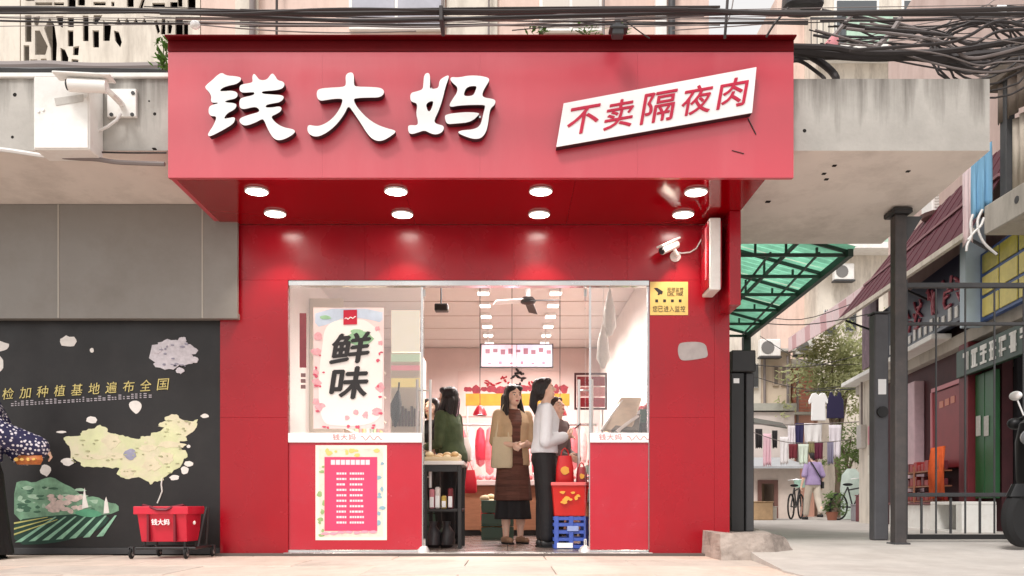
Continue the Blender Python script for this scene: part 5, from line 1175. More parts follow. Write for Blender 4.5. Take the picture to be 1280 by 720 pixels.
def person(label, loc, rz, h, arms, top, bottom, hair='long', lean=0, yaw=0, pitch=0, feet=((-.085, 0, 0), (.085, .02, 0)), skin=M_SKIN, shoes=None,
           sleeve=('long', .0), hem=.84, loose=0.0, curl=(.5, .5), hair_m=M_HAIR, vox=.0065, group=None):
    S = h/1.62; root = thing('person', label, 'person', loc, rz, group, local=True); root.scale = (S, S, S)
    def T(p):
        a = lean*sstep(.84, 1.08, p[2]); y, z = p[1], p[2]-.9
        return Vector((p[0], y*math.cos(a)+z*math.sin(a), .9+z*math.cos(a)-y*math.sin(a)))
    HR = Matrix.Rotation(yaw, 3, 'Z') @ Matrix.Rotation(-pitch, 3, 'X'); piv = Vector((0, 0, 1.405))
    def H(p): return T(piv+HR @ (Vector(p)-piv))
    def warp(mb, fn, start=0): mb.v[start:] = [tuple(fn(v)) for v in mb.v[start:]]
    # -- body
    b = MB()
    b.loft([((0, 0, .80), .12, .09), ((0, -.005, .86), .158, .108), ((0, 0, .93), .148, .104), ((0, .005, 1.04), .118, .086), ((0, .005, 1.14), .128, .095), ((0, .008, 1.23), .142, .10),
            ((0, -.002, 1.30), .152, .082), ((0, -.01, 1.345), .12, .062), ((0, -.012, 1.38), .056, .052)], 24, 2.2)
    b.rcone((0, -.012, 1.34), (0, .006, 1.45), .05, .046)
    warp(b, T); n0 = len(b.v)
    b.ell((0, .008, 1.525), (.072, .088, .097), 18, 12); b.ell((0, .038, 1.465), (.052, .056, .062), 16, 10); b.ell((0, .07, 1.435), (.024, .022, .02), 12, 8)
    b.rcone((0, .092, 1.525), (0, .112, 1.492), .010, .0145, 10); b.ell((0, .082, 1.545), (.05, .014, .012), 12, 8)
    for s in (-1, 1):
        b.ell((s*.073, .0, 1.505), (.01, .02, .03), 10, 8); b.ell((s*.036, .070, 1.49), (.024, .022, .022), 10, 8)
    warp(b, H, n0)
    sh = {}
    for si, s in ((0, -1), (1, 1)):
        f = Vector(feet[si]); hip = Vector((s*.082, 0, .85)); an = Vector((f.x, f.y, .085+f.z)); kn = hip.lerp(an, .52)+Vector((s*.005, .018+max(0, f.z)*.5, 0))
        b.rcone(hip, kn, .082, .054); b.rcone(kn, an+Vector((0, 0, .12)), .052, .046); b.rcone(an+Vector((0, 0, .12)), an, .04, .033)
        b.rcone(an+Vector((0, -.025, -.045)), an+Vector((s*.008, .135, -.06)), .032, .022)
        shl = T(Vector((s*.158, -.008, 1.315))); sh[s] = shl
        el, wr = Vector(arms[si][0]), Vector(arms[si][1])
        b.rcone(shl, el, .048, .037); b.rcone(el, wr, .037, .024)
        fd = (wr-el).normalized(); pn = Vector(arms[si][2]) if len(arms[si]) > 2 else Vector((-s, 0, -.3)); pn = (pn-fd*pn.dot(fd)).normalized(); sd = fd.cross(pn).normalized()
        if sd.z < 0: thumb_s = -1
        else: thumb_s = 1
        rot = Matrix((sd, fd, pn)).transposed()
        b.ell(wr+fd*.045, (.038, .05, .017), 14, 8, rot)
        c = curl[si]
        for k, (o, L) in enumerate(((-.028, .060), (-.0095, .072), (.0095, .076), (.028, .070))):
            o *= thumb_s; p0 = wr+fd*.08+sd*o
            d1 = (fd*math.cos(.25+c*.9)+pn*math.sin(.25+c*.9)).normalized(); d2 = (fd*math.cos(.5+c*2.0)+pn*math.sin(.5+c*2.0)).normalized()
            p1 = p0+d1*L*.52; b.rcone(p0-fd*.01, p1, .0098, .0088, 8); b.rcone(p1, p1+d2*L*.5, .0088, .0076, 8)
        t0 = wr+fd*.025+sd*.03*thumb_s; t1 = t0+(fd*.6+sd*thumb_s*.7+pn*.45).normalized()*.036; b.rcone(t0, t1, .0125, .0105, 8); b.rcone(t1, t1+(fd*.85+sd*thumb_s*.15+pn*.5).normalized()*.03, .0105, .0088, 8)
    body = blob(b, 'body', skin, root, vox, 2)
    # -- face
    for s in (-1, 1):
        m = MB(); m.ell((s*.031, .083, 1.513), (.0135, .008, .0065), 12, 8); warp(m, H); e = m.build('eye', M_EYEW, root, smooth=True)
        m = MB(); m.ell((s*.031, .0888, 1.513), (.0065, .004, .0062), 10, 6); warp(m, H); m.build('iris', M_EYE, e, smooth=True)
        m = MB(); m.tube([(s*.016, .093, 1.531), (s*.032, .0915, 1.537), (s*.05, .079, 1.531)], [.0028, .0036, .002], 6); warp(m, H); m.build('eyebrow', hair_m, root)
    m = MB(); m.ell((0, .0895, 1.457), (.020, .008, .0052), 12, 6); m.ell((0, .0905, 1.4495), (.016, .008, .0052), 12, 6); warp(m, H); m.build('mouth', M_LIP, root, smooth=True)
    # -- hair
    m = MB()
    m.ell((0, -.012, 1.548), (.084, .094, .092), 18, 12); m.ell((0, -.045, 1.51), (.08, .066, .09), 16, 10)
    m.ell((-.045, .045, 1.585), (.045, .05, .035), 12, 8); m.ell((.04, .045, 1.585), (.05, .05, .035), 12, 8)
    if hair == 'long':
        for s in (-1, 1):
            m.rcone((s*.066, .02, 1.58), (s*.078, .012, 1.46), .022, .024, 10); m.rcone((s*.078, .012, 1.46), (s*.098, .045, 1.30), .025, .026, 10); m.rcone((s*.098, .045, 1.30), (s*.092, .075, 1.18), .026, .008, 10); m.rcone((s*.085, -.01, 1.5), (s*.12, .02, 1.22), .024, .02, 10)
            m.rcone((s*.05, -.06, 1.5), (s*.075, -.075, 1.22), .05, .036, 10)
        m.rcone((0, -.07, 1.5), (0, -.095, 1.18), .055, .04, 10)
    elif hair == 'tied':
        for s in (-1, 1): m.rcone((s*.068, .02, 1.56), (s*.066, -.03, 1.48), .024, .03, 10)
        m.rcone((0, -.09, 1.50), (0, -.13, 1.40), .045, .042, 10); m.rcone((0, -.13, 1.41), (0, -.125, 1.29), .04, .014, 10)
    elif hair == 'bob':
        for s in (-1, 1): m.rcone((s*.07, .01, 1.56), (s*.078, .0, 1.42), .028, .028, 10)
        m.rcone((0, -.06, 1.5), (0, -.075, 1.41), .06, .055, 10)
    else:
        for s in (-1, 1): m.rcone((s*.068, -.01, 1.55), (s*.062, -.03, 1.47), .022, .02, 10)
        m.rcone((0, -.06, 1.5), (0, -.062, 1.44), .055, .04, 10)
    warp(m, H)
    blob(m, 'hair', hair_m, root, .008, 2)
    # -- top
    L = loose
    m = MB()
    m.loft([((0, 0, hem), .168+L, .12+L), ((0, 0, .93), .162+L, .118+L), ((0, .005, 1.04), .136+L, .104+L), ((0, .008, 1.14), .144+L*.8, .112+L*.8), ((0, .012, 1.23), .156+L*.5, .118+L*.5), ((0, 0, 1.305), .166, .094),
            ((0, -.008, 1.352), .128, .074), ((0, -.012, 1.376), .066, .062)], 28, 2.25)
    warp(m, T)
    for si, s in ((0, -1), (1, 1)):
        el, wr = Vector(arms[si][0]), Vector(arms[si][1]); shl = sh[s]; ex = sleeve[1]
        if sleeve[0] == 'long':
            m.rcone(shl, el, .060, .050+ex); m.rcone(el, el.lerp(wr, .93), .050+ex, .036+ex*1.3)
        elif sleeve[0] == 'half': m.rcone(shl, el.lerp(shl, .05), .06, .056+ex)
        elif sleeve[0] == 'short': m.rcone(shl, shl.lerp(el, .5), .06, .058+ex)
    blob(m, 'top', top, root, .009, 3)
    # -- bottom
    kind, bm_, hem2, wd = bottom
    m = MB()
    if kind == 'skirt':
        m.loft([((0, 0, hem2), .17+wd, .13+wd), ((0, 0, hem2+.12), .168+wd*.8, .128+wd*.8), ((0, 0, .70), .172+wd*.3, .128+wd*.3), ((0, 0, .86), .164, .115), ((0, .0, .98), .142, .104), ((0, 0, 1.03), .126, .096)], 28)
        n = len(m.v)
        m.v = [(x*(1+.05*math.sin(math.atan2(y, x)*9)*sstep(.8, .4, z)), y*(1+.05*math.sin(math.atan2(y, x)*9)*sstep(.8, .4, z)), z) for x, y, z in m.v]
    else:
        m.loft([((0, 0, .76), .12, .10), ((0, -.004, .84), .172, .122), ((0, 0, .93), .16, .114), ((0, 0, 1.02), .132, .10)], 26)
        for si, s in ((0, -1), (1, 1)):
            f = Vector(feet[si]); hip = Vector((s*.085, 0, .84)); an = Vector((f.x, f.y, hem2+f.z)); kn = hip.lerp(an, .5)+Vector((s*.004, .018+max(0, f.z)*.5, 0))
            m.rcone(hip, kn, .094+wd*.4, .07+wd); m.rcone(kn, an+Vector((0, 0, .05)), .07+wd, .055+wd)
    blob(m, 'skirt' if kind == 'skirt' else 'trousers', bm_, root, .010, 3)
    # -- shoes
    if shoes:
        for si, s in ((0, -1), (1, 1)):
            f = Vector(feet[si]); m = MB(); z = f.z
            m.rcone((f.x, f.y-.03, .04+z), (f.x+s*.008, f.y+.13, .034+z), .042, .034, 12)
            m.v = [(x, y, max(y_ if False else zz, .012+z)) for (x, y, zz), y_ in zip(m.v, range(len(m.v)))]
            shoe = m.build('shoe', shoes, root, smooth=True)
            m = MB(); m.loft([((f.x, f.y+.05, .002+z), .042, .125), ((f.x, f.y+.05, .016+z), .043, .127)], 16, 2.6); m.build('sole', M_RUBBER, shoe)
    return root
def polka(name, base, dot):
    m = mat(name, base, rough=.7); t = m.node_tree; b = t.nodes['Principled BSDF']; N = t.nodes.new; Lk = t.links.new
    tc = N('ShaderNodeTexCoord'); v = N('ShaderNodeTexVoronoi'); v.inputs['Scale'].default_value = 34; v.inputs['Randomness'].default_value = .55
    lt = N('ShaderNodeMath'); lt.operation = 'LESS_THAN'; lt.inputs[1].default_value = .36; mx = N('ShaderNodeMix'); mx.data_type = 'RGBA'
    Lk(tc.outputs['Object'], v.inputs['Vector']); Lk(v.outputs['Distance'], lt.inputs[0]); Lk(lt.outputs[0], mx.inputs['Factor'])
    mx.inputs[6].default_value = (*base, 1); mx.inputs[7].default_value = (*dot, 1); Lk(mx.outputs[2], b.inputs['Base Color']); return m
FAB = dict(bump=.9, bs=11)
M_WSWEAT = mat('white_sweater', srgb(222, 224, 230), rough=.85, var=.04, vs=9, **FAB)
M_BLKTR = mat('black_trousers', srgb(26, 24, 27), rough=.75, var=.15, vs=6, **FAB)
M_TAN = mat('tan_cardigan', srgb(206, 178, 142), rough=.85, var=.1, vs=9, **FAB)
M_BROWN = mat('brown_dress', srgb(104, 66, 54), rough=.8, var=.4, vs=3.0, stretch=(1, 1, 9), **FAB)
M_GREEN = mat('olive_top', srgb(78, 92, 62), rough=.85, var=.25, vs=12, **FAB)
M_PURP = mat('lilac_shirt', srgb(166, 146, 186), rough=.8, var=.08, vs=9, **FAB)
M_BEIGE = mat('beige_trousers', srgb(206, 194, 180), rough=.8, var=.08, vs=7, **FAB)
M_NAVY = polka('navy_polka_dots', srgb(38, 36, 74), srgb(222, 218, 226))
M_BLKTOP = mat('black_top', srgb(40, 36, 40), rough=.8, **FAB)
FZ = .03
d = 8.0
pw = person('woman with tied dark hair in a white sweater and black trousers looking at her phone', (PX(680, d), d, FZ), -PI/2+.08, 1.56,
       (((-.20, .02, 1.01), (-.07, .20, 1.06), (.5, 0, -.6)), ((.20, -.01, 1.0), (.07, .19, 1.06), (-.5, 0, .5))), M_WSWEAT, ('trousers', M_BLKTR, .06, .018), 'tied', lean=.04, pitch=-.28,
       shoes=M_BLACK, sleeve=('long', .012), hem=.90, loose=.012, curl=(.35, .35))
p = pw.location+Vector((.31, -.01, 1.12))
ph = thing('phone', 'black and red phone held up by the woman in the white sweater', 'phone', p)
rot = Euler((0, rad(-38), 0)).to_matrix()
MB().obox(p, (.035, .036, .004), rot).build('phone_body', M_BLACK, ph, bevel=.002)
MB().obox(p+rot @ Vector((0, 0, -.006)), (.034, .035, .0018), rot).build('phone_case', mat('red_case', srgb(170, 36, 46), rough=.4), ph)
d = 8.75
pb = person('woman with long dark hair in a tan top and brown dress facing the street', (PX(641, d), d, FZ), rad(203), 1.60,
       (((-.19, .03, 1.02), (-.02, .20, 1.0), (.3, -.3, -.5)), ((.20, .0, 1.03), (.05, .21, .99), (-.3, 0, .8))), M_TAN, ('skirt', M_BROWN, .44, .03), 'long', yaw=.12, pitch=-.02,
       shoes=mat('tan_sandal', srgb(150, 116, 92), rough=.6), sleeve=('half', .006), hem=.80, loose=.012, curl=(.6, .5))
m = MB(); m.loft([((0, 0, .25), .205, .15), ((0, 0, .36), .19, .14), ((0, 0, .52), .17, .13)], 30)
m.v = [(x*(1+.07*math.sin(math.atan2(y, x)*8)), y*(1+.07*math.sin(math.atan2(y, x)*8)), z) for x, y, z in m.v]
blob(m, 'underskirt', M_BLKTR, pb, .012, 3)
tp = [c for c in pb.children if c.name.startswith('top')][0]; tp.data.materials.append(M_BROWN)   # open cardigan: the dress shows between its edges
for q in tp.data.polygons:
    if q.center.y > .03 and abs(q.center.x-.015) < .045+.03*sstep(1.15, .8, q.center.z)+.03*sstep(1.15, 1.33, q.center.z): q.material_index = 1
bp = P(627, 585, 8.62); bg_ = thing('tote_bag', 'pale beige tote bag hanging from the arm of the woman in tan', 'bag', bp)
m = MB(); m.loft([((bp.x, bp.y, bp.z), .10, .04), ((bp.x, bp.y, bp.z+.02), .11, .05), ((bp.x+.005, bp.y, bp.z+.2), .105, .045), ((bp.x+.01, bp.y, bp.z+.31), .095, .02)], 18, 3); m.build('bag_body', mat('tote_beige', srgb(220, 204, 172), rough=.85, var=.05, **FAB), bg_, smooth=True)
m = MB(); m.tube([(bp.x-.06, bp.y, bp.z+.30), (bp.x-.03, bp.y+.03, bp.z+.52), (bp.x+.03, bp.y+.08, bp.z+.66), (bp.x+.06, bp.y+.02, bp.z+.5), (bp.x+.07, bp.y, bp.z+.30)], .011, 6); m.build('strap', MATS['tote_beige'], bg_, smooth=True)
d = 8.55
person('woman with long dark hair in an olive green top behind the bun table', (PX(567, d), d, FZ), rad(62), 1.56,
       (((-.2, .05, 1.03), (-.12, .26, 1.0)), ((.2, .05, 1.03), (.10, .27, .98))), M_GREEN, ('trousers', M_BLKTR, .07, .01), 'long', lean=.16, pitch=-.35, shoes=M_BLACK, sleeve=('long', .004), hem=.86, loose=.01)
d = 9.7
person('person with short dark hair in a black top behind the left door handle', (PX(542, d), d, FZ), rad(150), 1.58,
       (((-.2, .03, 1.03), (-.15, .2, .92)), ((.2, .03, 1.03), (.15, .2, .92))), M_BLKTOP, ('trousers', M_BLKTR, .07, .01), 'bob', shoes=M_BLACK, lean=.1, pitch=-.3)
d = 8.9
person('person with short brown hair bending forward behind woman in white', (PX(692, d), d, FZ), rad(235), 1.50,
       (((-.2, .06, 1.02), (-.1, .24, .95)), ((.2, .06, 1.02), (.1, .24, .95))), mat('pink_grey_top', srgb(120, 104, 104), rough=.85, **FAB), ('trousers', M_BLKTR, .07, .01), 'short', shoes=M_BLACK, lean=.12, pitch=-.5,
       hair_m=mat('brown_hair', srgb(58, 40, 34), rough=.45, bump=.5, bs=60, stretch=(6, 6, .6)))
# shopper cut by the left edge
d = 6.72
pl_ = person('person in a navy blouse with white polka dots and long black skirt by the mural', (PX(-25, d), d, 0), rad(-82), 1.54,
       (((-.22, .10, 1.02), (-.10, .30, .86)), ((.26, .24, 1.02), (.12, .50, .90), (-.2, -.2, -.8))), M_NAVY, ('skirt', M_BLKTR, .04, .11), 'bob', lean=.06, pitch=-.3, shoes=M_BLACK, sleeve=('long', .05), hem=.80, loose=.03, curl=(.6, .6))
q = P(36, 575, 6.62); t = thing('food_packet', 'orange and brown packet held by the person in polka dots', 'packet', q)
m = MB(); m.loft([((q.x, q.y, q.z-.035), .09, .03), ((q.x, q.y, q.z), .11, .045), ((q.x+.01, q.y, q.z+.035), .09, .03)], 14); m.build('wrapper', mat('orange_brown', srgb(170, 96, 44), rough=.5, var=.45, vs=18), t, smooth=True)
m = MB()
for k in range(4): blob2d(m, q.x-.07+k*.045, q.z+R.uniform(-.01, .01), .014, .012, q.y-.05, q.y-.02, 8, .3, k)
m.build('printed_spots', mat('wrapper_yellow', srgb(220, 176, 90), rough=.5), t)
# pedestrian in the alley
d = 21.0
pp_ = person('pedestrian in a lilac shirt and beige trousers walking away down the alley', (PX(1016, d), d, .048), rad(8), 1.66,
       (((-.24, -.04, 1.04), (-.27, .03, .80)), ((.24, -.03, 1.04), (.26, .06, .82))), M_PURP, ('trousers', M_BEIGE, .09, .012), 'short', feet=((-.09, .16, 0), (.10, -.20, .06)), shoes=M_BLACK, sleeve=('half', .01), hem=.82, loose=.02, vox=.008)
m = MB(); m.tube([(.10, -.115, 1.36), (.02, -.15, 1.2), (-.08, -.165, 1.05), (-.17, -.10, .93)][::1], .014, 6); m.tube([(-.05, -.125, 1.37), (-.02, -.03, 1.40), (.10, -.115, 1.36)], .012, 6)
st_ = thing('shoulder_bag', 'dark strap bag slung across the back of the pedestrian in lilac', 'bag', pp_.location, rad(8), local=True); st_.scale = pp_.scale
m2 = MB(); m2.tube([(-.11, -.10, 1.375), (-.06, -.145, 1.28), (.03, -.165, 1.12), (.13, -.150, .97), (.19, -.06, .88)], .016, 6); m2.build('strap', M_BLACK, st_, smooth=True)
m2 = MB(); m2.box(.19, .24, -.10, .08, .74, .90); m2.build('pouch', M_BLACK, st_, bevel=.01)
# ------------------------------------------------------------------ gate, posts, canopy post
GD = 7.55; GZ = .10
px_ = PX(1123, 7.3)
cp = thing('canopy_post', 'dark steel post propping the right end of the concrete canopy', 'post', (px_, 7.3, .09))
MB().box(px_-.05, px_+.05, 7.25, 7.35, .09, CZ(7.37)-.05).build('shaft', mat('weathered_dark_steel', srgb(66, 62, 62), rough=.55, var=.2, vs=7, bump=.15, bs=25, dirt=(srgb(96, 84, 78), .5), ds=4), cp, bevel=.012, segs=2)
MB().box(px_-.085, px_+.08, 7.20, 7.40, CZ(7.42)-.049, CZ(7.42)-.001).build('head_plate', M_BLACK, cp, bevel=.01)
m = MB(); m.hexa((px_+.051, 7.29, CZ(7.3)-.30), (px_+.20, 7.29, CZ(7.3)-.06), (px_+.052, 7.29, CZ(7.3)-.06), (px_+.051, 7.29, CZ(7.3)-.1), (0, .02, 0)); m.build('gusset', M_DKGREY, cp)
MB().box(px_-.07, px_+.07, 7.22, 7.38, .088, .105).build('base_plate', M_DKGREY, cp, bevel=.006)
d = 7.85; xa, xb = PX(1093.5, d), PX(1111, d)
gp = thing('gate_post', 'grey gate pillar with a small white notice just left of the canopy post', 'gate post', ((xa+xb)/2, d, .1))
MB().box(xa, xb, d, d+.13, .1, PZ(392, d)).build('shaft', mat('grey_pillar', srgb(88, 88, 92), rough=.5, var=.15, vs=5), gp, bevel=.01)
MB().box(xa-.012, xb+.012, d-.012, d+.142, PZ(392, d)+.001, PZ(392, d)+.02).build('cap', M_DKGREY, gp, bevel=.004)
MB().box(xa+.03, xb-.025, d-.004, d-.001, PZ(493, d), PZ(474, d)).build('notice', M_WHITEF, gp)
m = MB(); m.lathe(((xa+xb)/2, d-.03, PZ(515, d)), [(.001, 0), (.05, 0), (.05, .028), (.001, .028)], 16, axis='y'); m.build('lock_housing', M_BLACK, gp)
gl_ = thing('gate_leaf', 'dark barred steel gate leaf standing right of the canopy post', 'gate', (PX(1131, GD), GD, GZ))
gxa = PX(1131, GD); gxb = 5.55
for ya, yb, nm, t_ in ((354, 360, 'top_rail', .045), (403, 407, 'upper_rail', .03), (616, 621, 'lower_rail', .04), (668, 674, 'bottom_rail', .04)):
    MB().box(gxa, gxb, GD-t_/2, GD+t_/2, PZ(yb, GD), PZ(ya, GD)).build(nm, M_DKGREY if nm != 'bottom_rail' else M_BLACK, gl_, bevel=.004)
x = gxa+.018; BAR = None; k = 0
while x < gxb:
    if BAR is None:
        BAR = MB().box(x-.006, x+.006, GD-.006, GD+.006, PZ(667, GD), PZ(361, GD)).build('bar', M_DKGREY, gl_); x0b = x
    else:
        if k % 2 == 0: c = BAR.copy(); COL.objects.link(c); c.parent = gl_; c.location = (x-x0b, 0, 0)
        else: MB().box(x-.008, x+.008, GD-.008, GD+.008, PZ(667, GD), PZ(622, GD)).build('short_bar', M_DKGREY, gl_)
    x += .1275; k += 1
for xx in (gxa-.02, gxb): MB().box(xx, xx+.035, GD-.025, GD+.025, GZ+.02, PZ(350, GD)).build('stile', M_DKGREY, gl_, bevel=.004)
MB().tube([(gxa-.05, GD, .10), (gxa-.05, GD, .3)], .02, 8).build('drop_bolt', M_BLACK, gl_)
d = 7.55; xa, xb = PX(914, d), PX(944, d)
gm = thing('gate_pillar', 'black sliding gate pillar with a boxy head between red wall and alley', 'gate post', ((xa+xb)/2, d, .2))
MB().box(xa, xa+.115, d, d+.14, .19, PZ(466, d)).build('shaft', M_BLACK, gm, bevel=.006)
MB().box(xb-.075, xb-.005, d+.02, d+.16, .19, PZ(466, d)).build('shaft', M_DKGREY, gm, bevel=.006)
MB().box(xa+.117, xb-.078, d+.06, d+.15, .19, PZ(466, d)).build('back_plate', M_RUBBER, gm)
MB().box(xa, xb, d-.02, d+.2, PZ(465, d), PZ(438, d)).build('head_box', M_BLACK, gm, bevel=.008)
m = MB(); m.box(xa+.02, xa+.07, d-.003, d-.0005, PZ(479, d), PZ(473, d)); m.build('sticker', M_WHITEF, gm)

# ------------------------------------------------------------------ green translucent lean-to roof behind the canopy
M_GRN = translucent('green_sheet', (.34, .86, .60), .82)
gr = thing('green_roof', 'green translucent corrugated lean-to roof on dark steel trusses behind the canopy', 'roof', (2.9, 10, 2.6))
ex = lambda d: PX(1063, 8.15)+(d-8.15)*.012      # outer edge, parallel with the canopy
Y0, Y1 = 8.12, 11.9; XI = 1.90
zo = lambda d: 2.80-.02*(d-8.1); zi = lambda d: zo(d)+.42
n = 44
for k in range(5):
    ya = Y0+(Y1-Y0)*k/5; yb = Y0+(Y1-Y0)*(k+1)/5-.012
    vs = []; fs = []; nn = 18
    for i in range(nn+1):
        y = ya+(yb-ya)*i/nn; w_ = .012*math.sin(i*PI/1.5)
        vs += [(XI, y, zi(y)+w_), (ex(y)+.05, y, zo(y)+.05+w_)]
    for i in range(nn): fs.append((2*i, 2*i+1, 2*i+3, 2*i+2))
    MB().add(vs, fs).build('roof_sheet', M_GRN, gr, smooth=True)
M_TRUSS = mat('green_black_steel', srgb(36, 58, 48), rough=.5)
for k in range(6):
    y = Y0+.1+(Y1-Y0-.2)*k/5; m = MB(); e = ex(y)
    m.bar((XI, y, zo(y)-.0), (e, y, zo(y)), .03, .03); m.bar((XI, y, zi(y)-.02), (e, y, zo(y)+.03), .03, .03)
    for t in (.12, .34, .56, .78): 
        x = XI+(e-XI)*t; m.bar((x, y, zo(y)), (x, y, zi(y)+(zo(y)-zi(y))*t-.02), .02, .02)
    m.build('truss', M_TRUSS, gr)
for t in (.0, .33, .66, 1.0):
    m = MB(); m.bar((XI+(ex(Y0)-XI)*t, Y0+.02, zi(Y0)+(zo(Y0)-zi(Y0))*t-.0), (XI+(ex(Y1)-XI)*t, Y1, zi(Y1)+(zo(Y1)-zi(Y1))*t), .03 if t < 1 else .05, .03 if t < 1 else .07); m.build('purlin', M_TRUSS, gr)
m = MB()
for t in (.2, .45, .8): m.bar((XI+(ex(Y0)-XI)*t, Y0+.1, zo(Y0)+.02), (XI+(ex(Y1)-XI)*(t+.15), Y1-.1, zo(Y1)+.02), .018, .018)
m.build('wind_brace', M_TRUSS, gr)
MB().box(ex(Y1)-.05, ex(Y1)+.05, Y1-.08, Y1+.02, .05, zo(Y1)).build('post', M_TRUSS, gr)

# ------------------------------------------------------------------ row of shops on the right side of the alley
FN = Vector((-1, .1343, 0)).normalized()
def F(d, out=0, z=0): return Vector((6.0+.1343*(d-9.8), d, 0))+FN*out+Vector((0, 0, z))
def FD(px): return (6.0-.1343*9.8)/((px-VX)/FPX-.1343)
def fbox(mb_, da, db, o0, o1, z0, z1):
    c = [F(da, o1, z0), F(db, o1, z0), F(db, o0, z0), F(da, o0, z0), F(da, o1, z1), F(db, o1, z1), F(db, o0, z1), F(da, o0, z1)]
    return mb_.add(c, [(0, 1, 2, 3), (7, 6, 5, 4), (4, 5, 1, 0), (5, 6, 2, 1), (6, 7, 3, 2), (7, 4, 0, 3)])
rw = thing('shop_row', 'row of old shops with maroon walls and signs along the right of the alley', 'building', F(12, 0, 0))
def rpart(nm, m_, da, db, o0, o1, z0, z1, bevel=0, **k): return fbox(MB(), da, db, o0, o1, z0, z1).build(nm, m_, rw, bevel=bevel, **k)
M_MAROON = mat('maroon_wall', srgb(70, 30, 36), rough=.7, var=.2, vs=4)
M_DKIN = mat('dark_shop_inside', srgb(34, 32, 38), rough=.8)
rpart('wall', M_MAROON, FD(1240), 17.4, -.25, -.12, 0, 3.0)
rpart('rear_wall', M_DKIN, 7.2, 16.5, -1.6, -1.5, 0, 2.61)
rpart('partition', M_DKIN, FD(1239)-.12, FD(1239)-.02, -1.49, -.26, 0, 2.61)
rpart('upper_wall', mat('pink_upper_wall', srgb(214, 190, 182), rough=.85, var=.08, vs=2, dirt=(srgb(180, 150, 140), .5), ds=2, streak=1), 10.4, 16.0, -.5, -.2, 3.0, 9.0)
rpart('floor_slab', M_CONC, 7.6, 17.4, -1.7, .02, 2.62, 2.8, bevel=.006)
rpart('cornice', M_WHITE, FD(1192), 17.4, .021, .30, 2.78, 2.86, bevel=.01)
rpart('pier', mat('wine_pier', srgb(108, 32, 40), rough=.55, var=.15), FD(1216), FD(1204), -.118, .06, 0, 2.615, bevel=.01)
rpart('pier', mat('pale_pink_pier', srgb(206, 176, 184), rough=.6, var=.12), FD(1146), FD(1137), -.118, .04, .3, 2.4, bevel=.01)
rpart('pier', M_CREAM, FD(1092), FD(1077), -.118, .05, 0, 2.9, bevel=.01)
dr = rpart('shutter_door', mat('green_door', srgb(34, 92, 50), rough=.45, var=.12, vs=5), FD(1228.5), FD(1217), -.10, -.02, .5, 2.15, bevel=.008)
dr2 = rpart('shutter_door', MATS['green_door'], FD(1240), FD(1229), -.10, -.02, .5, 2.15, bevel=.008)
for dd, par in ((FD(1222), dr), (FD(1232), dr2)): fbox(MB(), dd-.06, dd+.06, -.018, .0, PZ(545, dd), PZ(520, dd)).build('pull_plate', MATS['faded_grey'], par, bevel=.004)
rpart('red_door', mat('brick_red_door', srgb(138, 38, 44), rough=.5, var=.12, vs=4), FD(1204), FD(1162), -.11, -.04, .95, 2.12, bevel=.01)
m = MB(); dd = FD(1196)
fbox(m, FD(1206), FD(1162), -.04, -.02, 2.13, 2.19); fbox(m, FD(1163.2), FD(1161.6), -.04, -.015, .95, 2.129); m.build('door_frame', mat('rose_frame', srgb(198, 120, 128), rough=.5), rw)
m = MB(); o = F(FD(1186), -.035, 1.86); o2 = F(FD(1176), -.035, 1.86)
for k in range(3): fbox(m, FD(1190-k*7), FD(1185-k*7), -.0385, -.034, 1.88-.01*k, 1.98-.01*k)
m.build('faded_lettering', mat('dull_rose', srgb(204, 130, 112), rough=.6), rw, kind='stuff')
# blue sign with pink brush characters, its white frame and yellow neighbour
def fsign(name, label, da, db, o0, o1, z0, z1, m_, cat='sign', fr=None):
    t = thing(name, label, cat, F(da, o0, z0)); fbox(MB(), da, db, o0, o1, z0, z1).build('board', m_, t, bevel=.006); return t
bs_ = fsign('shop_sign', 'dark blue shop sign board with pink brush characters above the alley shops', FD(1229), 15.6, .05, .17, 2.90, 3.80, mat('navy_sign', srgb(32, 40, 60), rough=.35, var=.12, vs=3))
rr = random.Random(21); M_PKN = mat('pink_tube', srgb(180, 92, 108), rough=.4)
for k, px in enumerate((1219, 1202, 1180, 1163, 1147)):
    d0 = FD(px); m = MB(); zc = 3.4-.02*k; w_ = .20
    for j in range(5):
        a = F(d0+rr.uniform(-w_, w_), .185, zc+rr.uniform(-.22, .22)); b = F(d0+rr.uniform(-w_, w_), .185, zc+rr.uniform(-.22, .22)); c = (a+b)/2+Vector((0, rr.uniform(-.1, .1), rr.uniform(-.1, .1)))
        m.tube([a, c, b], .02, 6)
    m.build('pink_character', M_PKN, bs_, smooth=True)
for k in range(14):
    d0 = FD(1224)+k*.24
    m = MB(); fbox(m, d0, d0+.1, .171, .185, 2.96, 3.08+.03*(k % 3)); m.build('white_mark', M_WHITE, bs_)
sf = thing('sign_post', 'pale blue white post between the navy and the yellow sign', 'post', F(FD(1234), .1, 2.7)); d0 = FD(1234)
fbox(MB(), d0-.09, d0+.10, .05, .30, 2.72, 4.1).build('shaft', mat('pale_blue_post', srgb(186, 204, 216), rough=.5, var=.06), sf, bevel=.01)
ys = thing('shop_sign', 'yellow sign board with blue grid frame at the right edge of the photo', 'sign', F(FD(1260), .1, 2.75))
da, db = 8.9, FD(1238)
fbox(MB(), da, db, .05, .12, 2.76, 3.62).build('blue_frame', mat('sign_blue', srgb(48, 84, 150), rough=.4), ys)
nx = 4; stp = (db-da-.1)/nx
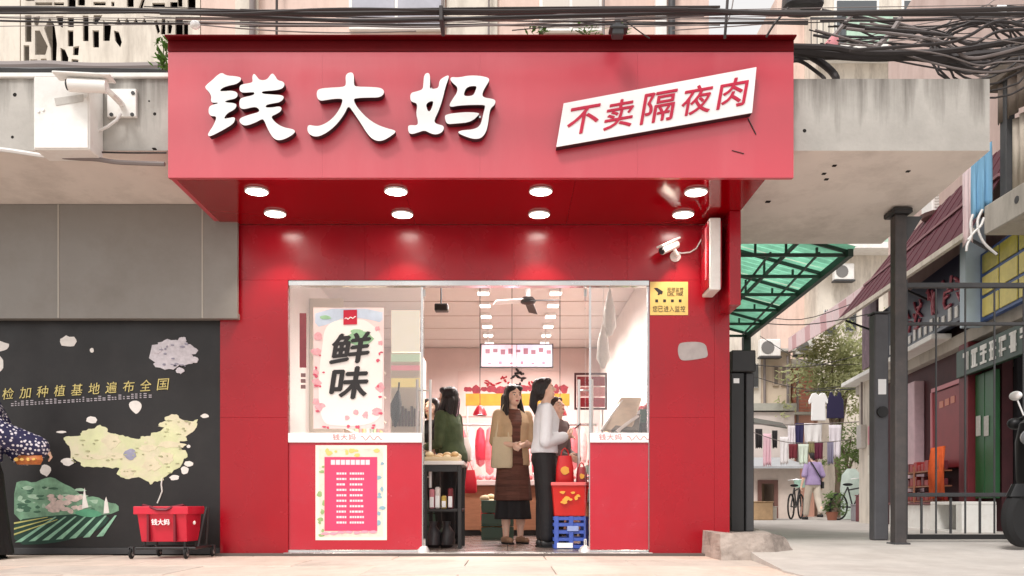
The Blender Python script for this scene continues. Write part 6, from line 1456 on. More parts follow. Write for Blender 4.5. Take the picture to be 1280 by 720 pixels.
for i in range(nx):
    for j in range(3): fbox(MB(), da+.05+i*stp, da+.05+(i+1)*stp-.05, .121, .14, 2.80+j*.275, 3.03+j*.275).build('yellow_panel', mat('sign_yellow', srgb(228, 212, 116), rough=.45, var=.12, vs=6) if j < 2 else mat('sign_olive', srgb(170, 160, 60), rough=.45, var=.3, vs=6), ys, bevel=.004)
gs = fsign('shop_sign', 'low green sign band with blocky white characters over the green door', FD(1300), FD(1205), .03, .10, 2.16, 2.52, mat('sign_dark_green', srgb(28, 62, 46), rough=.45, var=.1), fr=None)
m = MB(); rr = random.Random(5); d0 = FD(1210)
for k in range(7):
    dc = d0-.1-k*.28
    for j in range(4):
        if rr.random() < .5: fbox(m, dc-.20, dc-.02, .101, .112, 2.22+j*.06, 2.25+j*.06)
        else: q = dc-rr.uniform(.05, .18); fbox(m, q-.02, q+.02, .101, .113, 2.22, 2.45)
    fbox(m, dc-.2, dc-.02, .1005, .1115, 2.43, 2.46)
m.build('white_lettering', M_WHITE, gs, kind='stuff')
# shop goods, plinths
pl2 = thing('low_counter', 'low white counter at the foot of the red door behind the gate', 'counter', F(FD(1180), .2, 0))
fbox(MB(), FD(1213), FD(1140), .02, .35, .05, .42).build('body', M_WHITE, pl2, bevel=.01)
fbox(MB(), FD(1213.4), FD(1139.6), .0, .38, .421, .45).build('top', mat('counter_dark_red', srgb(112, 44, 44), rough=.5), pl2, bevel=.006)
rck = thing('goods_rack', 'wooden rack of red and orange goods on the low counter', 'rack', F(FD(1170), .12, .45))
for z in (.46, .68, .90): fbox(MB(), FD(1192), FD(1141), .02, .26, z, z+.02).build('shelf_board', mat('rack_wood', srgb(150, 96, 70), rough=.6, var=.2), rck)
for dd in (FD(1192), FD(1166), FD(1141)): fbox(MB(), dd-.015, dd+.015, .262, .28, .452, 1.0).build('upright', MATS['rack_wood'], rck)
gc = [mat('good_red', srgb(150, 40, 40), rough=.5, var=.25, vs=15), mat('good_maroon', srgb(104, 40, 48), rough=.5, var=.25, vs=15), mat('good_tan', srgb(204, 150, 110), rough=.5, var=.2, vs=15)]
for j, z in enumerate((.481, .701, .921)):
    dd = FD(1190); k = 0
    while dd < FD(1143):
        wd = R.uniform(.1, .17)
        fbox(MB(), dd, dd+wd, .05, .22, z, z+R.uniform(.08, .16)).build('goods_box', gc[R.choice((0, 0, 1, 2))], rck, bevel=.008); dd += wd+.03
oc = thing('hanging_cloth', 'orange cloth hanging beside the green door', 'cloth', F(FD(1200), .3, .5))
m = MB(); nn = 10; d0, d1 = FD(1213), FD(1193)
vs = []; fs = []
for i in range(nn+1):
    for j, z in enumerate((.52, .9, 1.22)):
        vs.append(F(d0+(d1-d0)*i/nn*(1-.2*(j == 2)), .33+.03*math.sin(i*1.9+j), z+(.04*math.sin(i*2.3) if j == 0 else 0)))
for i in range(nn):
    for j in range(2): fs.append((i*3+j, i*3+j+1, i*3+j+4, i*3+j+3))
m.add(vs, fs); o = m.build('cloth', mat('orange_cloth', srgb(216, 92, 40), rough=.8, var=.15, vs=8), oc, smooth=True); sm = o.modifiers.new('s', 'SOLIDIFY'); sm.thickness = .008
wt = thing('white_stall_table', 'white stall box with a dark opening under the dark doorway', 'stall', F(FD(1240), .2, 0))
fbox(MB(), FD(1262), FD(1217), .15, .55, .06, .10).build('base', M_WHITE, wt); fbox(MB(), FD(1262), FD(1217), .15, .55, .42, .46).build('top', M_WHITE, wt, bevel=.006)
for a, b in ((1262, 1254), (1225, 1217)): fbox(MB(), FD(a), FD(b), .15, .55, .101, .419).build('side_panel', M_WHITE, wt)
fbox(MB(), FD(1253), FD(1226), .16, .3, .101, .419).build('dark_back', M_DKIN, wt)
# wall box column with sign seen between the posts
pk = thing('hanging_banner', 'dull pink leaf patterned banner behind the grey gate pillar', 'banner', F(15.2, .3, 2.9))
fbox(MB(), 15.0, 15.9, .25, .29, 2.9, 4.1).build('cloth', mat('banner_dull', srgb(128, 104, 116), rough=.7, var=.4, vs=5), pk)
# maroon awning
aw = thing('awning', 'maroon corrugated awning over the blue sign on the right of the alley', 'awning', F(12.5, .3, 3.7))
M_AWN = mat('maroon_sheet', srgb(82, 22, 38), rough=.6, var=.15, vs=3, spec=.3)
def oaw(d): return .52+(d-10.4)*.06
def slat(d0, d1, t0, t1, nm, m_, dz=0):
    q = []
    for d_, t in ((d0, t0), (d1, t0), (d1, t1), (d0, t1)): q.append(F(d_, -.18+(oaw(d_)+.18)*t, 5.0-(5.0-3.72)*t+dz))
    m = MB(); m.hexa(*q, Vector((0, 0, .02))); return m.build(nm, m_, aw)
nst = 26
for k in range(nst):
    d0 = 10.3+5.2*k/nst; d1 = 10.3+5.2*(k+1)/nst-.004
    slat(d0, d1, 0, 1, 'sheet', M_AWN, .012*(k % 2))
m = MB(); a = F(10.28, oaw(10.3), 3.70); b = F(15.5, oaw(15.5), 3.70); m.bar(a, b, .06, .07); m.build('front_beam', M_CREAM, aw)
m = MB(); m.bar(F(10.28, oaw(10.3)*.5-.09+.03, 4.36), F(15.5, oaw(15.5)*.5-.09+.03, 4.36), .05, .035); m.build('mid_batten', mat('rose_batten', srgb(150, 104, 110), rough=.6), aw)
for dd in (10.5, 12.8, 15.2): m = MB(); m.bar(F(dd, -.15, 3.3), F(dd, oaw(dd)-.05, 3.68), .03, .03); m.build('strut', M_BLACK, aw)
va = thing('awning', 'pale pink awning valance with red stripes running on towards the far end of the alley', 'awning', P(1035, 400, 19))
a0, a1 = P(1088, 352, 15.6), P(985, 424, 25.0); b0, b1 = P(1090, 378, 15.6), P(985, 440, 25.0)
ns_ = 14
for k in range(ns_):
    t0, t1 = k/ns_, (k+1)/ns_-.006
    m = MB(); m.hexa(b0.lerp(b1, t0), b0.lerp(b1, t1), a0.lerp(a1, t1), a0.lerp(a1, t0), (.03, .0, 0)); m.build('valance_panel', mat('valance_pink', srgb(232, 206, 208), rough=.6, var=.05) if k % 3 else mat('valance_rose', srgb(206, 160, 164), rough=.6), va)
m = MB(); m.hexa(a0, a1, a1+Vector((1.2, .1, .5)), a0+Vector((.5, .1, .3)), (0, 0, .02)); m.build('top_sheet', MATS['valance_pink'], va)
# balcony, corrugated screen, curtain, blue towel and air conditioner
bl = thing('balcony', 'pale concrete balcony with wavy screen at the upper right of the photo', 'balcony', (5.3, 8, 3.4))
MB().box(5.3, 6.6, 5.6, 9.62, 3.42, 3.74).build('slab', M_CONC, bl, bevel=.01)
m = MB(); vs = []; fs = []; nn = 120
for i in range(nn+1):
    y = 5.7+3.55*i/nn; vs += [(5.42+.02*math.sin(i*1.4), y, 3.745), (5.42+.02*math.sin(i*1.4), y, 4.55)]
for i in range(nn): fs.append((2*i, 2*i+1, 2*i+3, 2*i+2))
o = m.add(vs, fs).build('wavy_screen', mat('screen_tan', srgb(190, 178, 164), rough=.7, var=.1, vs=5), bl, smooth=True); o.modifiers.new('s', 'SOLIDIFY').thickness = .01
MB().box(5.36, 5.46, 9.3, 9.42, 3.741, 5.4).build('post', M_DKGREY, bl, bevel=.008)
MB().box(5.3, 6.6, 5.6, 9.62, 5.0, 5.25).build('upper_slab', mat('brown_slab', srgb(108, 96, 86), rough=.85, var=.2, vs=6), bl, bevel=.01)
m = MB(); vs = []; fs = []
for i in range(nn+1):
    y = 5.7+3.75*i/nn; vs += [(5.36+.025*math.sin(i*1.1), y, 4.57), (5.36+.025*math.sin(i*1.1), y, 4.99)]
for i in range(nn): fs.append((2*i, 2*i+1, 2*i+3, 2*i+2))
o = m.add(vs, fs).build('brown_corrugated_screen', mat('brown_sheet', srgb(112, 98, 88), rough=.7, var=.2, vs=6), bl, smooth=True); o.modifiers.new('s', 'SOLIDIFY').thickness = .01
m = MB(); c = P(1262, 243, 8.6); m.lathe((5.296, c.y+.4, 3.6), [(.001, 0), (.04, .0), (.045, .02), (.001, .025)], 12, axis='x'); m.build('drain_spout', M_DKGREY, bl)
def cloth(name, label, cat, a, b, drop, m_, sway=.03, seed=0, group=None, taper=1.0):
    rr = random.Random(seed); a, b = Vector(a), Vector(b); m = MB(); nx_, nz = 12, 8; vs = []; fs = []
    nrm = Vector((0, 0, 1)).cross((b-a).normalized())
    for i in range(nx_+1):
        for j in range(nz+1):
            t = i/nx_; u = j/nz; mid = .5+(t-.5)*(1+(taper-1)*u)
            vs.append(a.lerp(b, mid)+Vector((0, 0, -drop*u*(1+.04*math.sin(i*1.7+seed))))+nrm*sway*u*math.sin(i*1.3+seed+u))
    for i in range(nx_):
        for j in range(nz): fs.append((i*(nz+1)+j, i*(nz+1)+j+1, (i+1)*(nz+1)+j+1, (i+1)*(nz+1)+j))
    m.add(vs, fs); o = m.build(name, m_, smooth=True, label=label, cat=cat, group=group); o.modifiers.new('s', 'SOLIDIFY').thickness = .006; return o
def shirt(name, label, cat, c, w_, h, m_, sleeves=.3, group=None, seed=0):
    c = Vector(c); rr = random.Random(seed); w2 = w_/2
    L = [(-w2*.95, -h), (w2*.95, -h), (w2*.9, -h*.35), (w2*(1+sleeves), -h*.42), (w2*(1.05+sleeves), -h*.28), (w2*.85, -h*.02), (w2*.35, 0), (0, -h*.09), (-w2*.35, 0), (-w2*.85, -h*.02), (-w2*(1.05+sleeves), -h*.28), (-w2*(1+sleeves), -h*.42), (-w2*.9, -h*.35)] if sleeves > 0 else \
        [(-w2, -h), (w2, -h), (w2*.95, -h*.3), (w2*.75, -h*.2), (w2*.62, 0), (w2*.35, 0), (w2*.2, -h*.15), (-w2*.2, -h*.15), (-w2*.35, 0), (-w2*.62, 0), (-w2*.75, -h*.2), (-w2*.95, -h*.3)]
    m = MB(); m.prism([(c.x+x, c.z+z) for x, z in L], c.y-.02, c.y+.02)
    t = thing(name, label, cat, (c.x, c.y, c.z-h), 0, group); m.build('garment', m_, t, bevel=.012)
    mm2 = MB(); mm2.tube([(c.x-w2*.5, c.y, c.z-.02), (c.x, c.y, c.z+.05), (c.x+w2*.5, c.y, c.z-.02)], .008, 5); mm2.tube([(c.x, c.y, c.z+.05), (c.x, c.y, c.z+.12)], .006, 5); mm2.build('hanger', M_DKGREY, t); return t
cloth('towel', 'blue striped towel hanging from the right end of the canopy by the balcony', 'towel', P(1214, 196, 9.75), P(1240, 176, 9.75), .72, mat('blue_towel', srgb(120, 168, 200), rough=.8, var=.22, vs=5, stretch=(9, 9, .2)), .05, 2)
cloth('curtain', 'pinkish white sheet hanging left of the blue towel', 'sheet', P(1203, 205, 10.1), P(1217, 198, 10.1), .95, mat('pinkish_sheet', srgb(226, 204, 204), rough=.8, var=.06), .04, 4)
acp = P(1181, 266, 13.4); ac = thing('air_conditioner', 'white air conditioner box on a tray bracket under the canopy edge', 'air conditioner', acp)
MB().box(acp.x-.20, acp.x+.20, 13.4, 13.75, acp.z+.03, acp.z+.44).build('case', M_WHITE, ac, bevel=.015)
m = MB()
for k in range(7): m.box(acp.x-.16, acp.x+.04, 13.392, 13.399, acp.z+.08+k*.045, acp.z+.1+k*.045)
m.build('grille', MATS['faded_grey'], ac, kind='stuff')
m = MB(); m.lathe((acp.x, 13.55, acp.z-.01), [(.05, -.06), (.26, -.02), (.30, .03), (.24, .035)], 18); m.build('drip_tray', mat('tray_brown', srgb(140, 112, 110), rough=.6), ac, smooth=True)
m = MB(); m.bar((acp.x-.16, 13.45, acp.z-.06), (acp.x+.6, 14.0, acp.z-.05), .03, .03); m.build('bracket', M_DKGREY, ac)

# white tied strings below the balcony corner
G7 = 'white cords knotted under the balcony corner'
for k, L in enumerate((((1216, 268), (1213, 280), (1214, 295), (1209, 306), (1208, 314)), ((1228, 262), (1222, 276), (1224, 292), (1232, 306), (1246, 318)), ((1210, 300), (1218, 290), (1226, 282), (1230, 272)))):
    cable('cord', ('white cord hanging straight in a small hook under the balcony corner', 'white cord swinging right towards the yellow sign', 'white cord looped between the two hanging cords')[k], [P(a, b, 9.5) for a, b in L], .014, M_WCABLE, G7, cat='cord')

# ------------------------------------------------------------------ far end of the alley
fa = thing('far_apartment', 'tall pale apartment block at the far end behind the tree', 'building', (11, 28, 0))
def bpart(t, nm, m_, *b, bevel=0): return MB().box(*b).build(nm, m_, t, bevel=bevel)
x0 = PX(1022, 27)
bpart(fa, 'wall', M_CREAM, x0, 16, 27, 33, 0, 17); bpart(fa, 'wall', M_PINKW, x0-.9, x0-.002, 28.2, 33, 0, 17)
for z in (8.2, 11.2, 14.2):
    bpart(fa, 'balcony', M_WHITE, x0-.5, x0+5, 26.2, 26.998, z, z+.18); bpart(fa, 'balcony_wall', mat('mint_mesh', srgb(176, 206, 186), rough=.6, var=.15), x0+.6, x0+2.0, 26.2, 26.26, z+.182, z+1.2)
    m = MB(); 
    for k in range(30): m.box(x0-.48+k*.18, x0-.46+k*.18, 26.22, 26.24, z+.181, z+.95)
    m.box(x0-.5, x0+5, 26.21, 26.25, z+.951, z+1.0); m.build('railing', M_DKGREY, fa, kind='stuff')
    for xx in (x0+.5, x0+2.6): f_ = bpart(fa, 'window_frame', M_WHITE, xx, xx+1.4, 26.94, 26.998, z+.5, z+2.0); MB().box(xx+.08, xx+1.32, 26.93, 26.939, z+.58, z+1.92).build('pane', mat('dark_pane', srgb(92, 96, 100), rough=.15), f_)
bb = thing('beige_house', 'beige rendered house with two narrow windows seen between pillar and tree', 'building', (8, 26, 0))
bpart(bb, 'wall', M_CREAM, PX(900, 25.5), PX(951, 25.5), 25.5, 29, 0, 5.9)
bpart(bb, 'wall', mat('house_beige', srgb(214, 196, 176), rough=.85, var=.07, vs=3, dirt=(srgb(170, 150, 136), .4), ds=2, streak=1), PX(951.2, 25.5), PX(989, 25.5), 25.56, 29, 0, PZ(440, 25.5))
bpart(bb, 'roof', mat('pale_roof', srgb(200, 196, 190), rough=.7), PX(950, 25.5), PX(992, 25.5), 25.3, 29.2, PZ(440, 25.5)+.002, PZ(437, 25.5))
bpart(bb, 'ledge', mat('grey_green_ledge', srgb(168, 166, 156), rough=.8, var=.1), PX(930, 25.2), PX(993, 25.2), 25.0, 25.49, PZ(514, 25.2), PZ(505, 25.2))
for px in (970, 980): 
    f_ = bpart(bb, 'window_frame', mat('win_beige', srgb(190, 172, 154), rough=.7), PX(px-3.4, 25.5), PX(px+3.4, 25.5), 25.50, 25.559, PZ(482, 25.5), PZ(457, 25.5)); MB().box(PX(px-2.2, 25.5), PX(px+2.2, 25.5), 25.49, 25.499, PZ(480, 25.5), PZ(459, 25.5)).build('pane', mat('brown_pane', srgb(120, 108, 100), rough=.2), f_)
bpart(bb, 'lower_wall', mat('house_grey', srgb(206, 194, 188), rough=.85, var=.08, vs=3), PX(930, 25.1), PX(993, 25.1), 25.1, 25.48, 0, PZ(515, 25.1))
rbk = thing('brick_house', 'small red brick gable between the beige house and the tree', 'building', (9, 27, 0))
bx0, bx1 = PX(991, 26), PX(1018, 26); bz1 = PZ(460, 26)
bpart(rbk, 'wall', mat('brick_mortar', srgb(198, 150, 132), rough=.9), bx0, bx1, 26, 29, 0, bz1)
M_BR = mat('red_brick', srgb(206, 132, 112), rough=.85, var=.15, vs=4); z = PZ(515, 26); k = 0
while z < bz1-.05:
    x = bx0+(.0 if k % 2 else .07)
    while x < bx1-.16: 
        MB().box(x, x+.13, 25.985, 26.0-.0005, z, z+.055).build('brick', M_BR, rbk); x += .145
    z += .10; k += 1
bpart(rbk, 'ledge', MATS['grey_green_ledge'], bx0-.05, bx1+.1, 25.7, 25.999, PZ(515, 25.8)-.08, PZ(515, 25.8)-.005)
bpart(rbk, 'roof', mat('white_roof', srgb(236, 232, 228), rough=.6), bx0-.1, bx1+.2, 25.8, 29.2, bz1+.002, bz1+.25)
# low annex with lean-to roof and brown door frame
an = thing('annex', 'low pale annex with grey lean-to roof and brown framed doorway', 'building', (7.6, 23.5, 0))
x0, x1 = PX(930, 23), PX(1000, 23)
dx0, dx1, dz = PX(947, 23), PX(972, 23), PZ(600, 23)
bpart(an, 'wall', mat('annex_wall', srgb(216, 200, 190), rough=.85, var=.1, vs=4), x0, dx0-.002, 23, 24.9, 0, 1.42); bpart(an, 'wall', MATS['annex_wall'], dx1+.002, x1, 23, 24.9, 0, 1.42); bpart(an, 'lintel', MATS['annex_wall'], dx0, dx1, 23, 23.2, dz, 1.42)
bpart(an, 'inside_wall', mat('annex_inside', srgb(226, 206, 180), rough=.8, var=.15), dx0, dx1, 24.2, 24.3, 0, dz)
m = MB(); m.hexa((x0-.1, 22.55, 1.36), (x1+.15, 22.55, 1.36), (x1+.15, 25, 1.72), (x0-.1, 25, 1.72), (0, 0, .06)); m.build('lean_to_roof', mat('roof_blue_grey', srgb(176, 178, 182), rough=.6, var=.1), an)
for q in ((dx0, dx0+.1, 22.96, 22.998, .04, dz), (dx1-.1, dx1, 22.96, 22.998, .04, dz), (dx0+.101, dx1-.101, 22.96, 22.998, dz-.1, dz)): bpart(an, 'door_frame', mat('brown_frame', srgb(116, 80, 72), rough=.6), *q)
bpart(an, 'mail_slot', M_WHITE, dx0+.2, dx0+.45, 24.15, 24.199, .6, .75)

# tree beside the brick house
def tree(name, label, base, trunk_h, crowns, nleaf, lm, seed, size=.07):
    rr = random.Random(seed); t = thing(name, label, 'tree', base); base = Vector(base); m = MB()
    m.tube([base, base+Vector((.05, 0, trunk_h*.5)), base+Vector((-.05, 0, trunk_h))], [.11, .09, .07], 8)
    for c, r in crowns:
        c = Vector(c); m.tube([base+Vector((0, 0, trunk_h*.8)), (base+Vector((0, 0, trunk_h))).lerp(c, .5)+Vector((rr.uniform(-.1, .1), 0, 0)), c], [.06, .04, .015], 6)
    m.build('trunk', mat('bark', srgb(112, 96, 82), rough=.9, var=.2), t, smooth=True)
    tot = sum(r**2 for _, r in crowns); m = MB()
    for c, r in crowns:
        c = Vector(c); ncl = max(6, int(26*r))
        cl = [c+Vector((rr.gauss(0, .5), rr.gauss(0, .5), rr.gauss(0, .5)))*r for _ in range(ncl)]
        for k in range(int(nleaf*r**2/tot)):
            q = rr.choice(cl)+Vector((rr.gauss(0, 1), rr.gauss(0, 1), rr.gauss(0, 1)))*r*.2
            u = Vector((rr.uniform(-1, 1), rr.uniform(-1, 1), rr.uniform(-1, .6))).normalized(); v = u.orthogonal().normalized(); s = size*rr.uniform(.6, 1.3)
            m.add([q, q+u*s+v*s*.42, q+u*s*2, q+u*s-v*s*.42], [(0, 1, 2, 3)])
    m.build('crown', lm, t); return t
M_LF1 = translucent('pale_leaf', (.46, .48, .26), .5); M_LF2 = translucent('mid_leaf', (.20, .28, .10), .4)
b0 = P(1046, 655, 24); b0.z = .05
tree('tree', 'pale green leafy tree at the end of the alley behind the hanging navy shirt', b0, 2.2, [(P(1040, 450, 24), .95), (P(1060, 432, 24.3), .8), (P(1026, 462, 24.2), .6), (P(1062, 480, 23.8), .7), (P(1045, 500, 24), .6), (P(1070, 455, 24.2), .6)], 4200, M_LF1, 3, .085)
b0 = P(1058, 640, 22.5); b0.z = .05
tree('shrub', 'bushy green shrub under the washing beside the bicycle', b0, .7, [(P(1064, 545, 22.5), .42), (P(1054, 562, 22.4), .35), (P(1068, 570, 22.5), .3), (P(1048, 590, 22.3), .3)], 1500, M_LF2, 8, .05)
b0 = P(1040, 655, 20.2); b0.z = .05
pt = tree('potted_plant', 'bright green potted plant on the ground left of the bicycle', b0+Vector((0, 0, .18)), .25, [(P(1040, 624, 20.2), .22), (P(1035, 632, 20.1), .16), (P(1045, 635, 20.2), .16)], 520, translucent('fresh_leaf', (.16, .24, .09), .35), 9, .045)
m = MB(); m.lathe(b0, [(.10, 0), (.14, .2), (.15, .2), (.13, .19), (.02, .17)], 16); m.build('pot', mat('pot_clay', srgb(150, 96, 76), rough=.8), pt, smooth=True)
# washing
GW = 'washing hung across the alley'
cable('washing_line', 'washing pole carrying the white and navy shirts', [P(1006, 489, 18), P(1050, 487, 18), P(1094, 485, 18)], .014, M_DKGREY, cat='washing line')
shirt('shirt', 'cream white shirt hanging on the washing pole left of the navy vest', 'shirt', P(1023, 491, 18), .32, .58, M_WHITEF, .25, GW)
shirt('vest', 'navy sleeveless top hanging on the washing pole in front of the tree', 'vest', P(1044, 490, 18), .36, .55, mat('navy_cloth', srgb(42, 36, 72), rough=.8), 0, GW)
cable('washing_line', 'lower washing line hung with many small clothes', [P(936, 530, 17.4), P(990, 531, 17.4), P(1060, 528, 17.4), P(1094, 526, 17.4)], .010, M_CABLEG, cat='washing line')
W_ = lambda nm, c: mat('cloth_'+nm, srgb(*c), rough=.8, var=.06)
for lb, cat, pa, pb2, y0, y1, c, nm in (
    ('white undershirt at the left of the lower washing line', 'clothes', 975, 986, 546, 580, (240, 236, 238), 'w1'), ('white shirt left of the navy shorts', 'clothes', 985, 994, 532, 556, (238, 232, 236), 'w2'),
    ('small navy garment on the lower line above the maroon cloths', 'clothes', 994, 1005, 529, 555, (52, 48, 92), 'n'), ('broad white garment right of the small navy one', 'clothes', 1005, 1028, 529, 554, (244, 242, 242), 'w3'),
    ('left maroon cloth under the navy garment', 'cloth', 986, 997, 555, 573, (124, 48, 58), 'm1'), ('mint white cloth between the two maroon cloths', 'cloth', 998, 1011, 555, 580, (222, 234, 220), 'mi'),
    ('olive cloth beside the right maroon cloth', 'cloth', 1010, 1018, 552, 566, (150, 140, 100), 'ol'), ('right maroon cloth hanging above the pedestrian', 'cloth', 1018, 1029, 553, 574, (106, 40, 64), 'm2'),
    ('long white blouse at the right end of the lower washing line', 'clothes', 1036, 1052, 531, 572, (236, 230, 238), 'w4'), ('grey jeans leg hanging beside the long white blouse', 'trousers', 1034, 1042, 552, 580, (140, 136, 160), 'j'),
    ('pink towel hanging at the left by the black gate pillar', 'towel', 954, 964, 542, 582, (236, 196, 208), 'p'), ('black garment hanging right of the pink towel', 'clothes', 965, 972, 538, 560, (44, 40, 42), 'b'),
    ('black garment hanging against the black gate pillar', 'clothes', 944, 953, 536, 560, (48, 44, 46), 'b2')):
    dd = 17.4 if y0 < 550 else 17.0
    cloth('hanging_laundry', lb, cat, P(pa, y0, dd), P(pb2, y0, dd), (y1-y0)/1080*dd, W_(nm, c), .025, hash(nm) % 7 if False else len(lb) % 7, GW, .92)
cable('washing_line', 'short front washing line under the lower one', [P(940, 540, 17.0), P(985, 553, 17.0), P(1040, 552, 17.0), P(1092, 546, 17.0)], .008, M_CABLEG, cat='washing line')
t = thing('dark_tarpaulin', 'dark sagging tarpaulin sheet behind the black gate pillar', 'tarpaulin', P(955, 540, 19))
m = MB(); m.hexa(P(932, 528, 19), P(984, 536, 19), P(978, 530, 21), P(932, 522, 21), (0, 0, .03)); m.build('sheet', mat('tarp_dark', srgb(92, 92, 86), rough=.7, var=.2), t)
# bicycle
bc = thing('bicycle', 'bicycle parked by the shrub in front of the grey pillar', 'bicycle', (P(1066, 650, 20.5).x, 20.5, .05))
c = Vector((P(1066, 650, 20.5).x, 20.5, .05)); dv = Vector((.86, .5, 0)).normalized()
w1, w2 = c-dv*.5+Vector((0, 0, .32)), c+dv*.5+Vector((0, 0, .32))
for wc_ in (w1, w2):
    m = MB(); m.tube([wc_+dv*.3*math.cos(2*PI*i/22)+Vector((0, 0, .3*math.sin(2*PI*i/22))) for i in range(22)], .022, 6, closed=True); wo = m.build('wheel', M_RUBBER, bc, smooth=True)
    m = MB()
    for i in range(8): m.tube([wc_, wc_+dv*.29*math.cos(2*PI*i/8)+Vector((0, 0, .29*math.sin(2*PI*i/8)))], .004, 4)
    m.build('spokes', M_STEEL, wo)
bbk = c+Vector((0, 0, .3)); seat = c-dv*.18+Vector((0, 0, .78)); head = c+dv*.36+Vector((0, 0, .78))
m = MB()
for a, b in ((w1, bbk), (w1, seat), (bbk, seat), (bbk, head), (seat+(bbk-seat)*.15, head), (head+Vector((0, 0, .1)), w2)): m.tube([a, b], .018, 8)
m.build('frame', M_BLACK, bc, smooth=True)
m = MB(); m.ell(seat+Vector((0, 0, .06)), (.12, .08, .035)); m.build('saddle', M_RUBBER, bc, smooth=True)
m = MB(); pv_ = Vector((-dv.y, dv.x, 0)); m.tube([head+Vector((0, 0, .1)), head+Vector((0, 0, .2))], .014, 6); m.tube([head+Vector((0, 0, .2))+pv_*.26-dv*.1, head+Vector((0, 0, .22))+pv_*.1, head+Vector((0, 0, .22))-pv_*.1, head+Vector((0, 0, .2))-pv_*.26-dv*.1], .013, 6); m.build('handlebar', M_CHROME, bc, smooth=True)
m = MB(); b2 = head+dv*.12+Vector((0, 0, .02)); m.loft([((b2.x, b2.y, b2.z), .13, .1), ((b2.x, b2.y, b2.z+.2), .17, .13)], 12, 4); m.build('basket', mat('mint_plastic', srgb(170, 206, 190), rough=.5), bc)
sw = thing('covered_stand', 'pale green white covered stand beside the bicycle', 'stand', P(1063, 640, 21.3)); q = P(1064, 600, 21.3)
m = MB(); m.loft([((q.x, 21.3, .06), .24, .2), ((q.x, 21.3, .55), .24, .18), ((q.x, 21.3, .8), .26, .2), ((q.x, 21.3, 1.15), .22, .16), ((q.x, 21.3, 1.3), .1, .08)], 14, 2.5); m.build('cover', mat('cover_mint', srgb(196, 210, 200), rough=.7, var=.12, vs=6), sw, smooth=True)
# black scooter at the right edge
X = 4.60; Y = 7.0
sk = thing('motor_scooter', 'black motor scooter cut by the right edge in front of the gate', 'scooter', (X, Y, .06))
def wheel(y):
    m = MB(); m.lathe((X-.05, y, .29), [(.14, 0), (.19, .0), (.225, .025), (.23, .05), (.225, .075), (.19, .1), (.14, .1)], 24, axis='x'); wo = m.build('wheel', M_RUBBER, sk, smooth=True)
    m = MB(); m.lathe((X-.03, y, .29), [(.02, 0), (.138, .0), (.138, .06), (.02, .06)], 18, axis='x'); m.build('rim', M_STEEL, wo)
wheel(Y-.35); wheel(Y+.85)
M_BLKP = mat('black_gloss', srgb(16, 16, 18), rough=.45, var=.2, spec=.35)
m = MB(); m.loft([((X, Y-.33, .46), .08, .2), ((X, Y-.30, .56), .07, .16)], 14); m.build('front_fender', M_BLKP, sk, smooth=True)
m = MB(); m.loft([((X, Y-.02, .34), .20, .06), ((X, Y-.08, .6), .24, .09), ((X, Y-.14, .9), .20, .10), ((X, Y-.12, 1.05), .17, .12), ((X, Y-.08, 1.14), .08, .08)], 18, 2.4); m.build('front_shield', M_BLKP, sk, smooth=True)
m = MB(); m.ell((X, Y-.24, .93), (.10, .05, .075)); m.build('headlight', mat('lamp_lens', srgb(120, 122, 126), rough=.1), sk, smooth=True)
m = MB(); m.tube([(X-.34, Y+.05, 1.1), (X-.2, Y-.03, 1.12), (X, Y-.05, 1.1), (X+.2, Y-.03, 1.12), (X+.34, Y+.05, 1.1)], .017, 8); m.build('handlebar', M_BLACK, sk, smooth=True)
for s in (-1, 1):
    m = MB(); m.tube([(X+s*.24, Y, 1.13), (X+s*.28, Y-.02, 1.26)], .007, 6); m.ell((X+s*.29, Y-.03, 1.30), (.06, .02, .04)); m.build('mirror', M_CHROME, sk, smooth=True)
    m = MB(); m.ell((X+s*.30, Y-.02, 1.07), (.06, .07, .05)); m.build('hand_guard', M_BLKP, sk, smooth=True)
m = MB(); m.tube([(X-.07, Y-.30, .32), (X-.07, Y-.1, .62)], .022, 8); m.tube([(X+.07, Y-.30, .32), (X+.07, Y-.1, .62)], .022, 8); m.build('fork', M_DKGREY, sk, smooth=True)
m = MB(); m.box(X-.17, X+.17, Y, Y+.45, .30, .36); m.loft([((X, Y+.72, .36), .15, .3), ((X, Y+.75, .62), .17, .36), ((X, Y+.78, .72), .15, .36)], 16, 3); m.build('body', M_BLKP, sk, smooth=True)
m = MB(); m.loft([((X, Y+.74, .721), .14, .33), ((X, Y+.74, .79), .13, .31)], 16, 3); m.build('seat', M_RUBBER, sk, smooth=True)
m = MB(); m.tube([(X-.14, Y+.2, .30), (X-.30, Y+.15, .07)], .012, 6); m.build('stand', M_DKGREY, sk)
sk.location = (4.36, 6.92, .088); sk.rotation_euler = (0, 0, rad(-66))

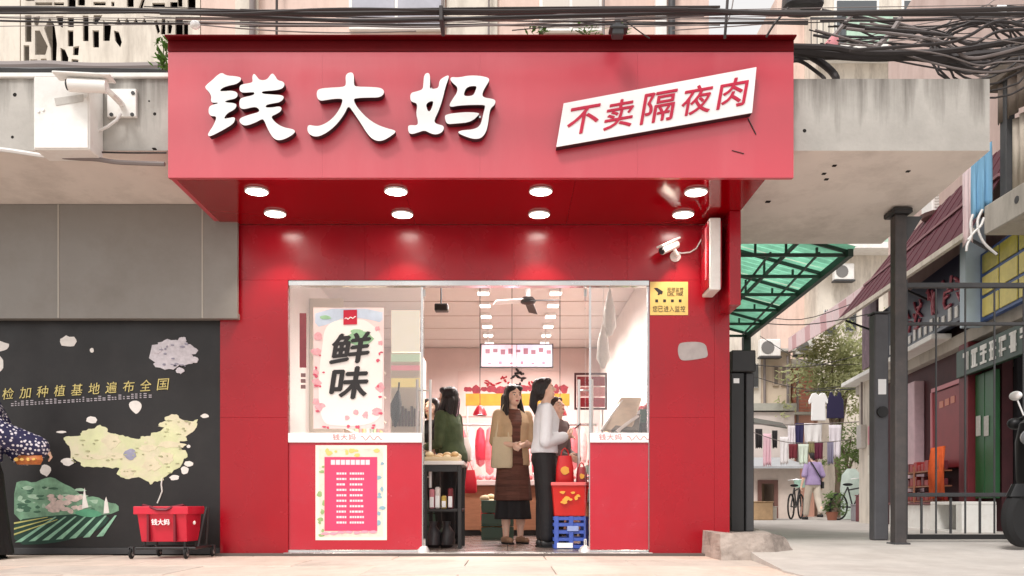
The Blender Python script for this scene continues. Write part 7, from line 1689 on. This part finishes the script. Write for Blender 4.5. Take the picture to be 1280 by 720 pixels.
# ------------------------------------------------------------------ cable tangle and coil above the right canopy
rr = random.Random(17); GT = 'black cables tangled above the right canopy'
cc = P(1003, 98, 6.75); cc.z = max(cc.z, 3.52)
for r_, th, lb in ((.265, .028, 'outer loop of the thick black cable coil on the canopy by the red box'), (.17, .014, 'inner thinner loop of the cable coil on the canopy by the red box')):
    m = MB(); m.tube([cc+Vector((r_*math.cos(2*PI*i/30), .06*math.sin(4*PI*i/30), r_*math.sin(2*PI*i/30)*.75)) for i in range(30)], th, 8, closed=True); m.build('cable_coil', M_CABLE, smooth=True, label=lb, cat='cable coil')
for k, (L, r_, dd) in enumerate(((((990, 63), (1040, 68), (1090, 71), (1140, 70), (1190, 73), (1300, 60)), .035, 6.7), (((990, 58), (1040, 60), (1080, 66), (1140, 66), (1200, 62), (1300, 45)), .022, 6.6), (((992, 72), (1060, 71), (1110, 68), (1170, 71), (1220, 80), (1300, 70)), .02, 6.9))):
    cable('cable', ('thickest black cable bundle crossing low above the right canopy', 'upper companion of the thick bundle above the right canopy', 'lower companion sagging below the thick bundle above the right canopy')[k], [P(a, b, dd) for a, b in L], r_, M_CABLE)
for k in range(34):
    y0 = rr.uniform(14, 68); y1 = rr.uniform(8, 96); dd = rr.uniform(6.3, 8.2); xm = rr.uniform(1110, 1180)
    pts = [(xm-rr.uniform(60, 130), y0+rr.uniform(-4, 4)), (xm, (y0+y1)/2+rr.uniform(-8, 10)), (1210+rr.uniform(-20, 20), y1+rr.uniform(-10, 10)), (1250, y1+rr.uniform(-12, 8)), (1310, y1+rr.uniform(-25, 15))]
    cable('tangled_cable', 'thin cable in the tangle above the right end of the canopy', [P(a, b, dd+rr.uniform(-.1, .1)) for a, b in pts], rr.choice((.004, .006, .008, .012)), rr.choice((M_CABLE, M_CABLE, M_CABLEG)), GT)
for k in range(5):
    c = P(1216+k*5, 60+k*4, 6.8+k*.1); ra = .20+.03*k
    m = MB(); m.tube([c+Vector((ra*1.5*math.cos(2*PI*i/26)+.03*rr.uniform(-1, 1), .05*math.sin(6*PI*i/26), ra*math.sin(2*PI*i/26)*.9)) for i in range(26)], .009, 6, closed=True)
    m.build('tangled_cable', M_CABLE, smooth=True, label='slack cable loop hanging in the tangle above the right end of the canopy', cat='cable', group='slack loops in the cable tangle')
q = P(1250, 14, 6.2); MB().box(q.x-.035, q.x+.035, 6.17, 6.2, q.z-.03, q.z+.03).build('cable_tag', M_WHITEF, bevel=.004, label='small white square tag clipped on the cables at the upper right corner', cat='tag')
q = P(1003, 5, 6.6); m = MB(); m.loft([((q.x, q.y, q.z-.05), .12, .1), ((q.x, q.y, q.z-.03), .15, .12), ((q.x, q.y, q.z+.12), .14, .12)], 16, 3); m.build('splice_box', M_DKGREY, smooth=True, label='dark splice closure hanging on the cables at the top right of the sign', cat='splice box')
q = P(1040, 55, 6.9); m = MB(); m.loft([((q.x, q.y, q.z-.05), .03, .03), ((q.x, q.y, q.z), .06, .04), ((q.x+.02, q.y, q.z+.06), .03, .03)], 10); m.build('pink_rag', mat('pink_rag', srgb(226, 150, 156), rough=.8, var=.2), smooth=True, label='pink rag caught on the cables right of the red box', cat='rag')
cable('cable', 'slanting grey cable dropping from the top to the pink rag', [P(1064, 20, 6.9), P(1050, 36, 6.9), P(1036, 52, 6.9)], .018, M_CABLEG)
cable('cable', 'slanting grey cable dropping through the green mesh to the thick bundle', [P(1126, 22, 7.0), P(1110, 45, 7.0), P(1086, 66, 7.0)], .022, M_CABLEG)
ub2 = thing('upper_house', 'weathered brown upper house wall behind the cable tangle', 'building', (9, 16, 4))
MB().box(7.25, 11, 14.6, 15.4, 4.2, 13).build('wall', mat('upper_pale', srgb(204, 190, 180), rough=.85, var=.12, vs=2, dirt=(srgb(150, 130, 122), .7), ds=3, streak=1), ub2)
for k in range(3):
    f_ = MB().box(7.5+k*1.1, 8.2+k*1.1, 14.55, 14.598, 8.0, 9.3).build('window_frame', M_WHITE, ub2); MB().box(7.55+k*1.1, 8.15+k*1.1, 14.54, 14.549, 8.06, 9.24).build('pane', MATS['dark_pane'], f_)
# ------------------------------------------------------------------ more thin wires over the sign, and alley clutter
rr = random.Random(41)
for k in range(16):
    x0 = rr.choice((-60, -60, 180, 300, 420)); x1 = rr.choice((1320, 1320, 900, 1010, 760)); y0 = rr.uniform(4, 34); y1 = rr.uniform(4, 34); sag = rr.uniform(1, 9); dd = rr.uniform(5.7, 6.6)
    pts = [(x0+(x1-x0)*t, y0+(y1-y0)*t+sag*4*t*(1-t)+rr.uniform(-1.2, 1.2)) for t in (0, .18, .36, .55, .74, 1)]
    cable('overhead_wire', 'thin loose wire among those strung across above the red sign', [P(a, b, dd) for a, b in pts], rr.choice((.003, .004, .005, .007)), rr.choice((M_CABLE, M_CABLE, M_CABLEG)), 'thin loose wires strung above the red sign', n=5)
for k, (pa, pb2) in enumerate((((930, 402, 16), (1090, 392, 14)), ((930, 455, 18), (1090, 440, 16.5)), ((940, 470, 20), (1080, 478, 18)), ((935, 392, 20), (1085, 372, 16)), ((950, 420, 22), (1075, 455, 20)))):
    a, b = P(*pa), P(*pb2); mid = (a+b)/2-Vector((0, 0, .12+.05*k))
    cable('alley_wire', 'thin wire sagging across the alley, %s from the top' % ('second', 'third', 'lowest', 'topmost', 'fourth')[k], [a, mid, b], .009, M_CABLE, 'wires sagging across the alley', n=5)
for k, (px, py, dd, lb) in enumerate(((960, 447, 25.3, 'white air conditioner box high on the beige house wall'), (1003, 445, 25.6, 'white air conditioner box on the roof edge of the brick house'), (1052, 352, 26.8, 'white air conditioner box on the tall pale apartment wall'))):
    c = P(px, py, dd); t = thing('air_conditioner', lb, 'air conditioner', c); MB().box(c.x-.3, c.x+.3, dd-.25, dd-.005, c.z, c.z+.5).build('case', M_WHITE, t, bevel=.02)
    m = MB(); m.lathe((c.x-.08, dd-.262, c.z+.25), [(.02, 0), (.19, 0), (.19, .01), (.02, .01)], 16, axis='y'); m.build('fan_grille', mat('grille_grey', srgb(120, 118, 116), rough=.6), t); MB().box(c.x-.32, c.x+.32, dd-.27, dd-.01, c.z-.05, c.z-.005).build('bracket', M_DKGREY, t)
for k, (px, pya, pyb, nm) in enumerate(((940, 455, 485, 0), (1036, 388, 420, 1), (1062, 385, 415, 1))):
    dd = 25.49 if nm == 0 else 26.99; par = bb if nm == 0 else fa
    f_ = MB().box(PX(px-7, dd), PX(px+7, dd), dd-.06, dd-.001, PZ(pyb, dd), PZ(pya, dd)).build('window_frame', M_WHITE, par)
    MB().box(PX(px-6, dd), PX(px+6, dd), dd-.07, dd-.061, PZ(pyb-1.5, dd), PZ(pya+1.5, dd)).build('pane', mat('dark_pane2', srgb(110, 112, 112), rough=.15), f_)
    m = MB()
    for i in range(6): xx = PX(px-6+i*2.4, dd); m.box(xx-.01, xx+.01, dd-.12, dd-.10, PZ(pyb, dd), PZ(pya, dd))
    m.build('window_bars', M_DKGREY, f_, kind='stuff')
for px, par, dd in ((955, bb, 25.5), (984, bb, 25.5), (996, rbk, 25.97)):
    MB().tube([(PX(px, dd), dd-.06, .1), (PX(px, dd), dd-.06, PZ(445, dd) if par is bb else bz1-.1)], .04, 8).build('drainpipe', M_CABLEG, par, smooth=True)
# second bicycle by the annex, boxes and a broom
b2c = copy_tree(bc); b2c.location = (P(995, 650, 21.6).x-0.0, 21.6, .05); b2c.rotation_euler = (0, 0, rad(28)); b2c['label'] = 'bicycle leaning by the annex wall left of the pedestrian'
bc['group'] = b2c['group'] = 'bicycles parked in the alley'
for k, (px, dd, w_, h, col, lb) in enumerate(((950, 20.6, .5, .42, (176, 146, 112), 'brown cardboard box by the annex doorway'), (957, 20.9, .42, .3, (206, 200, 190), 'pale foam box beside the cardboard box by the annex doorway'), (1084, 18.4, .34, .55, (120, 60, 66), 'dull red plastic bin against the far end of the shop row'), (1079, 19.2, .4, .35, (150, 146, 150), 'grey storage tub behind the dull red bin'))):
    x = PX(px, dd); t = thing('storage_box', lb, 'box', (x, dd, .05)); m_ = mat('box_col_%d' % k, srgb(*col), rough=.7, var=.15, vs=8)
    MB().box(x-w_/2, x+w_/2, dd-.2, dd+.2, .05, .05+h).build('box_body', m_, t, bevel=.012); MB().box(x-w_/2-.015, x+w_/2+.015, dd-.215, dd+.215, .051+h, .075+h).build('lid', m_, t, bevel=.008)
t = thing('electric_meter', 'grey electric meter with pipe on the pale end pier of the shop row', 'meter', F(16.6, .06, 1.5))
fbox(MB(), 16.5, 16.8, .055, .16, 1.5, 1.95).build('case', MATS['faded_grey'], t, bevel=.01); m = MB(); m.tube([F(16.65, .1, 1.951), F(16.65, .1, 2.8)], .02, 6); m.build('conduit', M_CABLEG, t)
for k, (z, col, lb) in enumerate(((1.55, (214, 150, 160), 'pink notice pasted on the end pier of the shop row'), (1.0, (226, 220, 206), 'white notice pasted low on the end pier of the shop row'))):
    t = thing('notice', lb, 'notice', F(16.25, .052, z)); fbox(MB(), 16.1, 16.4, .051, .056, z, z+.35).build('sheet', mat('notice_%d' % k, srgb(*col), rough=.6, var=.1, vs=10), t)
